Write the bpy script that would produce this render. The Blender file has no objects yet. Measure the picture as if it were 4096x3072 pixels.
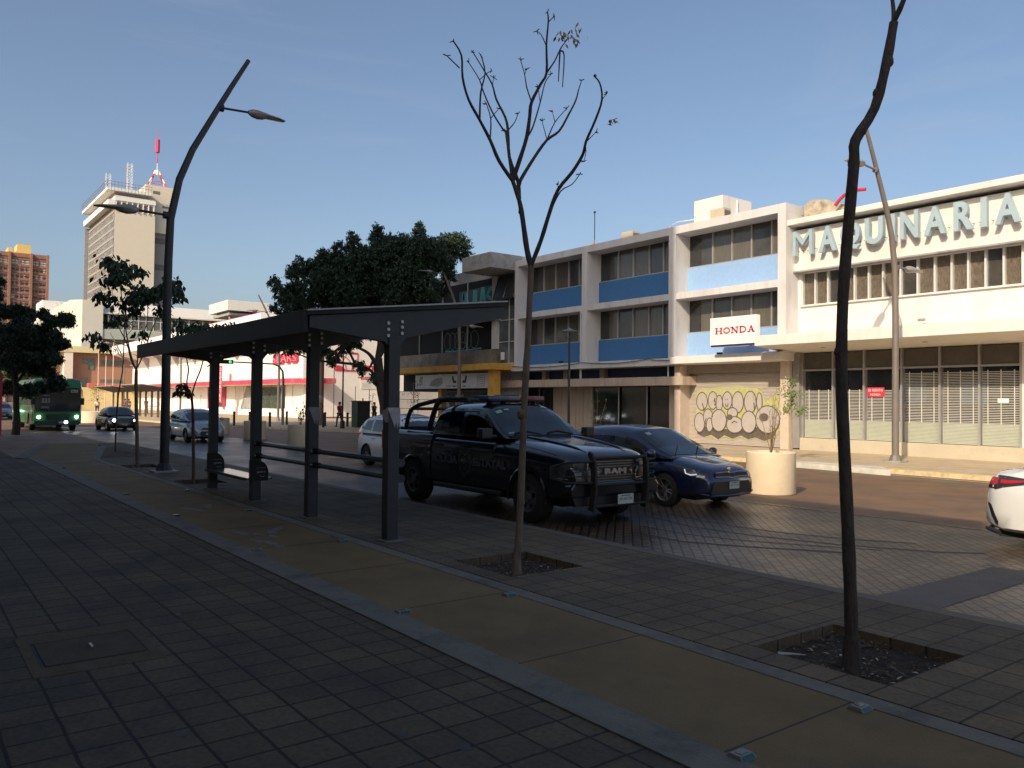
import bpy, bmesh, math, random
import numpy as np
from mathutils import Vector, Matrix
R = math.radians
random.seed(11)
SC = bpy.context.scene
COL = SC.collection
# ---------------------------------------------------------------- camera
cam = bpy.data.cameras.new("camera"); cam_o = bpy.data.objects.new("camera", cam); COL.objects.link(cam_o)
cam.sensor_fit = 'HORIZONTAL'; cam.sensor_width = 36.0; cam.lens = 36.0 * 3257 / 4096
cam.clip_start = 0.1; cam.clip_end = 3000
def _cam():
    yaw, pitch, roll = R(37.15), R(1.31), R(0.595)
    f = Vector((-math.cos(yaw) * math.cos(pitch), math.sin(yaw) * math.cos(pitch), math.sin(pitch)))
    r = f.cross(Vector((0, 0, 1))).normalized(); u = r.cross(f)
    c, s = math.cos(roll), math.sin(roll)
    r, u = c * r + s * u, -s * r + c * u
    m = Matrix(((r.x, u.x, -f.x, 0), (r.y, u.y, -f.y, 0), (r.z, u.z, -f.z, 1.78), (0, 0, 0, 1)))
    cam_o.matrix_world = m
_cam()
SC.camera = cam_o
# ---------------------------------------------------------------- world and sun
SUN = Vector((0.43, -1.0, 0.70)).normalized()
w = bpy.data.worlds.new("World"); SC.world = w; w.use_nodes = True
nt = w.node_tree; nt.nodes.clear()
sky = nt.nodes.new('ShaderNodeTexSky'); sky.sky_type = 'NISHITA'; sky.sun_disc = False
sky.sun_elevation = math.asin(SUN.z); sky.sun_rotation = math.atan2(SUN.x, SUN.y)
sky.altitude = 400; sky.air_density = 1.0; sky.dust_density = 4.5; sky.ozone_density = 1.2
bg = nt.nodes.new('ShaderNodeBackground'); bg.inputs[1].default_value = 0.115
wo = nt.nodes.new('ShaderNodeOutputWorld')
tc = nt.nodes.new('ShaderNodeTexCoord'); mpw = nt.nodes.new('ShaderNodeMapping'); mpw.inputs['Scale'].default_value = (1.2, 1.2, 4.5); mpw.inputs['Rotation'].default_value = (0.3, 0.15, 0)
nzw = nt.nodes.new('ShaderNodeTexNoise'); nzw.inputs['Scale'].default_value = 2.6; nzw.inputs['Detail'].default_value = 9; nzw.inputs['Roughness'].default_value = 0.62; nzw.inputs['Distortion'].default_value = 0.6
crw = nt.nodes.new('ShaderNodeValToRGB'); crw.color_ramp.elements[0].position = 0.52; crw.color_ramp.elements[1].position = 0.86; crw.color_ramp.elements[1].color = (0.16, 0.16, 0.16, 1)
mxw = nt.nodes.new('ShaderNodeMix'); mxw.data_type = 'RGBA'; mxw.inputs[7].default_value = (4.2, 4.3, 4.4, 1)
nt.links.new(tc.outputs['Generated'], mpw.inputs[0]); nt.links.new(mpw.outputs[0], nzw.inputs['Vector']); nt.links.new(nzw.outputs['Fac'], crw.inputs[0]); nt.links.new(crw.outputs[0], mxw.inputs[0]); nt.links.new(sky.outputs[0], mxw.inputs[6])
nt.links.new(mxw.outputs[2], bg.inputs[0]); nt.links.new(bg.outputs[0], wo.inputs[0])
sl = bpy.data.lights.new("sun", 'SUN'); sl.energy = 3.45; sl.angle = R(0.55); sl.color = (1.0, 0.85, 0.65)
so = bpy.data.objects.new("sun", sl); COL.objects.link(so)
so.rotation_euler = SUN.to_track_quat('Z', 'Y').to_euler()
SC.view_settings.view_transform = 'Standard'; SC.view_settings.look = 'None'
SC.view_settings.exposure = 0.40; SC.view_settings.gamma = 1.0
try: SC.cycles.max_bounces = 6; SC.cycles.use_denoising = True
except Exception: pass

# ---------------------------------------------------------------- materials
_M = {}
def mat(name, col, rough=0.7, metal=0.0, var=0.12, scale=3.0, bump=0.0, bscale=40.0, coat=0.0, dirt=None, dscale=0.6, emis=None, spec=0.5, trans=0.0, stretch=None):
    if name in _M: return _M[name]
    m = bpy.data.materials.new(name); m.use_nodes = True
    t = m.node_tree; b = t.nodes['Principled BSDF']
    b.inputs['Roughness'].default_value = rough; b.inputs['Metallic'].default_value = metal
    b.inputs['Coat Weight'].default_value = coat; b.inputs['Coat Roughness'].default_value = 0.05
    b.inputs['Specular IOR Level'].default_value = spec
    if trans: b.inputs['Transmission Weight'].default_value = trans
    if emis:
        b.inputs['Emission Color'].default_value = (*emis[0], 1); b.inputs['Emission Strength'].default_value = emis[1]
    geo = t.nodes.new('ShaderNodeNewGeometry')
    src = geo.outputs['Position']
    if stretch:
        mp = t.nodes.new('ShaderNodeMapping'); mp.inputs['Scale'].default_value = stretch
        t.links.new(src, mp.inputs[0]); src = mp.outputs[0]
    n = t.nodes.new('ShaderNodeTexNoise'); n.inputs['Scale'].default_value = scale; n.inputs['Detail'].default_value = 6
    n.inputs['Roughness'].default_value = 0.62
    t.links.new(src, n.inputs['Vector'])
    cr = t.nodes.new('ShaderNodeValToRGB'); e = cr.color_ramp.elements
    e[0].position = 0.3; e[1].position = 0.7
    e[0].color = (*[max(0, c * (1 - var)) for c in col], 1); e[1].color = (*[min(1, c * (1 + var)) for c in col], 1)
    t.links.new(n.outputs['Fac'], cr.inputs[0]); out = cr.outputs[0]
    if dirt:
        n2 = t.nodes.new('ShaderNodeTexNoise'); n2.inputs['Scale'].default_value = dscale; n2.inputs['Detail'].default_value = 8
        n2.inputs['Roughness'].default_value = 0.7
        t.links.new(src, n2.inputs['Vector'])
        r2 = t.nodes.new('ShaderNodeValToRGB'); r2.color_ramp.elements[0].position = 0.5; r2.color_ramp.elements[1].position = 0.72
        t.links.new(n2.outputs['Fac'], r2.inputs[0])
        mx = t.nodes.new('ShaderNodeMix'); mx.data_type = 'RGBA'
        t.links.new(r2.outputs[0], mx.inputs[0]); t.links.new(out, mx.inputs[6]); mx.inputs[7].default_value = (*dirt, 1)
        out = mx.outputs[2]
    t.links.new(out, b.inputs['Base Color'])
    if bump:
        n3 = t.nodes.new('ShaderNodeTexNoise'); n3.inputs['Scale'].default_value = bscale; n3.inputs['Detail'].default_value = 5
        t.links.new(src, n3.inputs['Vector'])
        bp = t.nodes.new('ShaderNodeBump'); bp.inputs['Strength'].default_value = bump; bp.inputs['Distance'].default_value = 0.02
        t.links.new(n3.outputs['Fac'], bp.inputs['Height']); t.links.new(bp.outputs[0], b.inputs['Normal'])
    m.diffuse_color = (*col, 1)
    _M[name] = m
    return m

def brick_mat(name, c1, c2, mortar, bw, bh, ms, rot=0.0, offset=0.5, rough=0.7, bump=0.5, shift=(0, 0, 0), stain=(0.03, 0.03, 0.03), stain_amt=0.5, sscale=0.9, wear=0.4, wall=False, rvar=0.2, dist=0.01, spec=0.5):
    if name in _M: return _M[name]
    m = bpy.data.materials.new(name); m.use_nodes = True
    t = m.node_tree; b = t.nodes['Principled BSDF']; b.inputs['Specular IOR Level'].default_value = spec
    geo = t.nodes.new('ShaderNodeNewGeometry'); mp = t.nodes.new('ShaderNodeMapping')
    mp.vector_type = 'POINT'; mp.inputs['Location'].default_value = shift; mp.inputs['Rotation'].default_value = (R(90) if wall else 0, 0, rot)
    # slight wobble so that joints are never ruler straight
    nw = t.nodes.new('ShaderNodeTexNoise'); nw.inputs['Scale'].default_value = 5.0; nw.inputs['Detail'].default_value = 2
    t.links.new(geo.outputs['Position'], nw.inputs['Vector'])
    sb = t.nodes.new('ShaderNodeVectorMath'); sb.operation = 'SUBTRACT'; sb.inputs[1].default_value = (0.5, 0.5, 0.5)
    t.links.new(nw.outputs['Color'], sb.inputs[0])
    sc = t.nodes.new('ShaderNodeVectorMath'); sc.operation = 'SCALE'; sc.inputs['Scale'].default_value = dist * 2.4
    t.links.new(sb.outputs[0], sc.inputs[0])
    ad = t.nodes.new('ShaderNodeVectorMath'); ad.operation = 'ADD'
    t.links.new(geo.outputs['Position'], ad.inputs[0]); t.links.new(sc.outputs[0], ad.inputs[1])
    t.links.new(ad.outputs[0], mp.inputs[0])
    br = t.nodes.new('ShaderNodeTexBrick'); br.offset = offset; br.squash = 1.0
    br.inputs['Color1'].default_value = (*c1, 1); br.inputs['Color2'].default_value = (*c2, 1); br.inputs['Mortar'].default_value = (*mortar, 1)
    br.inputs['Scale'].default_value = 1.0; br.inputs['Mortar Size'].default_value = ms; br.inputs['Mortar Smooth'].default_value = 0.3
    br.inputs['Brick Width'].default_value = bw; br.inputs['Row Height'].default_value = bh; br.inputs['Bias'].default_value = 0.0
    t.links.new(mp.outputs[0], br.inputs['Vector'])
    n = t.nodes.new('ShaderNodeTexNoise'); n.inputs['Scale'].default_value = sscale; n.inputs['Detail'].default_value = 9; n.inputs['Roughness'].default_value = 0.68
    t.links.new(geo.outputs['Position'], n.inputs['Vector'])
    r2 = t.nodes.new('ShaderNodeValToRGB'); r2.color_ramp.elements[0].position = 0.42; r2.color_ramp.elements[1].position = 0.75
    r2.color_ramp.elements[1].color = (stain_amt, stain_amt, stain_amt, 1)
    t.links.new(n.outputs['Fac'], r2.inputs[0])
    mx = t.nodes.new('ShaderNodeMix'); mx.data_type = 'RGBA'; mx.inputs[7].default_value = (*stain, 1)
    t.links.new(r2.outputs[0], mx.inputs[0]); t.links.new(br.outputs['Color'], mx.inputs[6])
    # fine speckle
    n4 = t.nodes.new('ShaderNodeTexNoise'); n4.inputs['Scale'].default_value = 28; n4.inputs['Detail'].default_value = 6
    t.links.new(geo.outputs['Position'], n4.inputs['Vector'])
    mr = t.nodes.new('ShaderNodeMapRange'); mr.inputs[1].default_value = 0.3; mr.inputs[2].default_value = 0.7; mr.inputs[3].default_value = 1 - wear * 0.5; mr.inputs[4].default_value = 1 + wear * 0.5
    t.links.new(n4.outputs['Fac'], mr.inputs[0])
    ml = t.nodes.new('ShaderNodeVectorMath'); ml.operation = 'SCALE'
    t.links.new(mx.outputs[2], ml.inputs[0]); t.links.new(mr.outputs[0], ml.inputs['Scale'])
    t.links.new(ml.outputs[0], b.inputs['Base Color'])
    rr = t.nodes.new('ShaderNodeMapRange'); rr.inputs[1].default_value = 0.3; rr.inputs[2].default_value = 0.7; rr.inputs[3].default_value = rough - rvar / 2; rr.inputs[4].default_value = rough + rvar / 2
    t.links.new(n.outputs['Fac'], rr.inputs[0]); t.links.new(rr.outputs[0], b.inputs['Roughness'])
    iv = t.nodes.new('ShaderNodeMath'); iv.operation = 'SUBTRACT'; iv.inputs[0].default_value = 1.0
    t.links.new(br.outputs['Fac'], iv.inputs[1])
    a2 = t.nodes.new('ShaderNodeMath'); a2.operation = 'MULTIPLY_ADD'; a2.inputs[1].default_value = 0.25
    t.links.new(n4.outputs['Fac'], a2.inputs[0]); t.links.new(iv.outputs[0], a2.inputs[2])
    bp = t.nodes.new('ShaderNodeBump'); bp.inputs['Strength'].default_value = bump; bp.inputs['Distance'].default_value = 0.008
    t.links.new(a2.outputs[0], bp.inputs['Height']); t.links.new(bp.outputs[0], b.inputs['Normal'])
    _M[name] = m
    return m

# ---------------------------------------------------------------- mesh helpers
class MB:
    def __init__(s): s.v = []; s.f = []; s.m = []; s.mi = 0
    def add(s, vs, fs):
        o = len(s.v); s.v += [tuple(p) for p in vs]
        for f in fs: s.f.append(tuple(o + i for i in f)); s.m.append(s.mi)
        return s
    def box(s, x0, x1, y0, y1, z0, z1):
        if x0 > x1: x0, x1 = x1, x0
        if y0 > y1: y0, y1 = y1, y0
        if z0 > z1: z0, z1 = z1, z0
        return s.add([(x0,y0,z0),(x1,y0,z0),(x1,y1,z0),(x0,y1,z0),(x0,y0,z1),(x1,y0,z1),(x1,y1,z1),(x0,y1,z1)],
                     [(0,3,2,1),(4,5,6,7),(0,1,5,4),(1,2,6,5),(2,3,7,6),(3,0,4,7)])
    def quad(s, a, b, c, d): return s.add([a, b, c, d], [(0, 1, 2, 3)])
    def rect(s, x0, x1, y0, y1, z): return s.quad((x0,y0,z),(x1,y0,z),(x1,y1,z),(x0,y1,z))
    def prism(s, pts, fn, a, b):
        # pts 2-D outline; fn(u, v, w) -> world point; extruded w from a to b
        n = len(pts)
        vs = [fn(u, v, a) for u, v in pts] + [fn(u, v, b) for u, v in pts]
        fs = [tuple(range(n))[::-1], tuple(range(n, 2 * n))] + [(i, (i + 1) % n, n + (i + 1) % n, n + i) for i in range(n)]
        return s.add(vs, fs)
    def tube(s, pts, rs, n=8, cap=True, sy=1.0):
        pts = [Vector(p[:3]) for p in pts]
        if not hasattr(rs, '__len__'): rs = [rs] * len(pts)
        rings = []; up = None
        for i, p in enumerate(pts):
            d = (pts[min(i + 1, len(pts) - 1)] - pts[max(i - 1, 0)])
            if d.length < 1e-9: d = Vector((0, 0, 1))
            d.normalize()
            if up is None:
                up = Vector((0, 0, 1)) if abs(d.z) < 0.9 else Vector((1, 0, 0))
            a = d.cross(up)
            if a.length < 1e-6: a = d.cross(Vector((0, 1, 0)))
            a.normalize(); bb = a.cross(d).normalized(); up = bb
            rings.append([p + (a * math.cos(k * 2 * math.pi / n) + bb * math.sin(k * 2 * math.pi / n) * sy) * rs[i] for k in range(n)])
        return s.loft(rings, cap)
    def loft(s, rings, cap=True, close=True):
        n = len(rings[0]); vs = [q for r_ in rings for q in r_]; fs = []
        for i in range(len(rings) - 1):
            for k in range(n if close else n - 1):
                k2 = (k + 1) % n
                fs.append((i * n + k, i * n + k2, (i + 1) * n + k2, (i + 1) * n + k))
        if cap: fs += [tuple(range(n))[::-1], tuple(range((len(rings) - 1) * n, len(rings) * n))]
        return s.add(vs, fs)
    def cyl(s, a, b, r0, r1=None, n=12): return s.tube([a, b], [r0, r0 if r1 is None else r1], n)
    def disc(s, c, ax, r, n=16, th=0.01):
        c = Vector(c); ax = Vector(ax).normalized()
        return s.tube([c - ax * th / 2, c + ax * th / 2], r, n)
    def lathe(s, c, prof, n=24, axis='Z', cap=True):
        rings = []
        for rr, h in prof:
            ring = []
            for k in range(n):
                a = 2 * math.pi * k / n
                x, y = rr * math.cos(a), rr * math.sin(a)
                ring.append((c[0] + x, c[1] + y, c[2] + h) if axis == 'Z' else (c[0] + x, c[1] + h, c[2] + y) if axis == 'Y' else (c[0] + h, c[1] + x, c[2] + y))
            rings.append(ring)
        return s.loft(rings, cap)
    def blob(s, c, r, sx=1, sy=1, sz=1, n=8, m=5):
        rings = []
        for i in range(m + 1):
            a = math.pi * (i / m) * 0.98 + 0.01
            rings.append([(c[0] + sx * r * math.sin(a) * math.cos(2 * math.pi * k / n), c[1] + sy * r * math.sin(a) * math.sin(2 * math.pi * k / n), c[2] + sz * r * math.cos(a)) for k in range(n)])
        return s.loft(rings, True)
    def build(s, name, mats, parent=None, local=False, smooth=False, bevel=0.0, sub=0, auto=None):
        me = bpy.data.meshes.new(name)
        off = Vector((0, 0, 0))
        if parent is not None and not local: off = root_loc(parent)
        me.from_pydata([(p[0] - off.x, p[1] - off.y, p[2] - off.z) for p in s.v], [], s.f)
        if not isinstance(mats, (list, tuple)): mats = [mats]
        for mm in mats: me.materials.append(mm)
        if len(mats) > 1: me.polygons.foreach_set('material_index', s.m)
        me.update()
        bm = bmesh.new(); bm.from_mesh(me); bmesh.ops.recalc_face_normals(bm, faces=bm.faces)
        if bevel:
            bmesh.ops.bevel(bm, geom=[e for e in bm.edges if len(e.link_faces) == 2 and e.calc_face_angle(0) > 0.5], offset=bevel, segments=2, affect='EDGES', profile=0.6)
        if smooth:
            for f in bm.faces: f.smooth = True
            for e in bm.edges:
                if len(e.link_faces) == 2 and e.calc_face_angle(0) > R(auto or 40): e.smooth = False
        bm.to_mesh(me); bm.free()
        o = bpy.data.objects.new(name, me); COL.objects.link(o)
        if parent is not None: o.parent = parent
        if sub:
            md = o.modifiers.new('s', 'SUBSURF'); md.levels = sub; md.render_levels = sub
        return o
def root_loc(o):
    while o.parent is not None: o = o.parent
    return o.location.copy()
def tag(o, label=None, cat=None, group=None, kind=None):
    if label: o['label'] = label
    if cat: o['category'] = cat
    if group: o['group'] = group
    if kind: o['kind'] = kind
    return o
def thing(name, label, cat, loc=(0, 0, 0), rz=0.0, group=None):
    o = bpy.data.objects.new(name, None); COL.objects.link(o); o.empty_display_size = 0.2
    o.location = loc; o.rotation_euler = (0, 0, rz)
    return tag(o, label, cat, group)
def struct(name, mb, m, **k): return tag(mb.build(name, m, **k), kind='structure')
def dup(root, loc, rz=None, label=None, group=None):
    r = root.copy(); COL.objects.link(r); r.location = loc
    if rz is not None: r.rotation_euler = (0, 0, rz)
    if label: r['label'] = label
    if group: r['group'] = group
    def rec(src, dst):
        for ch in list(src.children):
            c = ch.copy(); COL.objects.link(c); c.parent = dst; rec(ch, c)
    rec(root, r)
    return r
def text_mb(txt, size, extrude=0.01, weight=0.0, width=None, height=None, sx=1.0):
    cu = bpy.data.curves.new('t', 'FONT'); cu.body = txt; cu.size = size; cu.extrude = extrude; cu.offset = weight; cu.resolution_u = 4
    o = bpy.data.objects.new('t', cu); COL.objects.link(o)
    me = bpy.data.meshes.new_from_object(o.evaluated_get(bpy.context.evaluated_depsgraph_get()))
    vs = [v.co.copy() for v in me.vertices]; fs = [tuple(p.vertices) for p in me.polygons]
    bpy.data.objects.remove(o); bpy.data.curves.remove(cu)
    if not vs: return [], []
    x0 = min(v.x for v in vs); x1 = max(v.x for v in vs); y0 = min(v.y for v in vs); y1 = max(v.y for v in vs)
    kx = (width / (x1 - x0)) if width else sx
    ky = (height / (y1 - y0)) if height else 1.0
    return [((v.x - x0) * kx, (v.y - (y0 if height else 0)) * ky, v.z) for v in vs], fs
def put_text(mb, txt, org, xd, yd, size=0.2, extrude=0.005, weight=0.0, width=None, height=None, center=False):
    vs, fs = text_mb(txt, size, extrude, weight, width, height)
    xd = Vector(xd); yd = Vector(yd); nd = xd.cross(yd); org = Vector(org)
    if center and vs:
        cx = (min(v[0] for v in vs) + max(v[0] for v in vs)) / 2; org = org - xd * cx
    mb.add([org + xd * v[0] + yd * v[1] + nd * v[2] for v in vs], fs)
    return mb
def ribbon(mb, pts, wd, fn, closed=False):
    # flat stroke along 2-D pts, fn(u,v)->3-D
    n = len(pts); L = []; Rr = []
    for i in range(n):
        a = pts[(i - 1) % n] if (closed or i > 0) else pts[i]; b = pts[(i + 1) % n] if (closed or i < n - 1) else pts[i]
        dx, dy = b[0] - a[0], b[1] - a[1]; l = math.hypot(dx, dy) or 1
        nx, ny = -dy / l * wd / 2, dx / l * wd / 2
        L.append((pts[i][0] + nx, pts[i][1] + ny)); Rr.append((pts[i][0] - nx, pts[i][1] - ny))
    for i in range(n if closed else n - 1):
        j = (i + 1) % n
        mb.quad(fn(*L[i]), fn(*L[j]), fn(*Rr[j]), fn(*Rr[i]))
def ell(cx, cy, rx, ry, n=20, a0=0, a1=2 * math.pi, closed=True):
    m = n if closed else n + 1
    return [(cx + rx * math.cos(a0 + (a1 - a0) * k / n), cy + ry * math.sin(a0 + (a1 - a0) * k / n)) for k in range(m)]
def skin_mesh(name, verts, edges, radii, m, parent, sub=1, smooth=True, root=0):
    me = bpy.data.meshes.new(name); me.from_pydata(verts, edges, [])
    o = bpy.data.objects.new(name, me); COL.objects.link(o)
    sk = o.modifiers.new('sk', 'SKIN'); sk.use_smooth_shade = smooth
    if not me.skin_vertices: 
        bm = bmesh.new(); bm.from_mesh(me); bm.verts.layers.skin.verify(); bm.to_mesh(me); bm.free()
    for i, sv in enumerate(me.skin_vertices[0].data):
        r_ = radii[i]; sv.radius = r_ if hasattr(r_, '__len__') else (r_, r_)
        sv.use_root = (i == root)
    if sub:
        ss = o.modifiers.new('ss', 'SUBSURF'); ss.levels = sub; ss.render_levels = sub
    me2 = bpy.data.meshes.new_from_object(o.evaluated_get(bpy.context.evaluated_depsgraph_get()))
    for p in me2.polygons: p.use_smooth = smooth
    me2.name = name; o.modifiers.clear(); o.data = me2; bpy.data.meshes.remove(me)
    me2.materials.clear(); me2.materials.append(m); o.parent = parent
    return o
# measured outlines (metres)
GLOW=[(-24.77, 2.34), (-24.41, 2.51), (-23.08, 2.59), (-22.41, 2.57), (-21.47, 2.54), (-21.2, 2.37), (-21.01, 1.91), (-20.57, 2.22), (-20.26, 2.18), (-20.17, 1.46), (-20.26, 0.78), (-20.61, 0.36), (-21.05, 0.22), (-21.51, 0.36), (-21.92, 0.26), (-22.3, 0.4), (-22.69, 0.24), (-23.15, 0.37), (-23.47, 0.19), (-23.93, 0.34), (-24.29, 0.28), (-24.74, 0.47), (-24.84, 1.05), (-24.72, 1.47)]
GBASE=[(-24.79, 0.8), (-22.88, 0.7), (-20.38, 0.93), (-20.52, 0.55), (-20.61, 0.43), (-21.05, 0.26), (-21.51, 0.4), (-21.87, 0.3), (-22.25, 0.45), (-22.69, 0.29), (-23.15, 0.43), (-23.47, 0.23), (-23.88, 0.42), (-24.29, 0.3), (-24.66, 0.44)]
BUB=[(-24.41, 1.93, 0.3, 0.4), (-23.79, 1.97, 0.25, 0.39), (-23.43, 1.85, 0.17, 0.35), (-22.99, 1.97, 0.25, 0.38), (-22.42, 1.9, 0.29, 0.45), (-21.77, 1.91, 0.3, 0.46), (-21.3, 1.91, 0.13, 0.39), (-24.53, 0.96, 0.29, 0.43), (-24.04, 1.23, 0.26, 0.35), (-23.95, 0.87, 0.17, 0.3), (-23.43, 1.08, 0.4, 0.48), (-22.69, 1.42, 0.26, 0.23), (-22.57, 0.91, 0.43, 0.35), (-21.83, 1.05, 0.37, 0.46), (-20.88, 1.18, 0.58, 0.57)]
LET=[('M', -19.87, -18.98), ('A', -18.69, -17.92), ('Q', -17.75, -16.93), ('U', -16.72, -16.0), ('I', -15.76, -15.53), ('N', -15.34, -14.67), ('A', -14.46, -13.69), ('R', -13.42, -12.77), ('I', -12.52, -12.32), ('A', -12.07, -11.28)]
TREEA=[[(-6.99, 5.38, 0.0, 0.075), (-6.97, 5.4, 0.46, 0.072), (-6.94, 5.41, 1.27, 0.069), (-6.91, 5.42, 2.08, 0.066), (-6.89, 5.43, 2.48, 0.063), (-6.86, 5.44, 3.25, 0.06)], [(-6.86, 5.44, 3.26, 0.06), (-6.87, 5.39, 3.42, 0.055), (-6.89, 5.34, 3.76, 0.05), (-6.9, 5.3, 3.95, 0.045), (-6.93, 5.23, 4.16, 0.04)], [(-6.93, 5.23, 4.16, 0.035), (-6.96, 5.07, 4.35, 0.032), (-6.96, 4.95, 4.55, 0.028), (-6.98, 4.82, 4.75, 0.025), (-6.99, 4.69, 4.93, 0.022), (-6.97, 4.6, 5.13, 0.019), (-6.92, 4.55, 5.33, 0.015), (-6.92, 4.45, 5.45, 0.012)], [(-6.97, 4.56, 5.22, 0.012), (-6.96, 4.4, 5.3, 0.008)], [(-6.97, 4.82, 4.75, 0.02), (-7.0, 4.85, 5.04, 0.017), (-7.01, 4.91, 5.27, 0.013), (-7.07, 4.9, 5.47, 0.01)], [(-6.99, 4.97, 4.56, 0.014), (-7.12, 5.07, 4.84, 0.011), (-7.29, 5.13, 5.07, 0.008)], [(-7.02, 5.0, 4.81, 0.01), (-7.21, 5.24, 5.02, 0.006)], [(-7.18, 5.29, 4.78, 0.018), (-7.31, 5.23, 5.0, 0.015), (-7.43, 5.18, 5.27, 0.013), (-7.52, 5.19, 5.43, 0.01), (-7.65, 5.13, 5.65, 0.008)], [(-7.49, 5.18, 5.42, 0.01), (-7.48, 5.27, 5.51, 0.008), (-7.5, 5.34, 5.56, 0.006)], [(-6.97, 5.26, 4.17, 0.03), (-7.04, 5.26, 4.48, 0.027), (-7.11, 5.27, 4.73, 0.023), (-7.18, 5.29, 4.78, 0.02)], [(-6.93, 5.32, 3.96, 0.035), (-6.99, 5.35, 4.18, 0.032), (-7.1, 5.31, 4.47, 0.029), (-7.17, 5.34, 4.78, 0.025), (-7.25, 5.36, 4.96, 0.022), (-7.37, 5.32, 5.19, 0.019), (-7.45, 5.32, 5.38, 0.015), (-7.56, 5.29, 5.56, 0.012), (-7.7, 5.22, 5.81, 0.009)], [(-7.23, 5.38, 4.81, 0.012), (-7.26, 5.5, 4.94, 0.009), (-7.32, 5.59, 5.07, 0.007)], [(-7.49, 5.35, 5.4, 0.01), (-7.52, 5.39, 5.5, 0.006)], [(-6.97, 5.26, 4.17, 0.042), (-6.89, 5.29, 4.38, 0.038), (-6.82, 5.33, 4.62, 0.035), (-6.77, 5.33, 4.84, 0.031), (-6.73, 5.32, 4.97, 0.028), (-6.64, 5.37, 5.15, 0.024), (-6.58, 5.4, 5.26, 0.021), (-6.55, 5.37, 5.54, 0.017), (-6.51, 5.36, 5.77, 0.014), (-6.49, 5.33, 5.85, 0.01)], [(-6.48, 5.34, 5.75, 0.01), (-6.45, 5.39, 5.81, 0.006)], [(-6.5, 5.32, 5.51, 0.01), (-6.57, 5.31, 5.64, 0.008), (-6.64, 5.31, 5.7, 0.006)], [(-6.75, 5.34, 4.98, 0.014), (-6.89, 5.38, 5.19, 0.012), (-7.01, 5.44, 5.39, 0.01), (-7.14, 5.48, 5.61, 0.008)], [(-7.03, 5.46, 5.4, 0.008), (-7.06, 5.5, 5.47, 0.006)], [(-6.58, 5.4, 5.26, 0.016), (-6.45, 5.4, 5.34, 0.013), (-6.34, 5.38, 5.42, 0.011), (-6.23, 5.36, 5.46, 0.008)], [(-6.87, 5.37, 4.64, 0.018), (-6.91, 5.48, 4.78, 0.015), (-6.93, 5.6, 5.09, 0.012), (-6.97, 5.7, 5.35, 0.01), (-7.01, 5.82, 5.49, 0.007)], [(-6.97, 5.63, 5.12, 0.008), (-7.02, 5.64, 5.31, 0.005)], [(-6.92, 5.32, 4.16, 0.035), (-6.97, 5.4, 4.25, 0.032), (-6.96, 5.55, 4.48, 0.028), (-6.94, 5.71, 4.7, 0.025), (-6.92, 5.87, 4.83, 0.022), (-6.92, 6.01, 5.05, 0.018), (-6.94, 6.13, 5.24, 0.015), (-6.98, 6.21, 5.4, 0.011), (-7.02, 6.29, 5.54, 0.008)], [(-6.89, 5.67, 4.68, 0.014), (-6.84, 5.74, 4.88, 0.01), (-6.76, 5.84, 5.03, 0.006)], [(-6.84, 5.74, 4.88, 0.008), (-6.85, 5.71, 4.99, 0.005)], [(-6.89, 5.67, 4.68, 0.01), (-7.08, 5.75, 4.96, 0.006)], [(-6.93, 5.32, 3.98, 0.04), (-6.93, 5.31, 4.1, 0.038), (-6.92, 5.32, 4.16, 0.036)], [(-6.86, 5.44, 3.26, 0.042), (-6.73, 5.47, 3.52, 0.039), (-6.61, 5.49, 3.81, 0.036), (-6.49, 5.5, 4.02, 0.032), (-6.34, 5.56, 4.18, 0.029), (-6.21, 5.59, 4.34, 0.026), (-6.13, 5.56, 4.45, 0.023), (-6.01, 5.58, 4.65, 0.02), (-5.91, 5.57, 4.82, 0.016), (-5.86, 5.49, 4.95, 0.013), (-5.84, 5.39, 4.99, 0.01)], [(-5.86, 5.53, 4.8, 0.008), (-5.84, 5.57, 4.86, 0.005)], [(-6.12, 5.54, 4.43, 0.01), (-5.98, 5.55, 4.5, 0.005)], [(-6.12, 5.54, 4.42, 0.01), (-6.12, 5.55, 4.33, 0.007), (-6.13, 5.53, 4.24, 0.005)], [(-6.57, 5.46, 3.8, 0.014), (-6.58, 5.61, 4.04, 0.012), (-6.58, 5.77, 4.14, 0.009), (-6.6, 5.9, 4.28, 0.007)], [(-6.52, 5.52, 4.03, 0.009), (-6.52, 5.52, 4.08, 0.006)]]
TREEA_PODS=[[(-6.26, 5.31, 5.36, 0.01), (-6.27, 5.31, 5.2, 0.007), (-6.28, 5.31, 5.05, 0.005)], [(-6.26, 5.31, 5.36, 0.01), (-6.24, 5.35, 5.32, 0.007), (-6.25, 5.34, 4.99, 0.005)]]
TREEA_LEAF=[(-6.23, 5.36, 5.48, 0.03), (-6.2, 5.4, 5.48, 0.03)]
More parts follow.
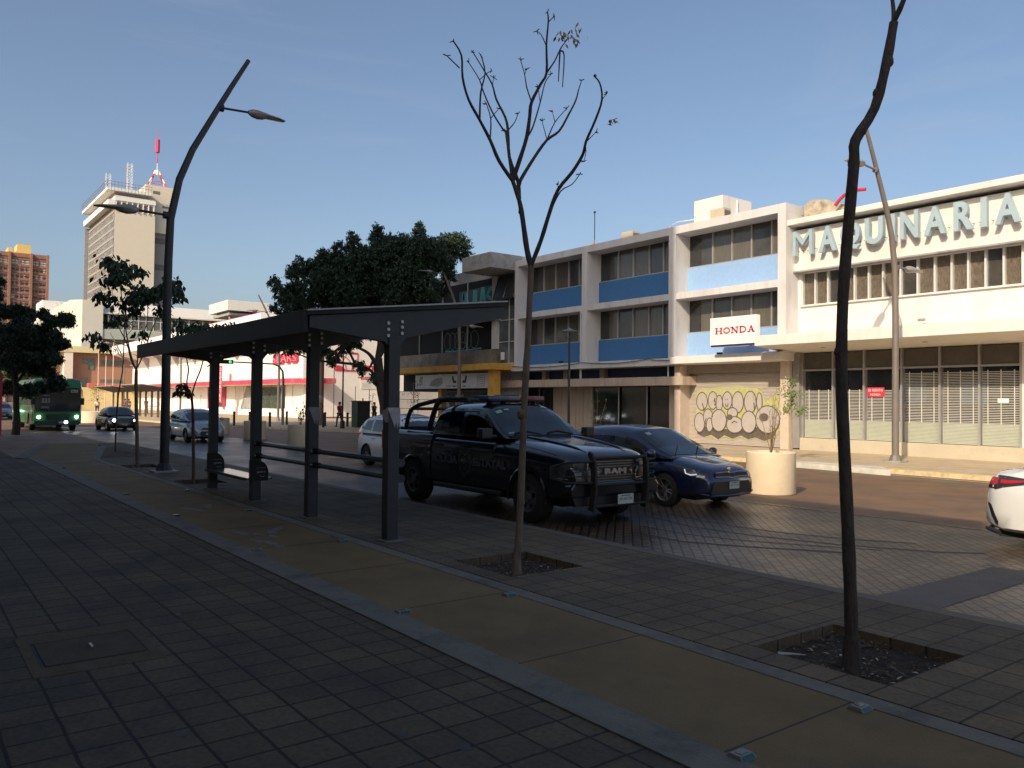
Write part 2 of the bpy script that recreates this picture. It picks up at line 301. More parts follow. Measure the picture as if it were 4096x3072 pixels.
TREEB=[[(-3.14, 5.4, 0.07, 0.085), (-3.14, 5.38, 0.51, 0.082), (-3.15, 5.35, 1.12, 0.08), (-3.16, 5.32, 1.65, 0.077), (-3.16, 5.3, 2.0, 0.074), (-3.15, 5.3, 2.53, 0.071), (-3.12, 5.32, 3.05, 0.069), (-3.09, 5.34, 3.49, 0.066), (-3.08, 5.34, 3.65, 0.063), (-3.0, 5.45, 3.88, 0.06), (-2.94, 5.5, 4.2, 0.058), (-2.91, 5.54, 4.48, 0.055)], [(-2.91, 5.54, 4.48, 0.03), (-2.94, 5.59, 4.61, 0.026), (-2.98, 5.63, 4.8, 0.022), (-3.03, 5.65, 5.27, 0.018), (-3.13, 5.59, 5.85, 0.014), (-3.24, 5.53, 6.45, 0.01)], [(-2.91, 5.54, 4.49, 0.04), (-2.84, 5.54, 4.61, 0.033), (-2.74, 5.57, 4.93, 0.025), (-2.69, 5.54, 5.42, 0.018), (-2.6, 5.56, 6.07, 0.01)], [(-2.76, 5.69, 5.52, 0.02), (-2.67, 5.3, 5.74, 0.008)], [(-2.94, 5.47, 5.16, 0.015), (-3.02, 5.84, 5.71, 0.008)]]
TREEC=[[(-23.18, 5.16, -0.0, 0.05), (-23.17, 5.13, 0.79, 0.048), (-23.18, 5.1, 1.59, 0.045), (-23.17, 5.08, 2.19, 0.043), (-23.17, 5.08, 2.55, 0.04)], [(-23.17, 5.08, 2.55, 0.022), (-23.36, 4.99, 2.79, 0.019), (-23.53, 4.9, 3.28, 0.016), (-23.76, 4.75, 3.69, 0.013), (-24.03, 4.54, 4.34, 0.01)], [(-23.17, 5.08, 2.55, 0.022), (-23.16, 4.98, 2.78, 0.02), (-23.16, 4.86, 3.26, 0.017), (-23.16, 4.74, 3.96, 0.015), (-23.13, 4.65, 4.66, 0.012), (-23.09, 4.59, 5.01, 0.01)], [(-23.17, 5.08, 2.55, 0.02), (-23.08, 5.22, 2.95, 0.017), (-23.0, 5.34, 3.43, 0.014), (-22.9, 5.5, 3.92, 0.012), (-22.83, 5.62, 4.24, 0.009)], [(-23.17, 5.08, 2.55, 0.018), (-23.04, 5.1, 2.98, 0.016), (-22.9, 5.15, 3.34, 0.013), (-22.73, 5.23, 3.88, 0.011), (-22.65, 5.19, 4.43, 0.009)], [(-23.42, 4.88, 3.19, 0.012), (-23.76, 4.65, 3.28, 0.01), (-24.08, 4.45, 3.36, 0.008), (-24.44, 4.19, 3.45, 0.006)]]
TREEC_LEAF=[(-23.23, 4.36, 5.36, 0.21), (-22.94, 4.49, 5.14, 0.28), (-23.18, 4.75, 5.28, 0.21), (-23.08, 4.42, 4.87, 0.23), (-22.82, 4.58, 4.9, 0.25), (-23.55, 4.3, 4.48, 0.21), (-24.09, 4.62, 4.54, 0.16), (-23.53, 5.09, 5.24, 0.16), (-23.39, 5.21, 5.19, 0.14), (-23.26, 4.3, 5.35, 0.14), (-23.18, 5.06, 4.71, 0.23), (-22.94, 4.87, 4.35, 0.23), (-22.61, 5.08, 4.45, 0.25), (-22.39, 5.25, 4.49, 0.28), (-22.41, 5.44, 4.58, 0.25), (-23.14, 5.88, 4.74, 0.28), (-22.89, 6.02, 4.52, 0.19), (-22.88, 5.97, 4.96, 0.14), (-23.13, 5.66, 4.19, 0.21), (-22.26, 5.58, 4.93, 0.14), (-23.17, 4.63, 4.23, 0.14), (-24.01, 4.18, 3.43, 0.19), (-24.01, 4.41, 3.22, 0.14), (-23.5, 5.3, 3.54, 0.16), (-23.85, 4.88, 3.94, 0.14), (-21.94, 5.8, 4.57, 0.14), (-23.3, 5.06, 4.16, 0.19), (-23.77, 4.57, 3.84, 0.14)]
TREED=[[(-18.05, 5.14, 0.15, 0.035), (-18.05, 5.12, 0.99, 0.033), (-18.05, 5.1, 1.48, 0.03), (-18.06, 5.07, 1.87, 0.028)], [(-18.06, 5.07, 1.87, 0.018), (-18.18, 5.0, 2.09, 0.016), (-18.22, 5.04, 2.42, 0.015), (-18.3, 5.02, 2.65, 0.013), (-18.36, 5.02, 3.01, 0.012), (-18.44, 5.0, 3.28, 0.01)], [(-18.06, 5.07, 1.87, 0.018), (-17.95, 5.12, 2.16, 0.016), (-17.83, 5.18, 2.41, 0.014), (-17.72, 5.23, 2.76, 0.012), (-17.59, 5.31, 3.24, 0.01)], [(-18.06, 5.06, 2.03, 0.01), (-18.14, 4.96, 2.06, 0.008), (-18.19, 4.88, 2.09, 0.006)]]
TREED_LEAF=[(-18.2, 4.83, 3.38, 0.12), (-17.75, 4.89, 3.29, 0.14), (-17.94, 5.13, 3.35, 0.14), (-17.43, 5.17, 3.29, 0.16), (-18.17, 5.58, 3.36, 0.16), (-17.98, 5.72, 3.39, 0.14), (-17.56, 5.74, 3.38, 0.11), (-17.82, 5.0, 3.17, 0.14), (-18.64, 4.91, 3.48, 0.11), (-18.25, 4.93, 2.09, 0.1), (-18.5, 5.11, 1.97, 0.09), (-18.56, 4.98, 1.96, 0.08), (-17.94, 5.19, 3.19, 0.14), (-18.07, 4.86, 3.12, 0.14)]
TREEE=[[(-27.85, 5.54, 0.04, 0.028), (-27.83, 5.54, 0.61, 0.026), (-27.8, 5.55, 1.31, 0.023), (-27.75, 5.59, 2.02, 0.021), (-27.68, 5.66, 2.59, 0.019), (-27.66, 5.68, 3.06, 0.017), (-27.63, 5.68, 3.91, 0.014), (-27.64, 5.65, 4.38, 0.012)], [(-27.66, 5.68, 3.06, 0.01), (-27.93, 5.47, 3.25, 0.008), (-28.21, 5.27, 3.3, 0.006)], [(-27.63, 5.69, 3.68, 0.01), (-27.39, 5.83, 3.91, 0.008), (-27.23, 5.88, 4.09, 0.006)]]
BIGT=[(-48.07, 18.21, 8.95, 0.26), (-47.07, 18.12, 8.33, 0.28), (-45.58, 17.78, 7.71, 0.33), (-45.89, 18.56, 9.14, 0.33), (-48.37, 19.68, 8.61, 0.49), (-44.63, 17.96, 9.19, 0.21), (-44.03, 18.81, 8.42, 0.61), (-46.93, 19.93, 9.68, 0.28), (-44.74, 19.83, 10.02, 0.37), (-45.91, 20.44, 10.61, 0.24), (-45.51, 20.48, 9.29, 0.69), (-44.44, 20.73, 10.71, 0.37), (-47.42, 22.45, 10.2, 0.73), (-43.2, 21.09, 10.84, 0.37), (-44.28, 21.51, 11.59, 0.23), (-43.03, 21.41, 9.97, 0.73), (-44.38, 23.27, 11.66, 0.45), (-42.75, 22.35, 11.77, 0.23), (-42.95, 22.83, 10.39, 0.81), (-44.47, 24.14, 11.69, 0.33), (-42.08, 23.65, 10.9, 0.57), (-42.55, 25.04, 11.88, 0.33), (-44.04, 26.02, 12.67, 0.2), (-40.5, 23.85, 10.52, 0.69), (-39.7, 24.57, 10.5, 0.45), (-40.34, 25.19, 9.78, 0.65), (-42.37, 27.11, 10.44, 0.31), (-41.73, 26.71, 9.48, 0.33), (-41.77, 23.41, 8.97, 0.9), (-43.12, 22.45, 8.67, 0.98), (-43.41, 20.76, 8.19, 0.94), (-45.8, 20.05, 7.92, 0.69), (-39.95, 24.16, 8.32, 0.69), (-42.32, 26.66, 8.62, 0.41), (-48.62, 20.09, 7.82, 0.49), (-47.6, 21.96, 7.59, 0.57), (-45.64, 22.65, 7.48, 0.65), (-45.67, 24.54, 7.63, 0.65), (-45.1, 17.2, 6.96, 0.2), (-41.71, 24.0, 7.6, 0.65), (-47.43, 22.31, 6.37, 0.65), (-45.62, 23.07, 6.2, 0.65), (-45.58, 19.99, 5.83, 0.57), (-45.61, 24.53, 6.29, 0.49), (-47.73, 19.0, 4.8, 0.26), (-48.27, 19.99, 5.06, 0.33), (-44.86, 19.98, 4.63, 0.37), (-43.95, 20.32, 4.34, 0.31), (-44.73, 21.45, 4.96, 0.33), (-45.78, 17.41, 4.64, 0.15), (-44.98, 20.61, 3.95, 0.16), (-46.75, 23.26, 4.0, 0.26), (-43.64, 21.96, 3.55, 0.2), (-41.74, 21.72, 3.03, 0.21), (-42.6, 20.8, 5.26, 0.41), (-44.57, 19.28, 5.02, 0.41)]
BIGT_L=[[(-43.6, 23.59, 0.3, 0.36), (-43.62, 23.53, 1.2, 0.335), (-43.71, 23.37, 2.29, 0.31), (-43.83, 23.16, 3.46, 0.285), (-43.85, 23.1, 4.37, 0.26)], [(-43.85, 23.1, 4.37, 0.2), (-43.86, 23.6, 5.3, 0.167), (-43.98, 23.96, 6.24, 0.133), (-43.98, 24.46, 7.66, 0.1)], [(-43.76, 23.27, 3.19, 0.16), (-43.66, 22.7, 4.25, 0.127), (-43.61, 22.08, 4.76, 0.093), (-43.89, 21.04, 5.17, 0.06)], [(-43.71, 23.36, 2.56, 0.12), (-44.49, 22.94, 3.65, 0.085), (-45.41, 22.39, 4.03, 0.05)], [(-43.85, 23.1, 4.37, 0.2), (-43.91, 23.22, 5.74, 0.15), (-44.36, 22.81, 7.57, 0.1)]]
LEFT=[(-47.7, 3.87, 7.19, 0.44), (-45.78, 3.89, 7.57, 0.26), (-45.23, 4.23, 6.1, 0.44), (-44.12, 4.55, 6.17, 0.33), (-47.59, 5.24, 6.24, 0.52), (-44.79, 5.62, 6.03, 0.37), (-43.73, 5.74, 5.66, 0.41), (-42.96, 5.9, 4.98, 0.3), (-44.25, 4.17, 4.89, 0.81), (-44.05, 5.11, 4.93, 0.81), (-45.67, 6.02, 4.5, 0.52), (-43.43, 5.86, 3.88, 0.37), (-44.04, 4.41, 3.77, 0.89), (-45.27, 5.48, 3.57, 0.67), (-43.97, 5.76, 3.25, 0.37), (-48.25, 4.6, 2.57, 0.56), (-44.06, 4.92, 2.38, 0.48), (-45.35, 5.63, 2.56, 0.37), (-47.9, 3.6, 5.84, 0.81), (-46.46, 3.41, 3.9, 0.96), (-48.76, 3.86, 2.72, 0.67), (-44.57, 6.3, 3.95, 0.19), (-43.66, 6.05, 5.54, 0.16), (-46.67, 3.1, 4.98, 0.96)]
LEFT_L=[[(-45.95, 4.74, 0.54, 0.16), (-45.96, 4.7, 1.37, 0.145), (-45.96, 4.67, 2.25, 0.13), (-45.97, 4.62, 3.2, 0.115), (-45.92, 4.65, 4.15, 0.1)], [(-45.96, 4.67, 2.25, 0.08), (-46.62, 4.43, 3.21, 0.06), (-47.44, 3.98, 3.96, 0.04)], [(-45.96, 4.66, 2.47, 0.08), (-45.07, 5.14, 3.34, 0.06), (-44.34, 5.41, 4.25, 0.04)]]
# ---------------------------------------------------------------- shared materials
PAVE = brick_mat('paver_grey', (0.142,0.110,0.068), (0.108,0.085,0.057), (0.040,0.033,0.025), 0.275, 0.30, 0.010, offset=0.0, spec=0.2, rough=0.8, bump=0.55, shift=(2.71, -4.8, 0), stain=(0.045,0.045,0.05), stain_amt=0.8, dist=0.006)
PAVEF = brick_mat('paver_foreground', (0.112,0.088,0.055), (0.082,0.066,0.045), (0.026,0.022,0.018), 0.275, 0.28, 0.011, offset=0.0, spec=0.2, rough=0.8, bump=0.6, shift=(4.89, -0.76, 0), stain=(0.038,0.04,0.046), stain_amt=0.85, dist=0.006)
SETT = brick_mat('stone_setts', (0.118,0.078,0.048), (0.050,0.036,0.026), (0.004,0.003,0.003), 0.26, 0.125, 0.018, rot=R(45), rough=0.40, bump=1.0, stain=(0.035,0.033,0.035), stain_amt=0.8, sscale=0.5, wear=0.6, dist=0.01)
ASPH = mat('asphalt_brown', (0.185,0.108,0.062), 0.62, var=0.25, scale=1.1, bump=0.5, bscale=90, dirt=(0.085,0.066,0.054), dscale=0.35)
ASPHD = mat('asphalt_patch', (0.045,0.045,0.05), 0.6, var=0.3, scale=2.5, bump=0.4, bscale=60, dirt=(0.075,0.073,0.075), dscale=1.5)
LANE = mat('lane_concrete', (0.165,0.118,0.060), 0.8, spec=0.2, var=0.15, scale=1.3, bump=0.25, bscale=70, dirt=(0.105,0.082,0.05), dscale=0.9)
BAND = mat('band_concrete', (0.15,0.142,0.122), 0.8, spec=0.2, var=0.14, scale=4, bump=0.3, bscale=60, dirt=(0.07,0.07,0.072), dscale=2.2)
KERB = mat('kerb_concrete', (0.095,0.08,0.062), 0.75, var=0.15, scale=2, bump=0.3)
SOIL = mat('soil', (0.028,0.019,0.012), 0.95, var=0.5, scale=18, bump=1.0, bscale=45)
CONC = mat('concrete_grey', (0.33,0.32,0.31), 0.85, var=0.14, scale=1.6, bump=0.25, dirt=(0.16,0.15,0.14), dscale=1.0)
FARPAVE = brick_mat('far_pavement', (0.55,0.43,0.27), (0.48,0.38,0.25), (0.3,0.24,0.16), 0.4, 0.4, 0.01, offset=0, rough=0.8, bump=0.2, stain=(0.24,0.19,0.14), stain_amt=0.55)
YELL = mat('kerb_yellow', (0.60,0.48,0.26), 0.7, var=0.2, scale=5, dirt=(0.35,0.3,0.2), dscale=3)
WHITE = mat('white_render', (0.70,0.665,0.625), 0.8, stretch=(1.6,1.6,.35), var=0.04, scale=1.2, bump=0.12, bscale=25, dirt=(0.60,0.56,0.50), dscale=1.1)
GREYW = mat('grey_white_frame', (0.61,0.59,0.58), 0.8, stretch=(1.6,1.6,.35), var=0.06, scale=1.0, bump=0.12, bscale=25, dirt=(0.48,0.46,0.44), dscale=1.1)
BLUE = mat('panel_blue_shaded', (0.045,0.16,0.36), 0.7, var=0.07, scale=6, bump=0.2, bscale=30)
BLUE_SUNLIT = mat('panel_blue_sunlit', (0.27,0.43,0.68), 0.7, var=0.06, scale=6, bump=0.2, bscale=30)  # paler copy of the panel blue, sunlight put into the colour
DBLUE = mat('dark_blue_paint', (0.03,0.05,0.13), 0.6, var=0.2)
STONE = mat('beige_marble', (0.47,0.37,0.28), 0.45, var=0.16, scale=2.0, stretch=(3.0, 3.0, 0.4), dirt=(0.36,0.28,0.21), dscale=1.2)
GLASS = mat('dark_glass', (0.022,0.024,0.024), 0.06, var=0.3, scale=1.5, spec=0.8)
GLASS2 = mat('curtained_glass', (0.115,0.10,0.08), 0.12, var=0.25, scale=3.0, stretch=(9, 9, 0.6), spec=0.7)
GLASS3 = mat('dusty_glass', (0.13,0.105,0.08), 0.3, var=0.45, scale=9.0, stretch=(2.5, 2.5, 0.8), spec=0.6)
GLASS4 = mat('mid_glass', (0.06,0.055,0.05), 0.1, var=0.25, scale=2.0, spec=0.7)
ALU = mat('aluminium', (0.42,0.41,0.40), 0.4, metal=0.4, var=0.08)
ALUW = mat('pale_mullion', (0.55,0.55,0.53), 0.5, var=0.06)
STEELD = mat('dark_steel_fascia', (0.014,0.016,0.018), 0.5, var=0.15, spec=0.3)
STEEL = mat('charcoal_steel', (0.032,0.038,0.044), 0.45, metal=0.15, var=0.15, scale=6, spec=0.5)
STEELB = mat('dark_pole_paint', (0.028,0.031,0.036), 0.5, metal=0.1, var=0.15)
RUST = mat('brown_pole_paint', (0.17,0.145,0.13), 0.55, metal=0.1, var=0.12)
BLACK = mat('matt_black', (0.012,0.012,0.012), 0.7, var=0.2)
RED = mat('red_paint', (0.55,0.03,0.06), 0.6, var=0.1, dirt=(0.4,0.04,0.06), dscale=1)
YEL = mat('ochre_paint', (0.62,0.33,0.055), 0.75, var=0.12, scale=2, dirt=(0.45,0.24,0.05), dscale=1.2)
PWHITE = mat('white_plastic', (0.8,0.8,0.78), 0.5, var=0.04)
SLAT = mat('shutter_grey', (0.47,0.42,0.37), 0.55, metal=0.1, var=0.1, scale=2, stretch=(1, 1, 6))
GREENG = mat('pale_green_panel', (0.42,0.44,0.36), 0.6, var=0.07, scale=2)
BARK = mat('bark', (0.055,0.045,0.036), 0.9, var=0.35, scale=14, bump=0.9, bscale=60, stretch=(1, 1, 0.35))
BARK2 = mat('bark_pale', (0.15,0.115,0.085), 0.9, var=0.35, scale=14, bump=0.8, bscale=60, stretch=(1, 1, 0.35))
TWIG = mat('twig', (0.06,0.045,0.04), 0.85, var=0.2)
LEAF = mat('leaf_dark', (0.022,0.047,0.02), 0.6, var=0.5, scale=2.5)
LEAF2 = mat('leaf_broad', (0.03,0.06,0.025), 0.5, var=0.45, scale=5)
LEAF3 = mat('leaf_light', (0.14,0.2,0.05), 0.6, var=0.35, scale=6)
LEAFDRY = mat('leaf_dry', (0.28,0.19,0.09), 0.8, var=0.4, scale=9)
PLANTER = mat('planter_concrete', (0.76,0.62,0.43), 0.85, var=0.06, scale=2, bump=0.3, bscale=70, dirt=(0.68,0.54,0.37), dscale=1.4)

# ---------------------------------------------------------------- ground, road, pavements
struct('ground', MB().rect(-900, 500, -500, 900, -0.15), mat('far_ground', (0.16,0.13,0.1), 0.9, var=0.2, scale=0.2))
struct('road', MB().rect(-420, 60, -60, 24.5, -0.126), ASPH)
struct('paved_road', MB().rect(-60, 12, 7.35, 13.55, -0.12), SETT)
struct('asphalt_patch', MB().quad((-4.32,7.5,-0.116),(-3.70,7.5,-0.116),(-3.72,10.6,-0.116),(-4.3,10.45,-0.116)), ASPHD)
pits = [(-3.74,-2.71,5.09,6.15), (-7.7,-6.65,5.05,6.05), (-18.7,-17.66,4.9,5.75), (-23.75,-22.6,4.75,5.65)]
def slabs(x0, x1, y0, y1, holes, z0=-0.14, z1=0.0):
    mb = MB(); xs = sorted({x0, x1} | {h[0] for h in holes} | {h[1] for h in holes})
    for a, b in zip(xs, xs[1:]):
        hs = [h for h in holes if h[0] <= a and h[1] >= b]
        if not hs: mb.box(a, b, y0, y1, z0, z1)
        else:
            h = hs[0]; mb.box(a, b, y0, h[2], z0, z1); mb.box(a, b, h[3], y1, z0, z1)
    return mb
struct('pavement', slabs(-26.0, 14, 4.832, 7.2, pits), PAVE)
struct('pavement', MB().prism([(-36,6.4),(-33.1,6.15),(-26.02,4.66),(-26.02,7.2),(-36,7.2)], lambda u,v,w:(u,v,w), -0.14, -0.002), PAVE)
struct('kerb', MB().box(-36, 14, 7.2, 7.4, -0.14, 0.003), KERB, bevel=0.012)
struct('gutter', MB().box(-26, 14, 4.795, 4.832, -0.14, -0.018), BLACK)
struct('kerb_band', MB().box(-26.2, 14, 4.62, 4.795, -0.14, 0.006).prism([(-26.2,4.62),(-26.2,4.795),(-33.2,6.3),(-33.4,6.1)], lambda u,v,w:(u,v,w), -0.14, 0.006), BAND)
struct('cycle_path', MB().box(-27.4, 14, 3.42, 4.62, -0.14, 0.001).prism([(-27.4,3.42),(-27.4,4.62),(-26.2,4.62),(-33.4,6.1),(-36,6.5),(-36,4.75),(-32.6,4.0),(-27.6,3.0)], lambda u,v,w:(u,v,w), -0.14, -0.001), LANE)
struct('kerb_band', MB().box(-27.6, 14, 3.14, 3.42, -0.14, 0.0065).prism([(-27.6,3.42),(-27.6,3.14),(-28.0,2.85),(-33.0,3.9),(-36,4.6),(-36,4.85),(-32.9,4.15),(-27.9,3.1)], lambda u,v,w:(u,v,w), -0.14, 0.0065), BAND)
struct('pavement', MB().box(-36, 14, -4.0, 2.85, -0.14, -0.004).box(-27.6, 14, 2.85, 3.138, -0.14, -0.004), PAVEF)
jm = MB()
x = -0.96
while x > -26: jm.box(x - 0.006, x + 0.006, 3.43, 4.61, -0.01, 0.0024); x -= 1.73
struct('lane_joints', jm, BLACK)
# faded marking painted on the cycle path
fm = MB(); rnd = random.Random(3)
for (cx, cy, a, l, wd) in [(-10.6,3.85,0.5,0.9,0.12),(-10.9,4.2,-0.6,0.6,0.1),(-9.9,3.75,0.15,0.8,0.13),(-13.6,3.9,0.3,0.5,0.1),(-13.9,4.2,-0.4,0.4,0.08)]:
    for k in range(14):
        t = rnd.uniform(-.5, .5) * l; o = rnd.uniform(-.5, .5) * wd; r_ = rnd.uniform(.02, .06)
        px, py = cx + t * math.cos(a) - o * math.sin(a), cy + t * math.sin(a) + o * math.cos(a)
        mbq = ell(px, py, r_ * 1.6, r_, 7)
        fm.add([(q[0], q[1], 0.0045 + k * 1e-4) for q in mbq], [tuple(range(7))])
struct('worn_marking', fm, mat('worn_paint', (0.15,0.148,0.14), 0.75, var=0.2, scale=12))
for i, p in enumerate(pits):
    mb = MB(); n = 14; g = []
    rr = random.Random(i)
    for a in range(n + 1):
        for b in range(n + 1):
            e = 0 if 0 < a < n and 0 < b < n else -0.02
            g.append((p[0] + (p[1] - p[0]) * a / n, p[2] + (p[3] - p[2]) * b / n, -0.075 + e + rr.uniform(-.012, .018)))
    mb.add(g, [(a*(n+1)+b, (a+1)*(n+1)+b, (a+1)*(n+1)+b+1, a*(n+1)+b+1) for a in range(n) for b in range(n)])
    struct('soil', mb, SOIL, smooth=True, auto=80)
    lb = MB(); rr = random.Random(40 + i)
    for k in range([420, 330, 60, 60][i]):
        cx, cy = rr.uniform(p[0]+.04, p[1]-.04), rr.uniform(p[2]+.04, p[3]-.04); cz = -0.062 + rr.uniform(0, .025)
        a = rr.uniform(0, 6.28); l = rr.uniform(.008, .032); w_ = l * rr.uniform(.25, .6); tz = rr.uniform(-.3, .3) * l
        ca, sa = math.cos(a), math.sin(a); lb.mi = 0 if rr.random() < .62 else (1 if rr.random() < .75 else 2)
        lb.quad((cx-l*ca, cy-l*sa, cz-tz), (cx+w_*sa, cy-w_*ca, cz+.004), (cx+l*ca, cy+l*sa, cz+tz), (cx-w_*sa, cy+w_*ca, cz+.004))
    tag(lb.build('leaf_litter', [mat('litter_brown', (0.085,0.055,0.03), .9, var=.5, scale=30), mat('litter_tan', (0.15,0.11,0.065), .9, var=.4, scale=30), mat('litter_pale', (0.4,0.38,0.33), .8, var=.2)]), kind='stuff')
struct('soil', MB().add([(-26.65,4.85,-0.01),(-32.7,6.15,-0.01),(-31.8,6.6,0.06),(-26.9,6.55,0.0),(-27.9,5.7,0.16),(-30.2,6.2,0.14)], [(0,4,3),(3,4,5,2),(0,1,5,4),(1,2,5)]), mat('dry_soil', (0.085,0.062,0.043), .95, var=.3, scale=4, bump=.8))
# pavement stains (gum, oil)
sm = MB(); rr = random.Random(8)
for k in range(90):
    px, py = rr.uniform(-10, -1.2), rr.choice([rr.uniform(-0.5, 3.0), rr.uniform(-0.5, 3.0), rr.uniform(4.9, 7.0)]); r_ = rr.uniform(.012, .05)
    if any(h[0]-.1 < px < h[1]+.1 and h[2]-.1 < py < h[3]+.1 for h in pits): continue
    z = 0.0022 if py > 4.8 else -0.0018
    el = [(px + r_*rr.uniform(.7,1.5)*math.cos(t*.7854), py + r_*rr.uniform(.6,1)*math.sin(t*.7854), z) for t in range(8)]
    sm.add(el, [tuple(range(8))])
struct('pavement_stains', sm, mat('gum_stain', (0.028,0.028,0.03), .6, var=.3))
# manhole cover
mh = thing('manhole_cover', 'rectangular concrete manhole cover with a small steel handle set in the near pavement', 'manhole cover', (-6.48, 1.14, 0))
MB().box(-7.03,-6.80,.74,1.54,-.02,.0).box(-6.16,-5.95,.74,1.54,-.02,.0).box(-6.80,-6.16,.74,.81,-.02,.0).box(-6.80,-6.16,1.475,1.54,-.02,.0).build('frame', mat('manhole_mortar', (0.098,0.08,0.052), .9, spec=.15, var=.2, scale=6, bump=.4), mh)
MB().box(-6.80,-6.16,.81,1.475,-.02,-.0035).build('gap', BLACK, mh)
MB().box(-6.775,-6.185,.835,1.46,-.015,.004).build('lid', mat('manhole_lid', (0.082,0.069,0.052), .9, spec=.15, var=.15, scale=5, bump=.3), mh, bevel=.004)
MB().box(-6.56,-6.46,1.155,1.17,.004,.013).build('handle', ALU, mh)
# solar road studs along the cycle path
STUDW = mat('stud_shell', (0.16,0.16,0.16), .45, metal=.2, var=.15, scale=20); TEAL = mat('stud_reflector', (0.01,0.085,0.075), .2, var=.2, scale=60); CELL = mat('stud_cell', (0.04,0.035,0.05), .2)
def stud(x, y, label):
    s = thing('road_stud', label, 'road stud', (x, y, .002), 0, 'solar road studs along the cycle path')
    m = MB(); m.add([(-.055,-.06,0),(.055,-.06,0),(.055,.06,0),(-.055,.06,0),(-.032,-.052,.024),(.032,-.052,.024),(.032,.052,.024),(-.032,.052,.024)],[(0,3,2,1),(4,5,6,7),(0,1,5,4),(1,2,6,5),(2,3,7,6),(3,0,4,7)])
    m.build('housing', STUDW, s, local=True, bevel=.004)
    MB().add([(.0535,-.047,.004),(.0535,.047,.004),(.0375,.042,.0215),(.0375,-.042,.0215)],[(0,1,2,3)]).build('reflector', TEAL, s, local=True)
    MB().box(-.02,.02,-.028,.028,.0235,.0262).build('solar_cell', CELL, s, local=True)
    return s
ords = ['nearest the camera', 'second from the camera', 'third from the camera', 'fourth from the camera', 'fifth from the camera', 'sixth from the camera', 'farthest seen']
s0 = None
for i in range(7):
    for side, yy in (('far', 4.56), ('near', 3.45)):
        lb = 'solar stud on the %s edge of the cycle path, %s' % (side, ords[i])
        xx = -2.6 - 3.45 * i
        if s0 is None: s0 = stud(xx, yy, lb)
        else: dup(s0, (xx + random.uniform(-.03, .03), yy, .002), random.uniform(-.08, .08), lb)
# far side
struct('far_pavement', MB().prism([(30,22.95),(30,31),(-160,31),(-160,18.6),(-120,17.2),(-74,16.9),(-62,17.2),(-60.0,19.2),(-54,19.2),(-47,21.2),(-43,22.6),(-15.4,22.95)], lambda u,v,w:(u,v,w), -0.14, 0.0), FARPAVE)
struct('far_plaza', MB().rect(-160, -50, 30.9, 90, -0.004), FARPAVE)
struct('far_kerb', MB().box(-12.2, 30, 22.6, 22.95, -.14, .004).prism([(-43,22.4),(-43,22.62),(-15.9,22.95),(-15.9,22.7)], lambda u,v,w:(u,v,w), -.14, .005), YELL)
struct('far_kerb', MB().prism([(-15.9,22.3),(-15.9,22.97),(-12.4,22.97),(-11.6,21.9)], lambda u,v,w:(u,v,w), -.14, .03), mat('kerb_white', (0.58,0.55,0.48), .8, var=.15, scale=3, dirt=(.4,.35,.28), dscale=2))
struct('far_kerb', MB().prism([(-120,16.95),(-120,17.25),(-74,16.95),(-62,17.25),(-62,16.95),(-74,16.6)], lambda u,v,w:(u,v,w), -.14, .006), YELL)
lm = MB()
for k in range(14): lm.box(-14.6 + k*1.1, -14.0 + k*1.1, 21.35, 21.6, -.126, -.121)
struct('lane_marking', lm, mat('faded_green_paint', (0.10,0.16,0.10), .7, var=.2, scale=8))
lm = MB().box(-12.4, 8, 22.15, 22.22, -.126, -.1215)
struct('lane_marking', lm, mat('faded_white_line', (0.4,0.35,0.28), .7, var=.3, scale=6))

# thin dark ribbons that paint wire shadows onto the setts
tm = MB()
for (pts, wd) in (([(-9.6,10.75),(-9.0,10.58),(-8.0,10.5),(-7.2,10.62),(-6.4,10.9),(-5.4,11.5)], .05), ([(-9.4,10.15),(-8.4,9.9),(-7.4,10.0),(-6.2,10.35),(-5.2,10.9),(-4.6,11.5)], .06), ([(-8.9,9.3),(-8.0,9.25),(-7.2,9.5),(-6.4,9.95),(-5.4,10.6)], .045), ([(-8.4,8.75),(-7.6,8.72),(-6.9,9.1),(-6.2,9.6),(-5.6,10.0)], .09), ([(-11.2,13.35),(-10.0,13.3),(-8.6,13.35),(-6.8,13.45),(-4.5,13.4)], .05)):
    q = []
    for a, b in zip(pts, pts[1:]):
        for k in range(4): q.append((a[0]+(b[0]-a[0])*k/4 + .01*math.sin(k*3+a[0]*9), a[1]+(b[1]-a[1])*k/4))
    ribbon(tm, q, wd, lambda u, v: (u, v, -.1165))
struct('tyre_marks', tm, mat('tyre_mark', (.03,.024,.022), .6, var=.4, scale=8))  # not tyre marks: dark ribbons painting the wire shadows
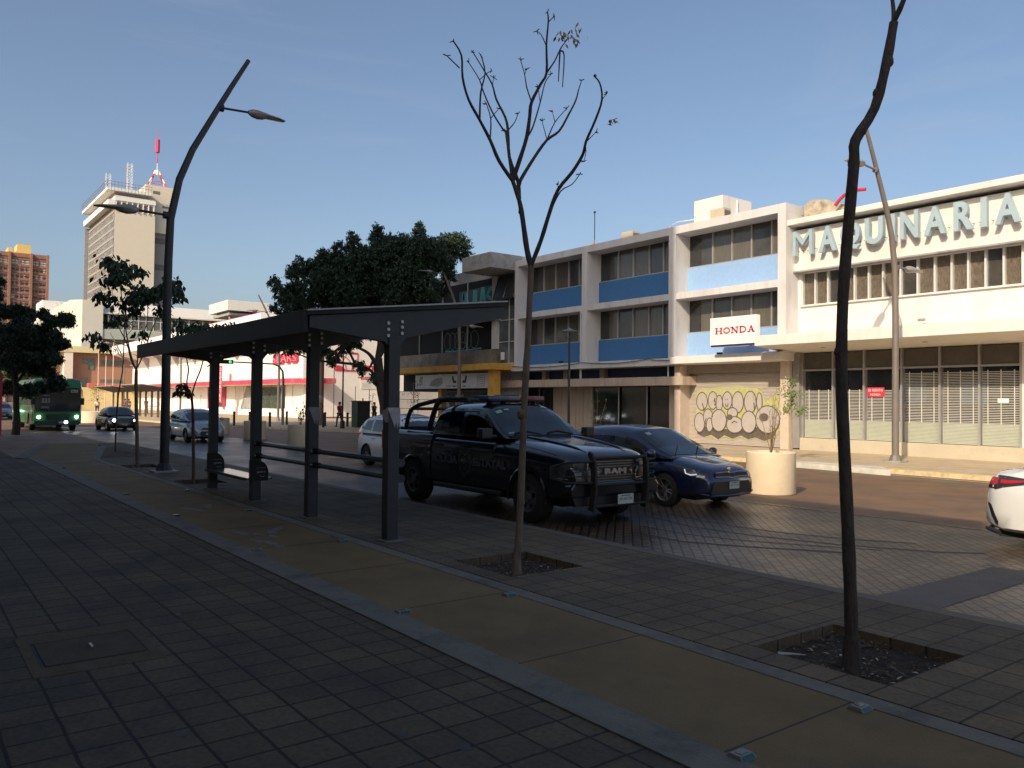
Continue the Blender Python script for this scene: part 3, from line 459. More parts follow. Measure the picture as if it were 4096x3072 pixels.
# ---------------------------------------------------------------- store with the big rooftop letters
def B_(x0, x1, y0, y1, z0, z1): return MB().box(x0, x1, y0, y1, z0, z1)
def store():
    t = thing('store_building', 'white two-storey store with large pale blue letters along its top and shuttered shop windows', 'store', (-14, 31, 0))
    X0, X1 = -20.2, -3.0
    w_ = MB().box(X0, X1, 30.3, 42, 4.0, 5.97).box(X0, X1, 30.32, 42, 7.33, 9.2).box(X0, -19.9, 30.3, 42, 5.97, 7.33).box(X0, -19.9, 30.31, 42, 0, 4.0).box(-11.5, -10.9, 30.3, 42, 5.97, 7.33).box(-11.5,-10.9,30.31,42,0,4.0).box(X0, X1, 30.7, 42, 5.97, 7.33).box(X0, X1, 31.6, 42, 0, 4.0)
    w_.build('wall', WHITE, t)
    MB().box(X0 + .03, X1, 30.0, 30.3, 7.40, 9.12).build('fascia', WHITE, t, bevel=.01)
    MB().box(X0 + .03, X1, 29.9, 30.298, 7.34, 7.40).build('fascia_trim', CONC, t)
    MB().box(-20.05, X1, 29.5, 42.2, 9.27, 9.5).build('roof_slab', mat('roof_slab_white', (0.66,0.64,0.6), .8, var=.06, dirt=(.52,.49,.45), dscale=.8), t, bevel=.02)
    c = MB(); c.prism([(28.0,4.2),(28.0,4.62),(30.3,4.66),(30.3,4.0)], lambda u,v,w:(w,u,v), -20.55, X1)
    c.build('canopy', WHITE, t, bevel=.015)
    sp = MB()
    for x in (-18.2, -14.2, -10.2): sp.disc((x, 29.2, 4.09), (0,0,1), .09, 12, .03)
    sp.build('downlights', ALU, t)
    MB().box(-19.87, X1, 30.15, 30.5, -.1, .44).build('plinth', mat('plinth_beige', (0.5,0.44,0.33), .85, var=.1, scale=2, dirt=(.4,.34,.25), dscale=1), t, bevel=.01)
    MB().box(-20.18, -19.87, 30.1, 30.6, 0, 4.0).build('pillar', mat('pillar_grey', (0.25,0.24,0.23), .8), t)
    ex = [-19.86,-18.47,-17.14,-15.64,-14.23,-12.87,-11.54]
    # ribbon of upper windows
    ux = [-19.89,-19.3,-18.72,-18.14,-17.56,-16.97,-16.39,-15.7,-15.05,-14.42,-13.82,-13.25,-12.67,-12.08,-11.5]
    ux += [-10.9 + .6 * k for k in range(13)]
    for i, (a, b) in enumerate(zip(ux, ux[1:])):
        if abs(a + 11.5) < .01: continue
        p = MB().box(a + .02, b - .02, 30.5, 30.53, 6.0, 7.33).build('window', GLASS3 if i % 5 != 2 else GLASS4, t)
        MB().box(a - .035, a + .035, 30.36, 30.54, 5.98, 7.33).build('mullion', ALUW, p)
    MB().box(-19.9, X1, 30.2, 30.56, 5.92, 5.985).build('sill', WHITE, t)
    # shop windows with perforated roller shutters
    for i, (a, b) in enumerate(zip(ex, ex[1:])):
        g = MB().box(a + .04, b - .04, 30.52, 30.54, .44, 3.98).build('shop_window', GLASS, t)
        f = MB().box(a - .035, a + .035, 30.3, 30.52, .44, 4.0).box(a, b, 30.34, 30.5, 3.22, 3.29)
        if i == 5: f.box(b - .035, b + .035, 30.3, 30.52, .44, 4.0)
        f.build('frame', ALU, g)
        s = MB()
        for k in range(24): s.box(a + .06, b - .06, 30.42, 30.45, 3.3 + k*.028, 3.318 + k*.028)
        s.build('upper_shutter', mat('shutter_dark', (0.16,0.145,0.12), .6), g); s = MB()
        s.mi = 1
        for k in range(15): s.box(a + .06, b - .06, 30.42, 30.45, .46 + k*.05, .502 + k*.05)
        s.mi = 2
        top = 2.45 if i < 3 else 3.1
        n = int((top - 1.2) / .058)
        for k in range(n): s.box(a + .06, b - .06, 30.43, 30.445, 1.22 + k*.058, 1.238 + k*.058)
        for q in (.18, .5, .82):
            xx = a + (b - a) * q
            s.box(xx - .012, xx + .012, 30.428, 30.447, 1.2, top)
        s.build('shutter', [mat('shutter_dark', (0.16,0.145,0.12), .6), GREENG, mat('shutter_white', (0.62,0.6,0.55), .5, var=.08)], g)
    # things shown behind the shop glass: red notice, blue posters
    m = MB().box(-17.05, -16.35, 30.40, 30.415, 2.15, 2.52); nt_ = m.build('notice', RED, t)
    tx = MB(); put_text(tx, 'SE RENTA', (-17.0, 30.396, 2.36), (1,0,0), (0,0,1), width=.6, height=.1, extrude=.001); put_text(tx, 'HONDA', (-16.9, 30.396, 2.2), (1,0,0), (0,0,1), width=.4, height=.08, extrude=.001); tx.build('lettering', PWHITE, nt_)
    for (x, z, ww, hh) in ((-15.9, 1.95, 1.1, .75), (-13.6, 1.9, .9, .8)):
        MB().box(x, x + ww, 30.48, 30.515, z, z + hh).build('poster', mat('poster_blue', (0.02,0.09,0.16), .4, var=.5, scale=12), t)
    MB().box(-12.3, -11.95, 30.40, 30.412, 1.95, 2.1).build('notice', PWHITE, t)
    gd = MB()
    for k in range(12):
        x = random.uniform(-14.0, -11.8); gd.mi = k % 3; gd.blob((x, 30.9, random.uniform(.9, 1.6)), .16, 1, .6, 1)
    gd.build('goods_on_display', [mat('goods_red', (.35,.02,.02), .4), mat('goods_orange', (.5,.2,.02), .4), mat('goods_dark', (.02,.02,.03), .3)], t)
    for ch, a, b in LET:
        m = MB()
        put_text(m, ch, (a, 29.72, 7.98), (1,0,0), (0,0,1), width=(b - a), height=(1.02 if ch != 'Q' else 1.1), size=1.0, extrude=.09, weight=(.0 if ch == 'M' else .03))
        if ch == 'Q':
            m = MB(); put_text(m, ch, (a, 29.72, 7.9), (1,0,0), (0,0,1), width=(b - a), height=1.1, size=1.0, extrude=.09, weight=(.0 if ch == 'M' else .03))
        m.build('letter', mat('letter_face', (0.33,0.43,0.48), .5, var=.05, scale=3), t)
    br = MB()
    for k in range(40):
        x = -19.8 + k * .21; br.box(x, x + .015, 29.8, 30.0, 8.2, 8.215)
    br.build('letter_brackets', BLACK, t)
    MB().box(-15.0, -14.72, 30.27, 30.3, 4.98, 5.06).build('vent', ALU, t)
    cm = MB().box(-20.3, -20.12, 29.9, 30.3, 6.3, 6.36).cyl((-20.2,30.3,6.3), (-20.25,29.85,6.1), .02).box(-20.4,-20.22,29.7,29.82,6.28,6.36)
    cm.build('camera_bracket', ALU, t)
    # rough parapet and red hose on the roof
    rg = MB(); rr = random.Random(5)
    prof = [(-19.9, 10.25), (-19.6, 10.42), (-19.2, 10.38), (-18.8, 10.28), (-18.2, 10.0), (-17.7, 9.8)]
    for (a, za), (b, zb) in zip(prof, prof[1:]): rg.add([(a,30.5,9.45),(b,30.5,9.45),(b,30.5,zb),(a,30.5,za),(a,31.5,9.45),(b,31.5,9.45),(b,31.5,zb),(a,31.5,za)], [(0,1,2,3),(5,4,7,6),(3,2,6,7),(0,3,7,4),(1,5,6,2)])
    rg.build('parapet', mat('rough_concrete', (0.42,0.36,0.27), .95, var=.3, scale=4, bump=1, bscale=10, dirt=(.2,.17,.13), dscale=3), t)
    MB().tube([(-18.3,30.2,9.9),(-18.1,30.2,10.1),(-17.9,30.2,10.25),(-17.65,30.2,10.33),(-17.4,30.2,10.35),(-17.0,30.2,10.3)], .07, 8).build('hose', RED, t, smooth=True)
    t.location = (-13.58, 30.07, .053); t.scale = (.97, .97, .97)
store()

# ---------------------------------------------------------------- office block with blue panels
def office():
    t = thing('office_building', 'three-storey office block with white grid frame and blue panels under each window row', 'office building', (-28, 29, 0))
    cols = [(-37.45,-37.16), (-31.67,-31.27), (-25.67,-25.25), (-19.81,-19.43)]
    f = MB()
    for i, (a, b) in enumerate(cols): f.box(a, b, 28.5, 29.6, 3.9, 9.62)
    for (a, _), (_, b) in ((cols[0], cols[3]),):
        f.box(a, b, 28.5, 42, 9.62, 9.98)
    for (_, a), (b, _) in zip(cols, cols[1:]):
        f.box(a, b, 28.52, 29.6, 6.60, 6.90)
    f.build('frame', GREYW, t, bevel=.008)
    MB().box(-37.45, -25.3, 28.3, 29.6, 3.58, 3.9).build('ledge', GREYW, t, bevel=.01)
    MB().prism([(28.2,3.62),(28.2,3.92),(28.5,3.98),(29.6,3.98),(29.6,3.58)], lambda u,v,w:(w,u,v), -25.3, -19.5).build('ledge', WHITE, t, bevel=.01)
    MB().box(-37.4, -19.45, 29.75, 42, 3.0, 9.6).box(-37.4,-25.4,30.4,42,0,3).box(-25.4,-19.5,29.76,42,0,3.0).build('wall', CONC, t)
    MB().box(-19.45, -19.43, 29.6, 42, 0, 9.6).build('side_wall', GREYW, t)
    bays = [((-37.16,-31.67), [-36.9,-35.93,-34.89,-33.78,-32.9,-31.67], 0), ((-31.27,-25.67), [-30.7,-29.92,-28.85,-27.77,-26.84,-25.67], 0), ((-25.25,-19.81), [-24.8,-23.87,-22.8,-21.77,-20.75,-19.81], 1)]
    for (a, b), ms, lit in bays:
        for lo, hi, top in ((6.9, 8.12, 9.62), (3.9, 5.08, 6.6)):
            MB().box(a, b, 29.36, 29.7, lo, hi).build('panel', BLUE_SUNLIT if lit else BLUE, t, bevel=.004)
            wf = MB().box(a, b, 29.40, 29.52, hi, hi + .05)
            for m_ in ms[1:-1]: wf.box(m_ - .03, m_ + .03, 29.42, 29.5, hi + .05, top)
            w_ = wf.build('window', ALU, t)
            edges = [a] + ms[1:]
            for k, (p, q) in enumerate(zip(edges, edges[1:])):
                mid = p + (q - p) * (.5 if k == 0 else .0)
                if k == 0:
                    MB().box(p, mid, 29.5, 29.51, hi + .05, top).build('pane', GLASS, w_)
                cur = GLASS2 if (k + (hi > 6)) % 3 != 1 else GLASS4
                MB().box(mid, q, 29.5, 29.51, hi + .05, top).build('pane', cur, w_)
            if hi < 6:
                gr = MB()
                nx = int((b - a) / .13)
                for k in range(nx):
                    x = a + (k + .5) * (b - a) / nx
                    if lit and 1.3 < x - a < 4.0: continue
                    gr.box(x - .006, x + .006, 29.515, 29.525, hi, hi + 1.2)
                for k in range(8): gr.box(a, b, 29.513, 29.527, hi + .1 + k*.14, hi + .112 + k*.14)
                gr.build('grille', mat('grille_tan', (0.32,0.27,0.2), .6), w_)
    # ground floor, left: stone canopy and dark shop windows
    MB().box(-38.9, -24.75, 28.45, 29.6, 2.66, 3.06).build('stone_canopy', STONE, t, bevel=.006)
    ln = MB()
    for x in (-36.2,-34.6,-33.0,-31.4,-29.8,-28.1,-26.4): ln.box(x - .006, x + .006, 28.447, 28.452, 2.66, 3.06)
    ln.build('stone_joints', mat('joint_brown', (.2,.15,.11), .9), t)
    MB().box(-37.3, -25.2, 29.6, 30.4, 3.0, 3.6).build('recessed_wall', DBLUE, t)
    pr = MB()
    for x in (-35.7,-33.85,-30.95): MB().box(x - .16, x + .16, 29.3, 29.62, 3.06, 3.58).build('stub_pillar', STONE, t)
    for x in (-31.75,-25.75): MB().cyl((x,28.6,3.06), (x,28.6,3.6), .03).build('canopy_rod', ALUW, t)
    for a, b in ((-38.4,-36.63),(-36.63,-35.35),(-32.2,-30.15),(-30.15,-28.17),(-28.17,-26.25)):
        g = MB().box(a + .03, b - .03, 29.86, 29.88, .1, 2.66).build('shop_window', GLASS, t)
        MB().box(b - .04, b + .04, 29.76, 29.92, 0, 2.66).box(a - .04, a + .04, 29.765, 29.92, 0, 2.66).build('frame', ALU, g)
        s = MB()
        for k in range(26): s.box(a + .05, b - .05, 30.0, 30.02, .3 + k*.06, .33 + k*.06)
        s.build('shutter', mat('inner_shutter', (.05,.05,.05), .5), g)
    MB().box(-35.31, -32.24, 29.8, 30.2, 0, 2.66).build('stone_wall', STONE, t)
    ln = MB()
    for x in (-34.7,-34.1,-33.5,-32.9): ln.box(x - .008, x + .008, 29.794, 29.802, 0, 2.66)
    ln.build('stone_joints', mat('joint_brown', (.2,.15,.11), .9), t)
    PM = mat('pillar_marble', (.55,.45,.36), .6, var=.1, scale=3)
    MB().box(-25.5, -25.15, 28.75, 29.75, 0, 3.58).build('pillar', PM, t, bevel=.005)
    MB().box(-26.3, -25.5, 29.3, 29.9, 0, 3.0).build('side_pier', PM, t)
    MB().box(-20.02, -19.62, 29.0, 29.75, 0, 3.6).build('right_pillar', PM, t, bevel=.005)
    # right: roller shutter painted with graffiti
    sh = MB(); n = 58; prof = []
    for k in range(n * 4 + 1):
        z = 0.02 + 3.5 * k / (n * 4); prof.append((29.42 - .014 * math.sin(k * math.pi / 2), z))
    vs = []
    for y, z in prof: vs += [(-25.15, y, z), (-20.02, y, z)]
    sh.add(vs, [(2*i, 2*i+1, 2*i+3, 2*i+2) for i in range(len(prof) - 1)])
    shut = sh.build('roller_shutter', SLAT, t)
    MB().box(-25.15, -20.02, 29.2, 29.38, 3.2, 3.6).build('shutter_housing', mat('housing', (.3,.26,.22), .6), t)
    P = lambda d: (lambda u, v: (u, 29.398 - d, v))
    glow = MB().add([P(.0)(*q) for q in GLOW], [tuple(range(len(GLOW)))]); 
    glow.build('graffiti_glow', mat('spray_lime', (.43,.42,.17), .7, var=.2, scale=5, dirt=(.46,.42,.36), dscale=1.8), shut)
    bs = MB().add([P(.004)(*q) for q in GBASE], [tuple(range(len(GBASE)))])
    DK = mat('spray_black', (.11,.085,.07), .7, var=.3, scale=7); LT = mat('spray_silver', (.42,.375,.34), .6, var=.08, scale=5)
    out = MB(); fil = MB(); d = .006
    for cx, cz, rx, rz in BUB:
        e = ell(cx, cz, rx + .035, rz + .035, 22); bs.add([P(d)(*q) for q in e], [tuple(range(22))]); d += .0012
        e = ell(cx, cz, rx - .012, rz - .012, 22); fil.add([P(d)(*q) for q in e], [tuple(range(22))]); d += .0012
    for cx, cz, r_ in ((-22.84,1.24,.17),(-21.06,1.27,.24),(-23.79,1.27,.05)):
        e = ell(cx, cz, r_, r_ * .75, 16); bs.add([P(d)(*q) for q in e], [tuple(range(16))]); d += .0005
    ribbon(bs, ell(-23.0, 1.85, .08, .13, 8, math.pi, 2*math.pi, False), .035, P(d))
    for x in (-23.06,-22.94): bs.add([P(d)(*q) for q in ell(x, 2.02, .02, .035, 8)], [tuple(range(8))])
    for pts in ([(-23.64,2.09),(-23.69,1.94),(-23.57,1.88),(-23.67,1.75)],[(-24.37,1.85),(-24.27,1.63),(-24.29,1.51)],[(-24.13,1.17),(-24.22,.93),(-24.19,.74)],[(-22.72,.98),(-22.58,1.07),(-22.43,1.01)],[(-21.56,1.9),(-21.54,1.61)]):
        ribbon(bs, pts, .05, P(d))
    fil.build('graffiti_fill', LT, shut); bs.build('graffiti_outline', DK, shut)
    # cable sagging along the ledge, pipes
    cb = MB()
    for (x0, x1, s, z) in ((-37.3,-31.5,.12,3.86),(-31.5,-26.5,.15,3.92),(-26.5,-19.9,.14,3.86)):
        cb.tube([(x0 + (x1-x0)*k/10, 28.24 - (0.06 if x0 > -26 else 0), z - s*4*(k/10)*(1-k/10)) for k in range(11)], .018, 5)
    cb.tube([(-37.4,28.3,3.6),(-37.6,28.3,3.1),(-37.4,28.3,3.3),(-37.2,28.3,3.1)], .012, 4)
    cb.build('cable', BLACK, t)
    MB().cyl((-31.7,28.47,3.06),(-31.7,28.47,6.6),.03).build('downpipe', ALUW, t)
    MB().box(-22.55,-22.35,28.1,28.25,3.95,4.03).box(-34.3,-34.1,29.2,29.35,4.0,4.1).build('floodlight', BLACK, t)
    # roof: lift house, air conditioners, mast
    MB().box(-26.3, -24.56, 31.0, 33.2, 9.98, 11.72).build('lift_house', WHITE, t, bevel=.02)
    MB().cyl((-24.5,32.0,10),(-24.5,32.0,11.6),.03).build('vent_pipe', PWHITE, t)
office()
def aircon(x, y, z, sx, sy, sz, label):
    a = thing('air_conditioner', label, 'air conditioner', (x, y, z))
    MB().box(x - sx/2, x + sx/2, y - sy/2, y + sy/2, z, z + sz).build('casing', mat('ac_beige', (.5,.44,.32), .6, var=.08), a, bevel=.01)
    g = MB()
    for k in range(7): g.box(x + sx/2, x + sx/2 + .012, y - sy/2 + .06, y + sy/2 - .06, z + .08 + k*(sz-.16)/7, z + .1 + k*(sz-.16)/7)
    g.build('fan_grille', BLACK, a)
aircon(-23.25, 29.2, 9.98, .75, .5, .52, 'beige air conditioner on the office roof edge in front of the white lift house')
aircon(-29.2, 29.6, 9.98, .8, .6, .5, 'small grey air conditioner alone on the office roof beside the mast')
ms = thing('roof_mast', 'thin antenna mast with a small box standing on the office roof', 'antenna mast', (-31.9, 29.6, 9.98))
MB().cyl((-31.9,29.6,9.98),(-31.9,29.6,12.0),.025).build('pole', STEELB, ms)
MB().box(-32.0,-31.85,29.5,29.6,10.1,10.5).build('box', CONC, ms)
MB().blob((-31.9,29.6,12.0), .07).build('tip', STEELB, ms)
hp = MB().tube([(-26.4,29.2,9.99),(-26.2,29.2,10.25),(-25.8,29.2,10.36),(-24.6,29.2,10.3),(-24.2,29.2,10.25)], .022, 6)
tag(hp.build('roof_hose', PWHITE), 'white hose arching over the office roof edge beside the air conditioner', 'hose')
# square sign with red slab letters
sg = thing('sign', 'square white sign with red slab-serif capitals projecting beside the canopy', 'sign', (-21.1, 27.6, 4.3))
MB().box(-22.46, -20.13, 27.55, 27.8, 4.29, 5.44).build('panel', mat('sign_white', (.8,.79,.77), .45, var=.03), sg, bevel=.01)
MB().box(-22.46,-20.13,27.6,27.75,4.22,4.288).build('bottom_edge', mat('sign_purple', (.06,.03,.12), .5), sg)
MB().box(-21.6,-21.5,27.8,29.4,4.6,4.68).box(-20.8,-20.7,27.8,29.4,4.6,4.68).build('bracket', ALU, sg)
def slab(ch, x, w_, z, h, T=.072):
    m = MB(); q = [];s_ = .04
    def bar(a, b, th): ribbon(m, [a, b], th, lambda u, v: (u, 27.544, v))
    L_, R_, M_ = x, x + w_, x + w_ / 2; se = T * 1.1
    def ser(cx, cz): bar((cx - se, cz), (cx + se, cz), s_)
    if ch == 'H':
        bar((L_+T*.8,z),(L_+T*.8,z+h),T); bar((R_-T*.8,z),(R_-T*.8,z+h),T); bar((L_+T,z+h/2),(R_-T,z+h/2),s_)
        for cx in (L_+T*.8, R_-T*.8): ser(cx, z+s_/2); ser(cx, z+h-s_/2)
    if ch == 'O': ribbon(m, ell(M_, z+h/2, w_/2-T/2, h/2-T*.35, 18), T*.85, lambda u, v: (u, 27.544, v), True)
    if ch == 'N':
        bar((L_+T*.8,z),(L_+T*.8,z+h),T*.7); bar((R_-T*.8,z),(R_-T*.8,z+h),T*.7); bar((L_+T*.6,z+h),(R_-T*.6,z),T)
        ser(L_+T*.8, z+s_/2); ser(R_-T*.8, z+h-s_/2); ser(L_+T*.5, z+h-s_/2)
    if ch == 'D':
        bar((L_+T*.9,z),(L_+T*.9,z+h),T); ribbon(m, [(L_+.3*T,z+h-s_/2)]+ell(L_+w_*.45, z+h/2, w_*.55-T/2, h/2-s_/2, 10, math.pi/2, -math.pi/2, False)+[(L_+.3*T,z+s_/2)], T*.8, lambda u, v: (u, 27.544, v))
    if ch == 'A':
        bar((L_+T*.9,z),(M_,z+h),s_*1.1); bar((M_-.01,z+h),(R_-T*.9,z),T); bar((L_+w_*.28,z+h*.33),(R_-w_*.25,z+h*.33),s_); ser(L_+T*.9, z+s_/2); ser(R_-T*.9, z+s_/2)
    m.build('letter', mat('sign_red', (.5,.0,.04), .5), sg)
for i, ch in enumerate('HONDA'): slab(ch, -22.18 + i * .405, .36, 4.74, .27)

# ---------------------------------------------------------------- graffitied corner building with ochre canopy
def corner():
    t = thing('corner_building', 'run-down grey building with graffiti, ochre shop canopy and a boxy concrete roof overhang', 'building', (-43, 29, 0))
    GR = mat('grubby_wall', (.20,.18,.155), .9, var=.25, scale=1.5, dirt=(.1,.09,.08), dscale=.8)
    MB().box(-52, -37.46, 29.5, 42, 2.5, 9.3).box(-52,-37.46,33,42,0,2.5).build('wall', mat('dark_interior', (.03,.03,.03), .9), t)
    MB().box(-40.35, -37.47, 26.75, 30, 9.47, 10.34).build('roof_box', mat('weathered_concrete', (.36,.345,.33), .9, var=.12, scale=2.5, bump=.3, dirt=(.2,.19,.18), dscale=2), t, bevel=.012)
    MB().box(-55, -38.9, 29.1, 42, 9.42, 10.15).build('roof_band', CONC, t)
    MB().box(-52, -39.4, 28.6, 29.5, 3.95, 5.0).build('spandrel', GR, t)
    MB().box(-52, -39.4, 28.4, 29.5, 6.75, 6.95).build('ledge', CONC, t)
    MB().box(-40.05, -39.65, 28.75, 29.5, 4.0, 9.42).build('pilaster', GREYW, t)
    MB().box(-39.65, -37.46, 28.9, 29.5, 0, 4.1).build('pier', mat('peeling_white', (.42,.42,.41), .85, var=.12, dirt=(.25,.24,.22), dscale=3), t)
    for (z0, z1) in ((7.0, 9.42), (5.0, 6.75)):
        for k in range(4):
            a = -52 + k * 2.97
            w_ = MB().box(a, a + 2.93, 29.1, 29.14, z0, z1).build('window', mat('dirty_dark_glass', (.010,.011,.012), .6, spec=.15), t)
            MB().box(a + 2.92, a + 2.98, 29.02, 29.16, z0, z1).build('mullion', ALU, w_)
    # stairwell glazing
    sw = MB().box(-39.65, -37.47, 28.98, 29.0, 4.1, 9.4).build('stair_window', mat('stair_glass', (.10,.115,.12), .12, var=.2, spec=.6), t)
    fr = MB()
    for x in (-39.6,-38.55,-37.5): fr.box(x - .03, x + .03, 28.93, 29.0, 4.1, 8.0)
    for z in (4.12,5.4,6.7,8.0): fr.box(-39.65, -37.47, 28.935, 28.99, z - .02, z + .02)
    fr.build('frame', ALUW, sw)
    tl = MB().add([(-39.6,28.5,7.95),(-37.5,28.5,7.95),(-37.5,28.92,9.3),(-39.6,28.92,9.3)],[(0,1,2,3)])
    for x in (-39.6,-38.55,-37.52): tl.tube([(x,28.48,7.93),(x,28.92,9.32)], .03, 4)
    tl.tube([(-39.62,28.48,7.93),(-37.5,28.48,7.93)], .03, 4)
    tl.build('tilted_window', mat('tilted_glass', (.05,.05,.05), .2), sw)
    # graffiti on the upper windows: rounded letters in turquoise
    TQ = mat('spray_turquoise', (.07,.30,.30), .6, var=.25, scale=4); G1 = mat('spray_grey_line', (.2,.23,.22), .7); F = lambda u, v: (u, 29.05, v)
    gm = MB().add([F(-44.1,7.02), F(-40.1,7.02), F(-40.1,9.0), F(-44.1,8.9)], [(0,1,2,3)])
    gm.build('graffiti_ground', mat('spray_teal_dark', (.02,.075,.085), .6, var=.3, scale=3), t)
    F2 = lambda u, v: (u, 29.04, v)
    g2 = MB()
    ribbon(g2, [(-43.75,7.2),(-43.62,8.75)], .3, F2); g2.add([F2(*q) for q in ell(-43.35,8.5,.34,.32,14)], [tuple(range(14))]); g2.add([(q[0],29.037,q[1]) for q in ell(-43.25,7.85,.44,.5,14)], [tuple(range(14))])
    ribbon(g2, [(-42.4,7.1),(-42.25,8.85)], .5, F2)
    ribbon(g2, [(-41.85,7.1),(-41.45,8.95)], .3, F2); ribbon(g2, [(-41.4,8.95),(-41.05,7.1)], .3, lambda u,v:(u,29.035,v)); ribbon(g2, [(-41.65,7.8),(-41.2,7.8)], .2, lambda u,v:(u,29.03,v))
    ribbon(g2, [(-40.3,8.85),(-40.75,8.7),(-40.95,8.35),(-40.55,8.15),(-40.35,7.85),(-40.75,7.5),(-41.0,7.4)], .28, lambda u,v:(u,29.034,v))
    g2.build('graffiti_letters', TQ, t)
    g3 = MB(); F3 = lambda u, v: (u, 29.03, v)
    for (cx, w_) in ((-45.4,.4),(-44.8,.4),(-44.2,.4),(-43.6,.35),(-43.0,.4),(-42.3,.45)):
        ribbon(g3, ell(cx, 5.75, w_, .55, 16), .035, F3, True)
    ribbon(g3, [(-43.5,6.1),(-43.9,5.7),(-43.1,5.5),(-43.6,5.1)], .04, F3)
    g3.build('graffiti_lines', G1, t)
    g5 = MB()
    ribbon(g5, [(-45.7,5.12),(-44,5.08),(-42.5,5.12),(-41.5,5.15)], .1, lambda u,v:(u,29.025,v))
    g5.build('graffiti_base', TQ, t)
    g4 = MB(); pts = [(-51 + k*.25, 4.4 + .28*math.sin(k*1.7)) for k in range(16)]
    ribbon(g4, pts, .04, lambda u, v: (u, 28.59, v)); g4.build('graffiti_scrawl', G1, t)
    # ochre canopy, post, sign board with furniture pictures, railings
    MB().prism([(-52,27.3),(-40.6,27.1),(-37.45,26.9),(-37.45,28.9),(-52,28.9)], lambda u,v,w:(u,v,w), 3.66, 4.03).build('canopy', YEL, t, bevel=.01)
    MB().box(-38.35, -37.8, 27.3, 27.8, 0, 3.66).build('post', YEL, t, bevel=.01)
    MB().box(-44.7, -44.3, 27.9, 28.3, 0, 3.66).build('post', YEL, t, bevel=.01)
    sb = MB().box(-47.0, -38.5, 27.55, 27.7, 2.62, 3.52).build('sign_board', mat('board_white', (.5,.5,.5), .5, var=.05, dirt=(.4,.4,.4), dscale=2), t)
    pc = MB(); Q = lambda u, v: (u, 27.543, v); DK = mat('print_dark', (.035,.03,.028), .6)
    for s_ in (-1, 1):
        cx = -41.7 + s_ * .55
        pc.add([Q(cx - .22*s_, 2.95), Q(cx + .18*s_, 2.95), Q(cx + .30*s_, 3.35), Q(cx + .12*s_, 3.4), Q(cx + .02*s_, 3.12), Q(cx - .22*s_, 3.1)], [(0,1,2,3,4,5)])
        pc.add([Q(cx - .16, 2.72), Q(cx + .16, 2.72), Q(cx + .16, 2.78), Q(cx - .16, 2.78)], [(0,1,2,3)])
    ribbon(pc, [(-41.7,3.1),(-41.7,2.8)], .03, Q); ribbon(pc, [(-41.95,3.12),(-41.45,3.12)], .03, Q)
    for k in range(6): ribbon(pc, [(-39.8, 2.72 + k*.12), (-39.0, 2.78 + k*.12)], .02, Q)
    ribbon(pc, [(-39.8,2.7),(-39.8,3.4)], .02, Q); ribbon(pc, [(-39.0,2.75),(-39.0,3.42)], .02, Q)
    pc.mi = 1
    pc.add([Q(-45.2,2.8), Q(-44.1,2.72), Q(-43.6,2.95), Q(-43.6,3.3), Q(-44.3,3.3), Q(-45.0,3.1)], [(0,1,2,3,4,5)])
    pc.add([Q(-46.5,3.0), Q(-46.1,3.0), Q(-46.0,3.42), Q(-46.4,3.42)], [(0,1,2,3)]); pc.add([Q(-46.6,2.88), Q(-46.0,2.88), Q(-46.0,2.97), Q(-46.6,2.97)], [(0,1,2,3)])
    ribbon(pc, [(-46.3,2.88),(-46.3,2.72)], .03, Q)
    pc.mi = 2
    put_text(pc, 'www.jarama.com', (-43.2, 27.543, 2.72), (1,0,0), (0,0,1), width=1.5, height=.12, extrude=.001)
    pc.build('printed_pictures', [DK, mat('print_grey', (.25,.24,.23), .6), mat('print_blue', (.1,.1,.25), .6)], sb)
    rl = MB()
    n = 110
    for k in range(n):
        x = -51.5 + k * (13.1 / n); rl.box(x - .012, x + .012, 27.9, 27.92, .05, 2.45)
    for z in (.3, 1.3, 1.9, 2.45): rl.box(-51.5, -38.4, 27.89, 27.93, z, z + .03)
    rl.build('railings', mat('railing_grey', (.12,.12,.12), .5), t)
    bk = MB()
    for (a, b, z0, z1) in ((-50.6,-49.4,.3,2.2),(-48.6,-47.6,.2,2.3),(-46.4,-45.4,.3,2.1),(-43.6,-42.3,1.4,2.3),(-42.0,-41.2,.6,1.8)):
        bk.box(a, b, 31.8, 31.85, z0, z1)
    bk.build('yard_light_panels', mat('yard_light_white', (.75,.72,.66), .7), t)  # white panels paint the bright lit yard seen through the railings
    MB().box(-38.75,-38.5,28.5,28.6,4.3,4.75).build('meter_box', PWHITE, t)
corner()
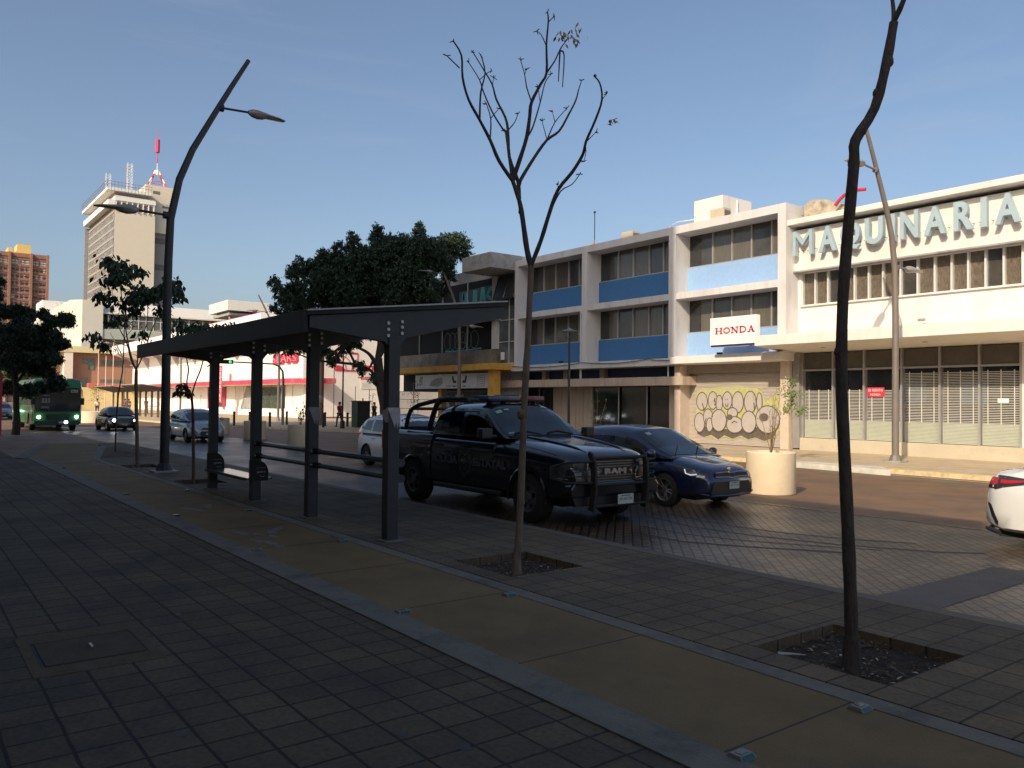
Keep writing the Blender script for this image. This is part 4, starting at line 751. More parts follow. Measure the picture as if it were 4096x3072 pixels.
# ---------------------------------------------------------------- white department store with red trim
def dept():
    t = thing('department_store', 'sunlit white department store with red canopy edge and a bare textured side wall', 'department store', (-80, 34, 0))
    W2 = mat('sunlit_white', (0.80,0.77,0.70), .8, var=.03, bump=.15, bscale=8)
    TX = mat('rough_panel', (0.72,0.67,0.62), .9, var=.07, scale=5, bump=.9, bscale=9)
    PK = mat('red_fascia', (.50,.05,.10), .6, var=.1, scale=2, dirt=(.5,.16,.18), dscale=1)
    X0, X1 = -150, -77
    MB().box(X0, X1 - .05, 32.3, 80, 3.9, 8.3).build('upper_wall', W2, t)
    MB().box(X0, X1 - .05, 33.4, 80, 0, 3.9).build('wall', W2, t)
    MB().box(X0, X1 - .2, 33.25, 33.5, 0, .9).build('base_wall', W2, t)
    MB().prism([(29.0,9.1),(29.0,10.55),(30.0,10.7),(80,10.7),(80,8.25),(32.2,8.25)], lambda u,v,w:(w,u,v), X0, X1 - 3).build('roof_fascia', mat('roof_white', (.85,.84,.82), .7, var=.02), t)
    MB().box(X0, X1 - 3, 28.985, 29.0, 10.52, 10.58).build('roof_trim', PK, t)
    for k in range(9):
        x = -148 + k * 8.5
        MB().prism([(29.3,9.1),(32.3,9.1),(32.3,6.5),(31.6,7.8),(30.5,8.6)], lambda u,v,w:(w,u,v), x, x + .8).build('bracket', CONC, t)
    # red canopy stepped out over the shop windows
    MB().prism([(X0,31.2),(-98,31.0),(-90,31.4),(-79.5,31.6),(-74.9,33.0),(-74.9,33.6),(X0,33.6)], lambda u,v,w:(u,v,w), 3.5, 4.0).build('canopy_edge', PK, t)
    MB().prism([(X0,31.25),(-98,31.05),(-90,31.45),(-79.55,31.65),(-75.0,33.05),(-75.0,33.6),(X0,33.6)], lambda u,v,w:(u,v,w), 3.43, 3.5).build('canopy_soffit', mat('soffit', (.6,.5,.4), .8), t)
    MB().prism([(-77,33.4),(-75.0,33.4),(-75.0,34.9),(-77,34.9)], lambda u,v,w:(u,v,w), 3.5, 4.0).build('canopy_edge', PK, t)
    # textured side wall facing the side street
    MB().box(-77.3, X1, 33.5, 80, 0, 9.6).build('side_wall', TX, t)
    jn = MB()
    for y in (35.6, 38.0, 39.6, 42.5, 45.5, 48.5): jn.box(-77.01, -76.985, y - .03, y + .03, 0, 5.3 if y != 38 else 3.3)
    for x in range(-100, -78, 3): jn.box(x, x + .04, 33.235, 33.26, .95, 3.4)
    jn.box(-77.005, -76.98, 33.6, 80, 0, .15)
    jn.build('panel_joints', mat('joint_dark', (.12,.09,.08), .9), t)
    # window left of the panels and red standing strip with letters
    for a, b in ((-93.5,-84.5), (-110,-104)):
        w_ = MB().box(a, b, 33.15, 33.2, .9, 3.2).build('shop_window', mat('green_glass', (.06,.08,.06), .15, var=.4, scale=2), t)
        MB().box(a - .3, a, 33.0, 33.3, .6, 3.4).box(b, b + .2, 33.0, 33.3, .6, 3.4).build('frame', PK if a < -100 else CONC, w_)
    MB().add([(-98,33.2,0.7),(-94,33.2,0.7),(-94,33.2,3.4),(-96,33.2,3.4)], [(0,1,2,3)]).build('slanted_pier', CONC, t)
    b = MB().box(-98.9, -98.0, 30.95, 31.0, 1.4, 5.8).build('vertical_banner', PK, t)
    tx = MB()
    for i, ch in enumerate('DEPORTES'): put_text(tx, ch, (-98.75, 30.94, 5.2 - i*.52), (1,0,0), (0,0,1), width=.6, height=.38, extrude=.003)
    tx.build('letter', PWHITE, b)
    # red script letters on the front, square emblem and banner on the side wall
    rs = MB(); put_text(rs, 'SEARS', (-84.6, 32.15, 5.6), (1,0,0), (0,0,1), width=6.6, height=1.0, size=1.0, extrude=.12, weight=.07); rs.build('store_letters', mat('red_letters', (.62,.03,.08), .45, var=.05), t)
    rs = MB(); put_text(rs, 'SEARS', (-84.4, 31.95, 5.72), (1,0,0), (0,0,1), width=6.3, height=.78, size=1.0, extrude=.02, weight=-.02); rs.build('letter_faces', mat('pink_letter', (.8,.3,.33), .45), t)
    em = MB()
    F = lambda u, v: (-76.94, u, v)
    ribbon(em, [(35.7,4.9),(38.2,4.9),(38.2,6.7),(35.7,6.7)], .18, F, True)
    ribbon(em, ell(35.9,5.0,1.0,1.0,10,0,math.pi/2,False), .08, F); ribbon(em, ell(35.9,5.0,1.7,1.5,10,0,math.pi/2,False), .08, F)
    em.add([F(35.8,4.95),F(36.8,4.95),F(36.6,5.25),F(36.2,5.4),F(35.8,5.4)], [(0,1,2,3,4)])
    em.build('emblem', RED, t)
    bn = MB().box(-76.98, -76.94, 38.6, 42.6, 3.05, 5.5).build('banner', mat('banner_white', (.66,.62,.58), .7, var=.04), t)
    tx = MB(); put_text(tx, 'SEARS', (-76.93, 40.4, 3.1), (0,1,0), (0,0,1), width=2.0, height=.48, extrude=.003, weight=.02)
    tx.add([(-76.93,38.55,4.0),(-76.93,40.3,4.05),(-76.93,40.3,4.35),(-76.93,38.55,4.3)], [(0,1,2,3)])
    tx.add([(-76.93,38.75,4.85),(-76.93,40.0,4.85),(-76.93,40.1,5.5),(-76.93,38.75,5.5)], [(0,1,2,3)])
    tx.build('banner_print', RED, bn)
    tx = MB()
    for k in range(5): tx.box(-76.935,-76.93, 38.75, 39.8 - .1*(k%3), 3.2 + k*.1, 3.22 + k*.1)
    tx.build('small_print', CONC, bn)
    tw = MB(); put_text(tw, 'CON TU CREDITO', (-76.925, 38.7, 4.12), (0,1,0), (0,0,1), width=1.4, height=.12, extrude=.001); put_text(tw, 'Sears', (-76.925, 38.9, 5.1), (0,1,0), (0,0,1), width=.9, height=.28, extrude=.001, weight=.01)
    tw.build('banner_lettering', PWHITE, bn)
    MB().prism([(35.0,4.3),(40,4.3),(60,4.3),(60,7.2),(36.2,7.2)], lambda u,v,w:(w,u,v), -76.998, -76.99).build('wall_shade_panel', mat('side_panel_grey', (.6,.56,.53), .9, var=.06), t) if False else None
dept()

# ---------------------------------------------------------------- far buildings
def tower():
    t = thing('hotel_tower', 'tall cream tower with ribbed window face and red and white rooftop antenna', 'tower', (-300, 60, 0))
    C1 = mat('tower_cream', (.62,.56,.46), .85, var=.03, scale=.3, stretch=(1,1,4)); C2 = mat('tower_white', (.74,.72,.67), .8, var=.03); C3 = mat('tower_grey', (.30,.28,.26), .85, var=.06, scale=.4)
    MB().box(-345, -300, 57.9, 70.8, 0, 69.8).build('wall', C1, t)
    MB().box(-342, -304, 70.8, 76.5, 0, 66).build('rear_wing', C3, t)
    wb = MB()
    for k in range(6): wb.box(-304, -303.9, 71.4, 75.5, 10 + k*9.3, 12 + k*9.3)
    wb.build('rear_windows', mat('tower_shade', (.15,.14,.14), .7), t)
    g = MB()
    for i in range(23):
        z = 1.0 + i * 2.9; g.box(-345, -300.2, 57.70, 57.92, z, z + .8)
    g.build('floor_slabs', mat('tower_slab', (.34,.30,.25), .85), t)
    g = MB()
    for k in range(23): x = -344.6 + k * 1.96; g.box(x, x + .35, 57.78, 57.92, 0, 66.8)
    g.build('window_ribs', C2, t)
    MB().box(-345, -300.2, 57.80, 57.895, 0, 67).build('window', mat('tower_glass', (.035,.035,.035), .4, var=.3), t)
    MB().box(-346.2, -345.2, 56.4, 58.4, 0, 66.5).build('edge_fin', mat('tower_edge', (.25,.25,.27), .8), t)
    MB().box(-345, -299.7, 55.8, 57.9, 67.0, 69.0).box(-345,-299.9,57.9,70.6,69.8,70.7).build('white_band', C2, t)
    tw = MB()
    for k in range(7): tw.box(-299.98, -299.93, 58.6 + k*1.72, 59.8 + k*1.72, 66.0, 68.4)
    tw.build('top_window', mat('tower_shade2', (.16,.15,.14), .6), t)
    fw = MB()
    for k in range(8): fw.box(-300, -299.5, 58.1 + k*1.72, 58.4 + k*1.72, 65.6, 69.2)
    fw.box(-300,-299.4,57.9,70.8,68.9,70.3).build('top_frame', C2, t)
    MB().box(-343, -301, 58, 69, 70.7, 72.0).build('recess', C3, t)
    MB().box(-346, -299, 55.4, 69.5, 72.0, 73.0).build('terrace', C2, t)
    r = MB()
    for k in range(14): r.box(-299.1,-299.0, 55.4 + k*1.07, 55.5 + k*1.07, 71.0, 75.0)
    for k in range(20): r.box(-346 + k*2.45,-345.9 + k*2.45, 55.3, 55.4, 73, 75.6)
    for z in (73.9, 74.9): r.box(-299.1,-299.0,55.4,69.4,z,z+.12).box(-346,-299,55.3,55.4,z+.4,z+.52)
    r.build('railing', mat('rail_grey', (.2,.19,.2), .6), t)
    MB().box(-318, -302, 68.0, 77.6, 60, 76.5).build('service_tower', C1, t)
    sw = MB().box(-301.98,-301.9,70.4,72.6,73.6,74.6).box(-301.98,-301.9,73.6,77.5,69.0,69.7)
    sw.build('service_window', mat('tower_shade', (.15,.14,.14), .7), t)
    WL = mat('lattice_white', (.75,.74,.72), .6)
    def lattice(x, y, z0, z1, w_):
        m = MB()
        for a, b in ((0,0),(w_,0),(0,w_),(w_,w_)): m.box(x+a, x+a+.14, y+b, y+b+.14, z0, z1)
        n = int((z1 - z0) / 1.0)
        for k in range(n):
            z = z0 + k * (z1 - z0) / n; h = (z1 - z0) / n
            m.tube([(x+w_+.14, y+.05, z), (x+w_+.14, y+w_+.05, z + h)], .07, 3); m.box(x+w_, x+w_+.14, y, y+w_, z, z+.12)
            m.tube([(x, y-.02, z), (x+w_, y-.02, z + h)], .07, 3)
        m.build('lattice_mast', WL, t)
    lattice(-335, 61.2, 72, 86.0, 1.5); lattice(-304, 62.2, 72, 83.0, 1.5)
    cx, cy = -306, 72.6
    an = MB(); aw = MB()
    for a in range(4):
        dx, dy = 3.8*math.cos(a*math.pi/2+.6), 4.6*math.sin(a*math.pi/2+.6)
        for k in range(4):
            p = (cx+dx*(1-k*.22), cy+dy*(1-k*.22), 76.5 + k*1.6); q = (cx+dx*(1-(k+1)*.22), cy+dy*(1-(k+1)*.22), 78.1 + k*1.6)
            (an if k % 2 == 0 else aw).tube([p, q], .28, 5)
    for k in range(8): an.tube([(cx+2*math.cos(k*.785), cy+2*math.sin(k*.785), 78.6),(cx+2*math.cos((k+1)*.785), cy+2*math.sin((k+1)*.785), 78.6)], .12, 4)
    aw.lathe((cx,cy,0), [(1.0,81.2),(1.2,82.0),(.8,83.0),(.15,83.2),(.12,85.8)], 8); an.cyl((cx,cy,85.6),(cx,cy,89.6),.16,.13,6).cyl((cx,cy,89.4),(cx,cy,94),.75,.75,8).cyl((cx,cy,94),(cx,cy,98),.12,.06,5)
    an.build('antenna_red', mat('antenna_red', (.6,.05,.1), .5), t); aw.build('antenna_white', WL, t)
tower()
def redblock():
    t = thing('apartment_block', 'brick-red apartment tower with yellow rooftop rooms beyond the dark street tree', 'apartment building', (-400, 40, 0))
    BR = mat('brick_red', (.29,.15,.105), .85, var=.08, scale=.5); BP = mat('brick_pale', (.50,.36,.29), .85, var=.06, scale=.5)
    MB().box(-425, -400, 10, 51.2, 0, 62.5).build('wall', BP, t)
    m = MB()
    for y in (33.2-1.2, 37.2, 46.0-.9, 51.2): m.box(-400, -398.4, y - .45, y + .45, 0, 63.0)
    for y in (41.3-.3, 48.0): m.box(-400, -399.6, y - .2, y + .2, 0, 62.6)
    m.build('pilaster', BR, t)
    m = MB()
    for k in range(21): m.box(-400, -399.55, 10, 51.2, 2.2 + k*2.9, 3.0 + k*2.9).box(-400,-399.6,10,51.2,4.0+k*2.9,4.15+k*2.9)
    m.box(-400.2,-399.3,10,51.2,61.2,62.9).build('floor_bands', BR, t)
    DG = mat('flat_window', (.07,.075,.085), .2, var=.4); PG = mat('flat_window_bright', (.55,.60,.58), .3, var=.1)
    rr = random.Random(2)
    for (a, b) in ((33.4,36.6),(37.9,40.7),(41.3,44.5),(45.6,47.7),(48.3,50.6)):
        for k in range(8, 20):
            z = 3.05 + k*2.9; n = 2
            for j in range(2):
                p = a + (b - a) * (j / 2) + rr.uniform(.1, .3); q = p + rr.uniform(.7, (b - a) / 2 - .1)
                MB().box(-399.98, -399.9, p, q, z + .15, z + 1.5 + (.4 if k == 19 else 0)).build('window', PG if (k == 19 or rr.random() < .15) else DG, t)
    MB().box(-412, -402, 40, 45.2, 62.5, 67.0).box(-412,-402,36.8,38.4,62.5,65.2).box(-412,-402,35,40,62.5,63.4).build('rooftop_room', mat('yellow_wall', (.72,.50,.16), .85, var=.05), t)
redblock()
def mall():
    t = thing('market_hall', 'pale building with a long window strip under a sloping ribbed metal roof', 'building', (-220, 55, 0))
    MW = mat('mall_beige', (.58,.55,.48), .85, var=.04, scale=.4); RB = mat('ribbed_metal', (.62,.58,.52), .5, var=.04, scale=1.2, stretch=(.2, 6, .2))
    MB().prism([(-222,33.4),(-219,35.6),(-219,40.2),(-260,40.2),(-260,33.4)], lambda u,v,w:(u,v,w), 0, 25.6).build('side_block', MW, t)
    MB().box(-260, -224, 40.2, 92, 0, 22.4).build('wall', MW, t)
    MB().prism([(-219.5,22.6),(-219.5,22.9),(-227,26.2),(-260,27.2),(-260,22.0)], lambda u,v,w:(u,w,v), 40.2, 80).build('roof', RB, t)
    g = MB().box(-223.9, -220.3, 41.4, 92, 18.9, 22.4).build('window', mat('mall_glass', (.12,.12,.11), .25, var=.2, scale=.5), t)
    f = MB()
    for k in range(22): f.box(-220.28, -220.15, 41.5 + k*1.75, 41.68 + k*1.75, 18.9, 22.4)
    f.box(-220.27, -220.16, 41.4, 92, 18.8, 19.0).box(-220.27, -220.16, 41.4, 92, 21.3, 21.45)
    f.build('frame', ALUW, g)
    MB().box(-224, -219.2, 37.5, 92, 16.4, 18.8).build('green_band', mat('mall_green', (.38,.42,.36), .8, var=.05), t)
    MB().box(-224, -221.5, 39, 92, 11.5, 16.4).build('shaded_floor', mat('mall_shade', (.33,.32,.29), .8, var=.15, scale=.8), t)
    MB().box(-262, -245, 60, 83.5, 26, 27.5).build('roof_cabin', RB, t)
mall()
t = thing('corrugated_hall', 'white corrugated metal hall above the store roof, left of the large tree', 'hall', (-200, 69, 0))
MB().prism([(-200,64.3),(-200,74.6),(-215,74.6),(-215,64.3)], lambda u,v,w:(u,v,w), 23.7, 26.2).build('metal_wall', mat('corrugated_white', (.68,.66,.61), .5, var=.06, scale=1.0, stretch=(.1, 10, .1)), t)
m = MB().box(-214,-201,65,84,22.6,23.2)
for y in (65.5, 69.5, 74, 79): m.box(-203,-202.4,y,y+.6,0,22.6)
m.build('posts', CONC, t)
t = thing('truss_hall', 'white hall on criss-cross steel trusses beside the dark street tree', 'hall', (-250, 36, 0))
MB().box(-262, -250, 31, 38.6, 22.6, 28.0).build('upper_wall', mat('hall_white', (.72,.72,.69), .7, var=.03), t)
MB().box(-262, -249.8, 30, 38.7, 19.4, 22.6).build('lower_band', mat('hall_grey', (.55,.55,.51), .7, var=.03), t)
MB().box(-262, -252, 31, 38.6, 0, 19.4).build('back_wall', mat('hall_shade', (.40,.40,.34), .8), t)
m = MB()
for k in range(5):
    for j in range(2):
        y0, y1, z0, z1 = 34 + j*2.3, 36.3 + j*2.3, 7 + k*2.5, 9.5 + k*2.5
        m.tube([(-249.9,y0,z0),(-249.9,y1,z1)], .12, 4).tube([(-249.9,y1,z0),(-249.9,y0,z1)], .12, 4)
for y in (34,36.3,38.6): m.tube([(-249.9,y,0),(-249.9,y,19.4)], .15, 4)
m.tube([(-249.9,34,27.6),(-249.9,37,22.6)], .1, 4).tube([(-249.9,35,27.8),(-249.9,38.4,26.6)], .08, 4)
m.build('truss', mat('truss_white', (.7,.7,.64), .6), t)
def school():
    t = thing('terracotta_building', 'terracotta building with small square windows behind three flagpoles', 'building', (-165, 26, 0))
    TC = mat('terracotta', (.44,.225,.14), .85, var=.05, scale=.6); TC2 = mat('terracotta_pale', (.50,.31,.19), .85, var=.05, scale=.6)
    MB().box(-185, -165, 25.4, 40, 0, 10.0).build('wall', TC, t)
    MB().box(-186, -168, 18.5, 25.4, 0, 9.9).build('side_wall', TC2, t)
    MB().box(-168, -163.6, 23.9, 25.3, 0, 10.0).build('white_column', mat('school_white', (.76,.66,.56), .8), t)
    MB().box(-186, -163.5, 18, 40, 10.0, 11.1).build('parapet', mat('school_cream', (.66,.58,.33), .85, var=.05), t)
    G = mat('school_glass', (.15,.19,.15), .2, var=.3)
    for (a, b, z0, z1) in ((27.0,29.0,8.0,9.1),(28.0,29.0,7.0,8.0),(30.0,34.0,7.9,8.8),(30.0,34.0,4.4,5.3),(26.9,27.9,3.9,5.5),(27.9,28.9,3.9,4.6)):
        MB().box(-164.98, -164.9, a, b, z0, z1).build('window', G, t)
    MB().box(-167.98, -167.9, 20.6, 22.4, 7.0, 8.2).build('window', G, t)
school()
t = thing('yellow_wall', 'low sunlit yellow wall behind the far bus shelters', 'wall', (-150, 27, 0))
MB().box(-151, -150, 22.2, 34, 0, 3.6).build('wall', mat('yellow_render', (.60,.50,.26), .85, var=.06, scale=.8), t)
MB().box(-151.2, -149.6, 25.5, 34, 3.6, 4.3).build('red_coping', mat('coping_red', (.5,.12,.1), .7, var=.1), t)
for i, y in enumerate((21.6, 22.5, 23.4)):
    m = MB().cyl((-120, y, 0), (-120, y, 9.4), .07, .05, 8)
    tag(m.build('flagpole', mat('flagpole_pink', (.62,.45,.38), .5)), ['leftmost','middle','rightmost'][i] + ' of three slim bare flagpoles in front of the terracotta building', 'flagpole', 'bare flagpoles')
t = thing('distant_building', 'pale low building far down the street behind the buses', 'building', (-260, 5, 0))
MB().box(-275, -260, -20, 17.5, 0, 9).build('wall', mat('distant_pale', (.55,.5,.42), .85, var=.1, scale=.5), t)
m = MB()
for k in range(12): m.box(-259.98,-259.9,-18+k*3,-16.4+k*3,5.5,7.4).box(-259.98,-259.9,-18+k*3,-16.0+k*3,1,3.6)
m.build('windows', GLASS, t)
# ---------------------------------------------------------------- buildings on the near side (outside the frame) that shade the street
def near_block(x0, x1, h, label, nf, col):
    t = thing('near_side_building', label, 'building', ((x0+x1)/2, -8, 0))
    w_ = mat('near_wall_%d' % nf, col, .85, var=.1, dirt=tuple(c*.7 for c in col), dscale=.3)
    MB().box(x0, x1, -22, -4.0, 0, h).build('wall', w_, t)
    fh = h / nf; n = int((x1 - x0) / 3.2); m = MB(); f = MB()
    for k in range(nf):
        for j in range(n):
            a = x0 + .7 + j * (x1 - x0 - .6) / n; z = k*fh + (1.0 if k else .2)
            m.box(a, a + 1.9, -4.0, -3.97, z, k*fh + fh - .7); f.box(a - .08, a + 1.98, -4.0, -3.9, z - .12, z - .02)
    m.build('windows', GLASS, t); f.build('sills', CONC, t)
near_block(-45, -11.3, 33.5, 'tall block behind the viewer shading the street and the left facades', 10, (.34,.31,.28))
near_block(-11.3, 1.9, 12.85, 'lower block behind the viewer shading only the near lanes', 4, (.3,.27,.24))
near_block(1.9, 16, 10.1, 'low block behind the viewer to the right', 3, (.33,.3,.26))
t = thing('foreground_shade_slab', 'added unseen slab beside the viewer that darkens the near pavement', 'shade slab', (-12, -2.4, 0))
MB().box(-30, 1.5, -3.98, -0.7, 3.5, 3.75).build('slab', CONC, t)  # unseen slab added to darken the foreground pavement
# ---------------------------------------------------------------- near bus shelter
def shelter():
    t = thing('bus_shelter', 'large charcoal bus shelter with four posts and wing roof in the foreground', 'bus shelter', (-13, 5.1, 0))
    xs = [-16.62, -14.21, -11.79, -9.30]
    for x in xs:
        p = MB().box(x - .075, x + .075, 5.02, 5.18, 0, 2.6).build('post', STEEL, t, bevel=.006)
        MB().box(x - .1, x + .16, 4.96, 5.3, .0, .012).build('base_plate', BAND, p)
        # tapered cantilever beam, plate with bolts
        arm = MB().prism([(3.95,2.66),(3.95,2.80),(6.86,3.14),(6.86,2.98),(5.27,2.60),(5.22,2.54),(5.19,2.50),(5.01,2.50),(4.96,2.54)], lambda u,v,w:(w,u,v), x - .05, x + .05).build('roof_beam', STEEL, t, bevel=.004)
        bl = MB()
        for y, z in ((5.01,2.78),(5.01,2.70),(5.01,2.62),(5.21,2.81),(5.21,2.74),(5.21,2.66)): bl.disc((x + .058, y, z), (1,0,0), .022, 10, .02)
        for y, z in ((5.01,2.78),(5.21,2.81)): bl.disc((x - .058, y, z), (1,0,0), .022, 10, .02)
        bl.build('bolt', mat('bolt_zinc', (.42,.43,.43), .35, metal=.7), arm)
    rf = MB().prism([(3.90,2.805),(3.90,2.85),(6.88,3.2),(6.88,3.145)], lambda u,v,w:(w,u,v), -17.6, -9.21).build('roof', STEELD, t)
    MB().prism([(3.90,2.852),(3.90,2.872),(6.88,3.222),(6.88,3.202)], lambda u,v,w:(w,u,v), -17.62, -9.19).build('roof_edge', mat('roof_zinc', (.38,.385,.39), .5, metal=.2), t)
    MB().prism([(3.92,2.60),(3.90,2.86),(3.86,2.86),(3.86,2.60)], lambda u,v,w:(w,u,v), -17.6, -9.22).build('front_fascia', STEELD, t)
    pr = MB()
    for y in (4.25, 4.75, 5.5, 6.1, 6.6):
        z = 2.80 + (y - 3.9) * .115; pr.box(-17.5, -9.36, y - .025, y + .025, z - .06, z)
    pr.build('purlin', STEELB, t)
    MB().box(-17.5, -9.4, 4.02, 4.05, 2.68, 2.70).build('light_strip', mat('strip_grey', (.2,.19,.18), .4), t)
    # leaning rails between posts 2-3-4
    for a, b in ((-14.13,-11.86), (-11.71,-9.38)):
        for z in (1.01, .80):
            r = MB().tube([(a + .05, 5.12, z),(b - .0, 5.12, z - .0)], .036, 12, sy=1.0).build('lean_rail', mat('rail_paint', (.05,.055,.065), .3, metal=.2, var=.1), t, smooth=True)
            MB().tube([(a - .03, 5.12, z),(a + .16, 5.12, z)], .046, 12).build('rail_sleeve', BLACK, r, smooth=True)
            MB().disc((a + .0, 5.06, z), (0,1,0), .02, 8, .03).build('bolt', mat('bolt_zinc', (.42,.43,.43), .35, metal=.7), r)
    for z in (.98, .78):
        MB().prism([(5.18,z-.05),(5.24,z-.05)]+ell(5.25,z,.05,.05,8,-math.pi/2,math.pi/2,False)+[(5.18,z+.05)], lambda u,v,w:(w,u,v), -9.33, -9.27).build('rail_bracket', STEEL, t)
    # bench with D-shaped end panels between posts 1 and 2
    MB().box(-16.55, -14.28, 4.95, 5.42, .375, .40).build('bench_seat', mat('bench_steel', (.55,.5,.43), .22, metal=.9, var=.05), t, bevel=.004)
    MB().box(-16.55, -14.28, 4.93, 4.97, .36, .405).box(-16.5,-14.3,5.4,5.44,.36,.405).build('bench_edge', STEELB, t)
    for x in (-16.53, -14.12):
        d = [(4.96,.36),(5.30,.36)] + ell(5.10,.50,.20,.22,10,0,math.pi/2,False) + [(4.96,.72)]
        p = MB().prism(d, lambda u,v,w:(w,u,v), x - .012, x + .012).build('end_panel', BLACK, t)
        g = MB(); put_text(g, 'la Ciudad que', (x + .0135, 5.09, .575), (0,1,0), (0,0,1), width=.16, height=.022, extrude=.0008)
        put_text(g, 'quiero', (x + .0135, 5.09, .49), (0,1,0), (0,0,1), width=.16, height=.05, extrude=.0008, weight=.004)
        ribbon(g, ell(5.19,.475,.045,.045,8,math.pi*1.1,math.pi*1.9,False), .008, lambda u, v: (x + .0135, u, v))
        g.build('lettering', mat('panel_print', (.32,.33,.33), .6), p)
    # torn posters wrapped round posts 3 and 4
    TP = mat('torn_paper', (.36,.345,.36), .7, var=.15, scale=15, dirt=(.28,.26,.28), dscale=9)
    for x, zz_ in ((-9.30, 0), (-11.79, -.02)):
        e = .079
        pts = [(5.0,1.70),(5.19,1.70),(5.19,1.40),(5.17,1.52),(5.15,1.42),(5.13,1.52),(5.11,1.44),(5.09,1.50),(5.065,1.56),(5.04,1.62)]
        m = MB().add([(x + e + .003*math.sin(i*3.1), u, v + zz_) for i, (u, v) in enumerate(pts)], [tuple(range(len(pts)))])
        m.add([(x - .08, 5.016, 1.66+zz_),(x + .08, 5.016, 1.70+zz_),(x + .081, 5.015, 1.52+zz_),(x + .03, 5.012, 1.50+zz_),(x - .08, 5.014, 1.58+zz_)], [(0,1,2,3,4)])
        m.build('torn_poster', TP, t)
    MB().box(-16.70, -16.54, 5.014, 5.018, 1.75, 1.95).build('sticker', mat('sticker_grey', (.2,.2,.2), .5), t)
shelter()
# ---------------------------------------------------------------- curved street lamps
def lamp(name, x, y, d, label, mt, group='curved two-arm street lamps'):
    t = thing(name, label, 'street lamp', (x, y, 0), 0, group)
    P = lambda v, z: (x, y + d * v, z)
    pts = [P(0,.05), P(0,2), P(-.01,4), P(0,5.2), P(.03,6.2), P(.22,7.2), P(.52,8.0), P(.98,8.9), P(1.42,9.75), P(1.88,10.6)]
    rs = [.112,.108,.10,.098,.094,.088,.08,.072,.064,.054]
    MB().tube(pts, rs, 14).build('pole', mt, t, smooth=True)
    b = MB().tube([P(0,0),P(0,.06),P(0,.22)], [.2,.2,.14], 10); b.build('base', mt, t)
    MB().box(x-.28, x+.28, y-.28, y+.28, 0, .05).build('footing', CONC, t, bevel=.01)
    for (v0, z0, v1, z1) in ((1.1,9.2,1.95,9.25), (0.02,6.27,-.75,6.30)):
        a = MB().tube([P(v0,z0), P(v1,z1)], .03, 8).build('arm', mt, t, smooth=True)
        MB().disc(P(v0 + (.1 if v1 > v0 else -.1), z0), (0,1,0), .09, 10, .12).build('collar', mt, a)
        s = 1 if v1 > v0 else -1
        vs = lambda k: v1 + s * k
        m = MB(); R_ = []
        for k, w_, h0, h1 in ((-.05,.05,.05,.05),(.05,.12,.10,.10),(.2,.16,.12,.11),(.34,.17,.09,.09),(.45,.16,.03,.07),(.75,.14,.01,.05),(.92,.08,.01,.02)):
            R_.append([(x + w_*math.cos(q), y + d*vs(k), z1 + .0 + (h1 if math.sin(q) > 0 else h0) * math.sin(q) - k*.04) for q in [j*math.pi/5 for j in range(10)]])
        m.loft(R_); hd = m.build('lamp_head', mat('lamp_grey', (.30,.29,.28), .5, metal=.2), t, smooth=True)
    return t
lamp('street_lamp', -20.91, 5.26, 1, 'dark curved two-arm street lamp rising beside the near bus shelter', STEELB)
lamp('street_lamp', -62, 2.7, 1, 'dark street lamp partly hidden in the leafy street tree at the left edge', STEELB)
lamp('street_lamp', -13.4, 25.6, -1, 'brown curved street lamp in front of the shuttered store windows', RUST)
lamp('street_lamp', -40.0, 26.4, -1, 'street lamp rising through the big tree in front of the ochre canopy', RUST)
lamp('street_lamp', -67.2, 26.0, -1, 'street lamp seen behind the hanging traffic signal', RUST)
lamp('street_lamp', -94.0, 25.2, -1, 'thin curved street lamp seen past the left end of the near shelter', RUST)
lamp('street_lamp', -120.0, 24.8, -1, 'farthest thin street lamp in front of the terracotta building', RUST)
def lantern(x, y, h, label):
    t = thing('lantern_post', label, 'lantern post', (x, y, 0), 0, 'slender lantern posts on the far pavement')
    MB().tube([(x,y,0),(x,y,.1),(x,y,.5),(x,y,.52),(x,y,h-.5)], [.16,.16,.14,.06,.045], 10).build('pole', STEELB, t, smooth=True)
    m = MB().lathe((x,y,h), [(.36,-.06),(.34,-.03),(.1,.05),(.03,.09)], 14); m.build('cap', mat('lantern_cap', (.16,.18,.17), .5), t, smooth=True)
    g = MB()
    for k in range(4):
        a = k*math.pi/2 + .4; g.tube([(x+.3*math.cos(a),y+.3*math.sin(a),h-.06),(x+.22*math.cos(a),y+.22*math.sin(a),h-.3),(x,y,h-.55)], .012, 5)
    g.cyl((x,y,h-.5),(x,y,h-.1),.04).build('cage', STEELB, t)
lantern(-27.0, 23.6, 5.0, 'slender lantern post in front of the blue panels')
lantern(-48.6, 23.1, 4.95, 'slender lantern post behind the red-shirted walker')
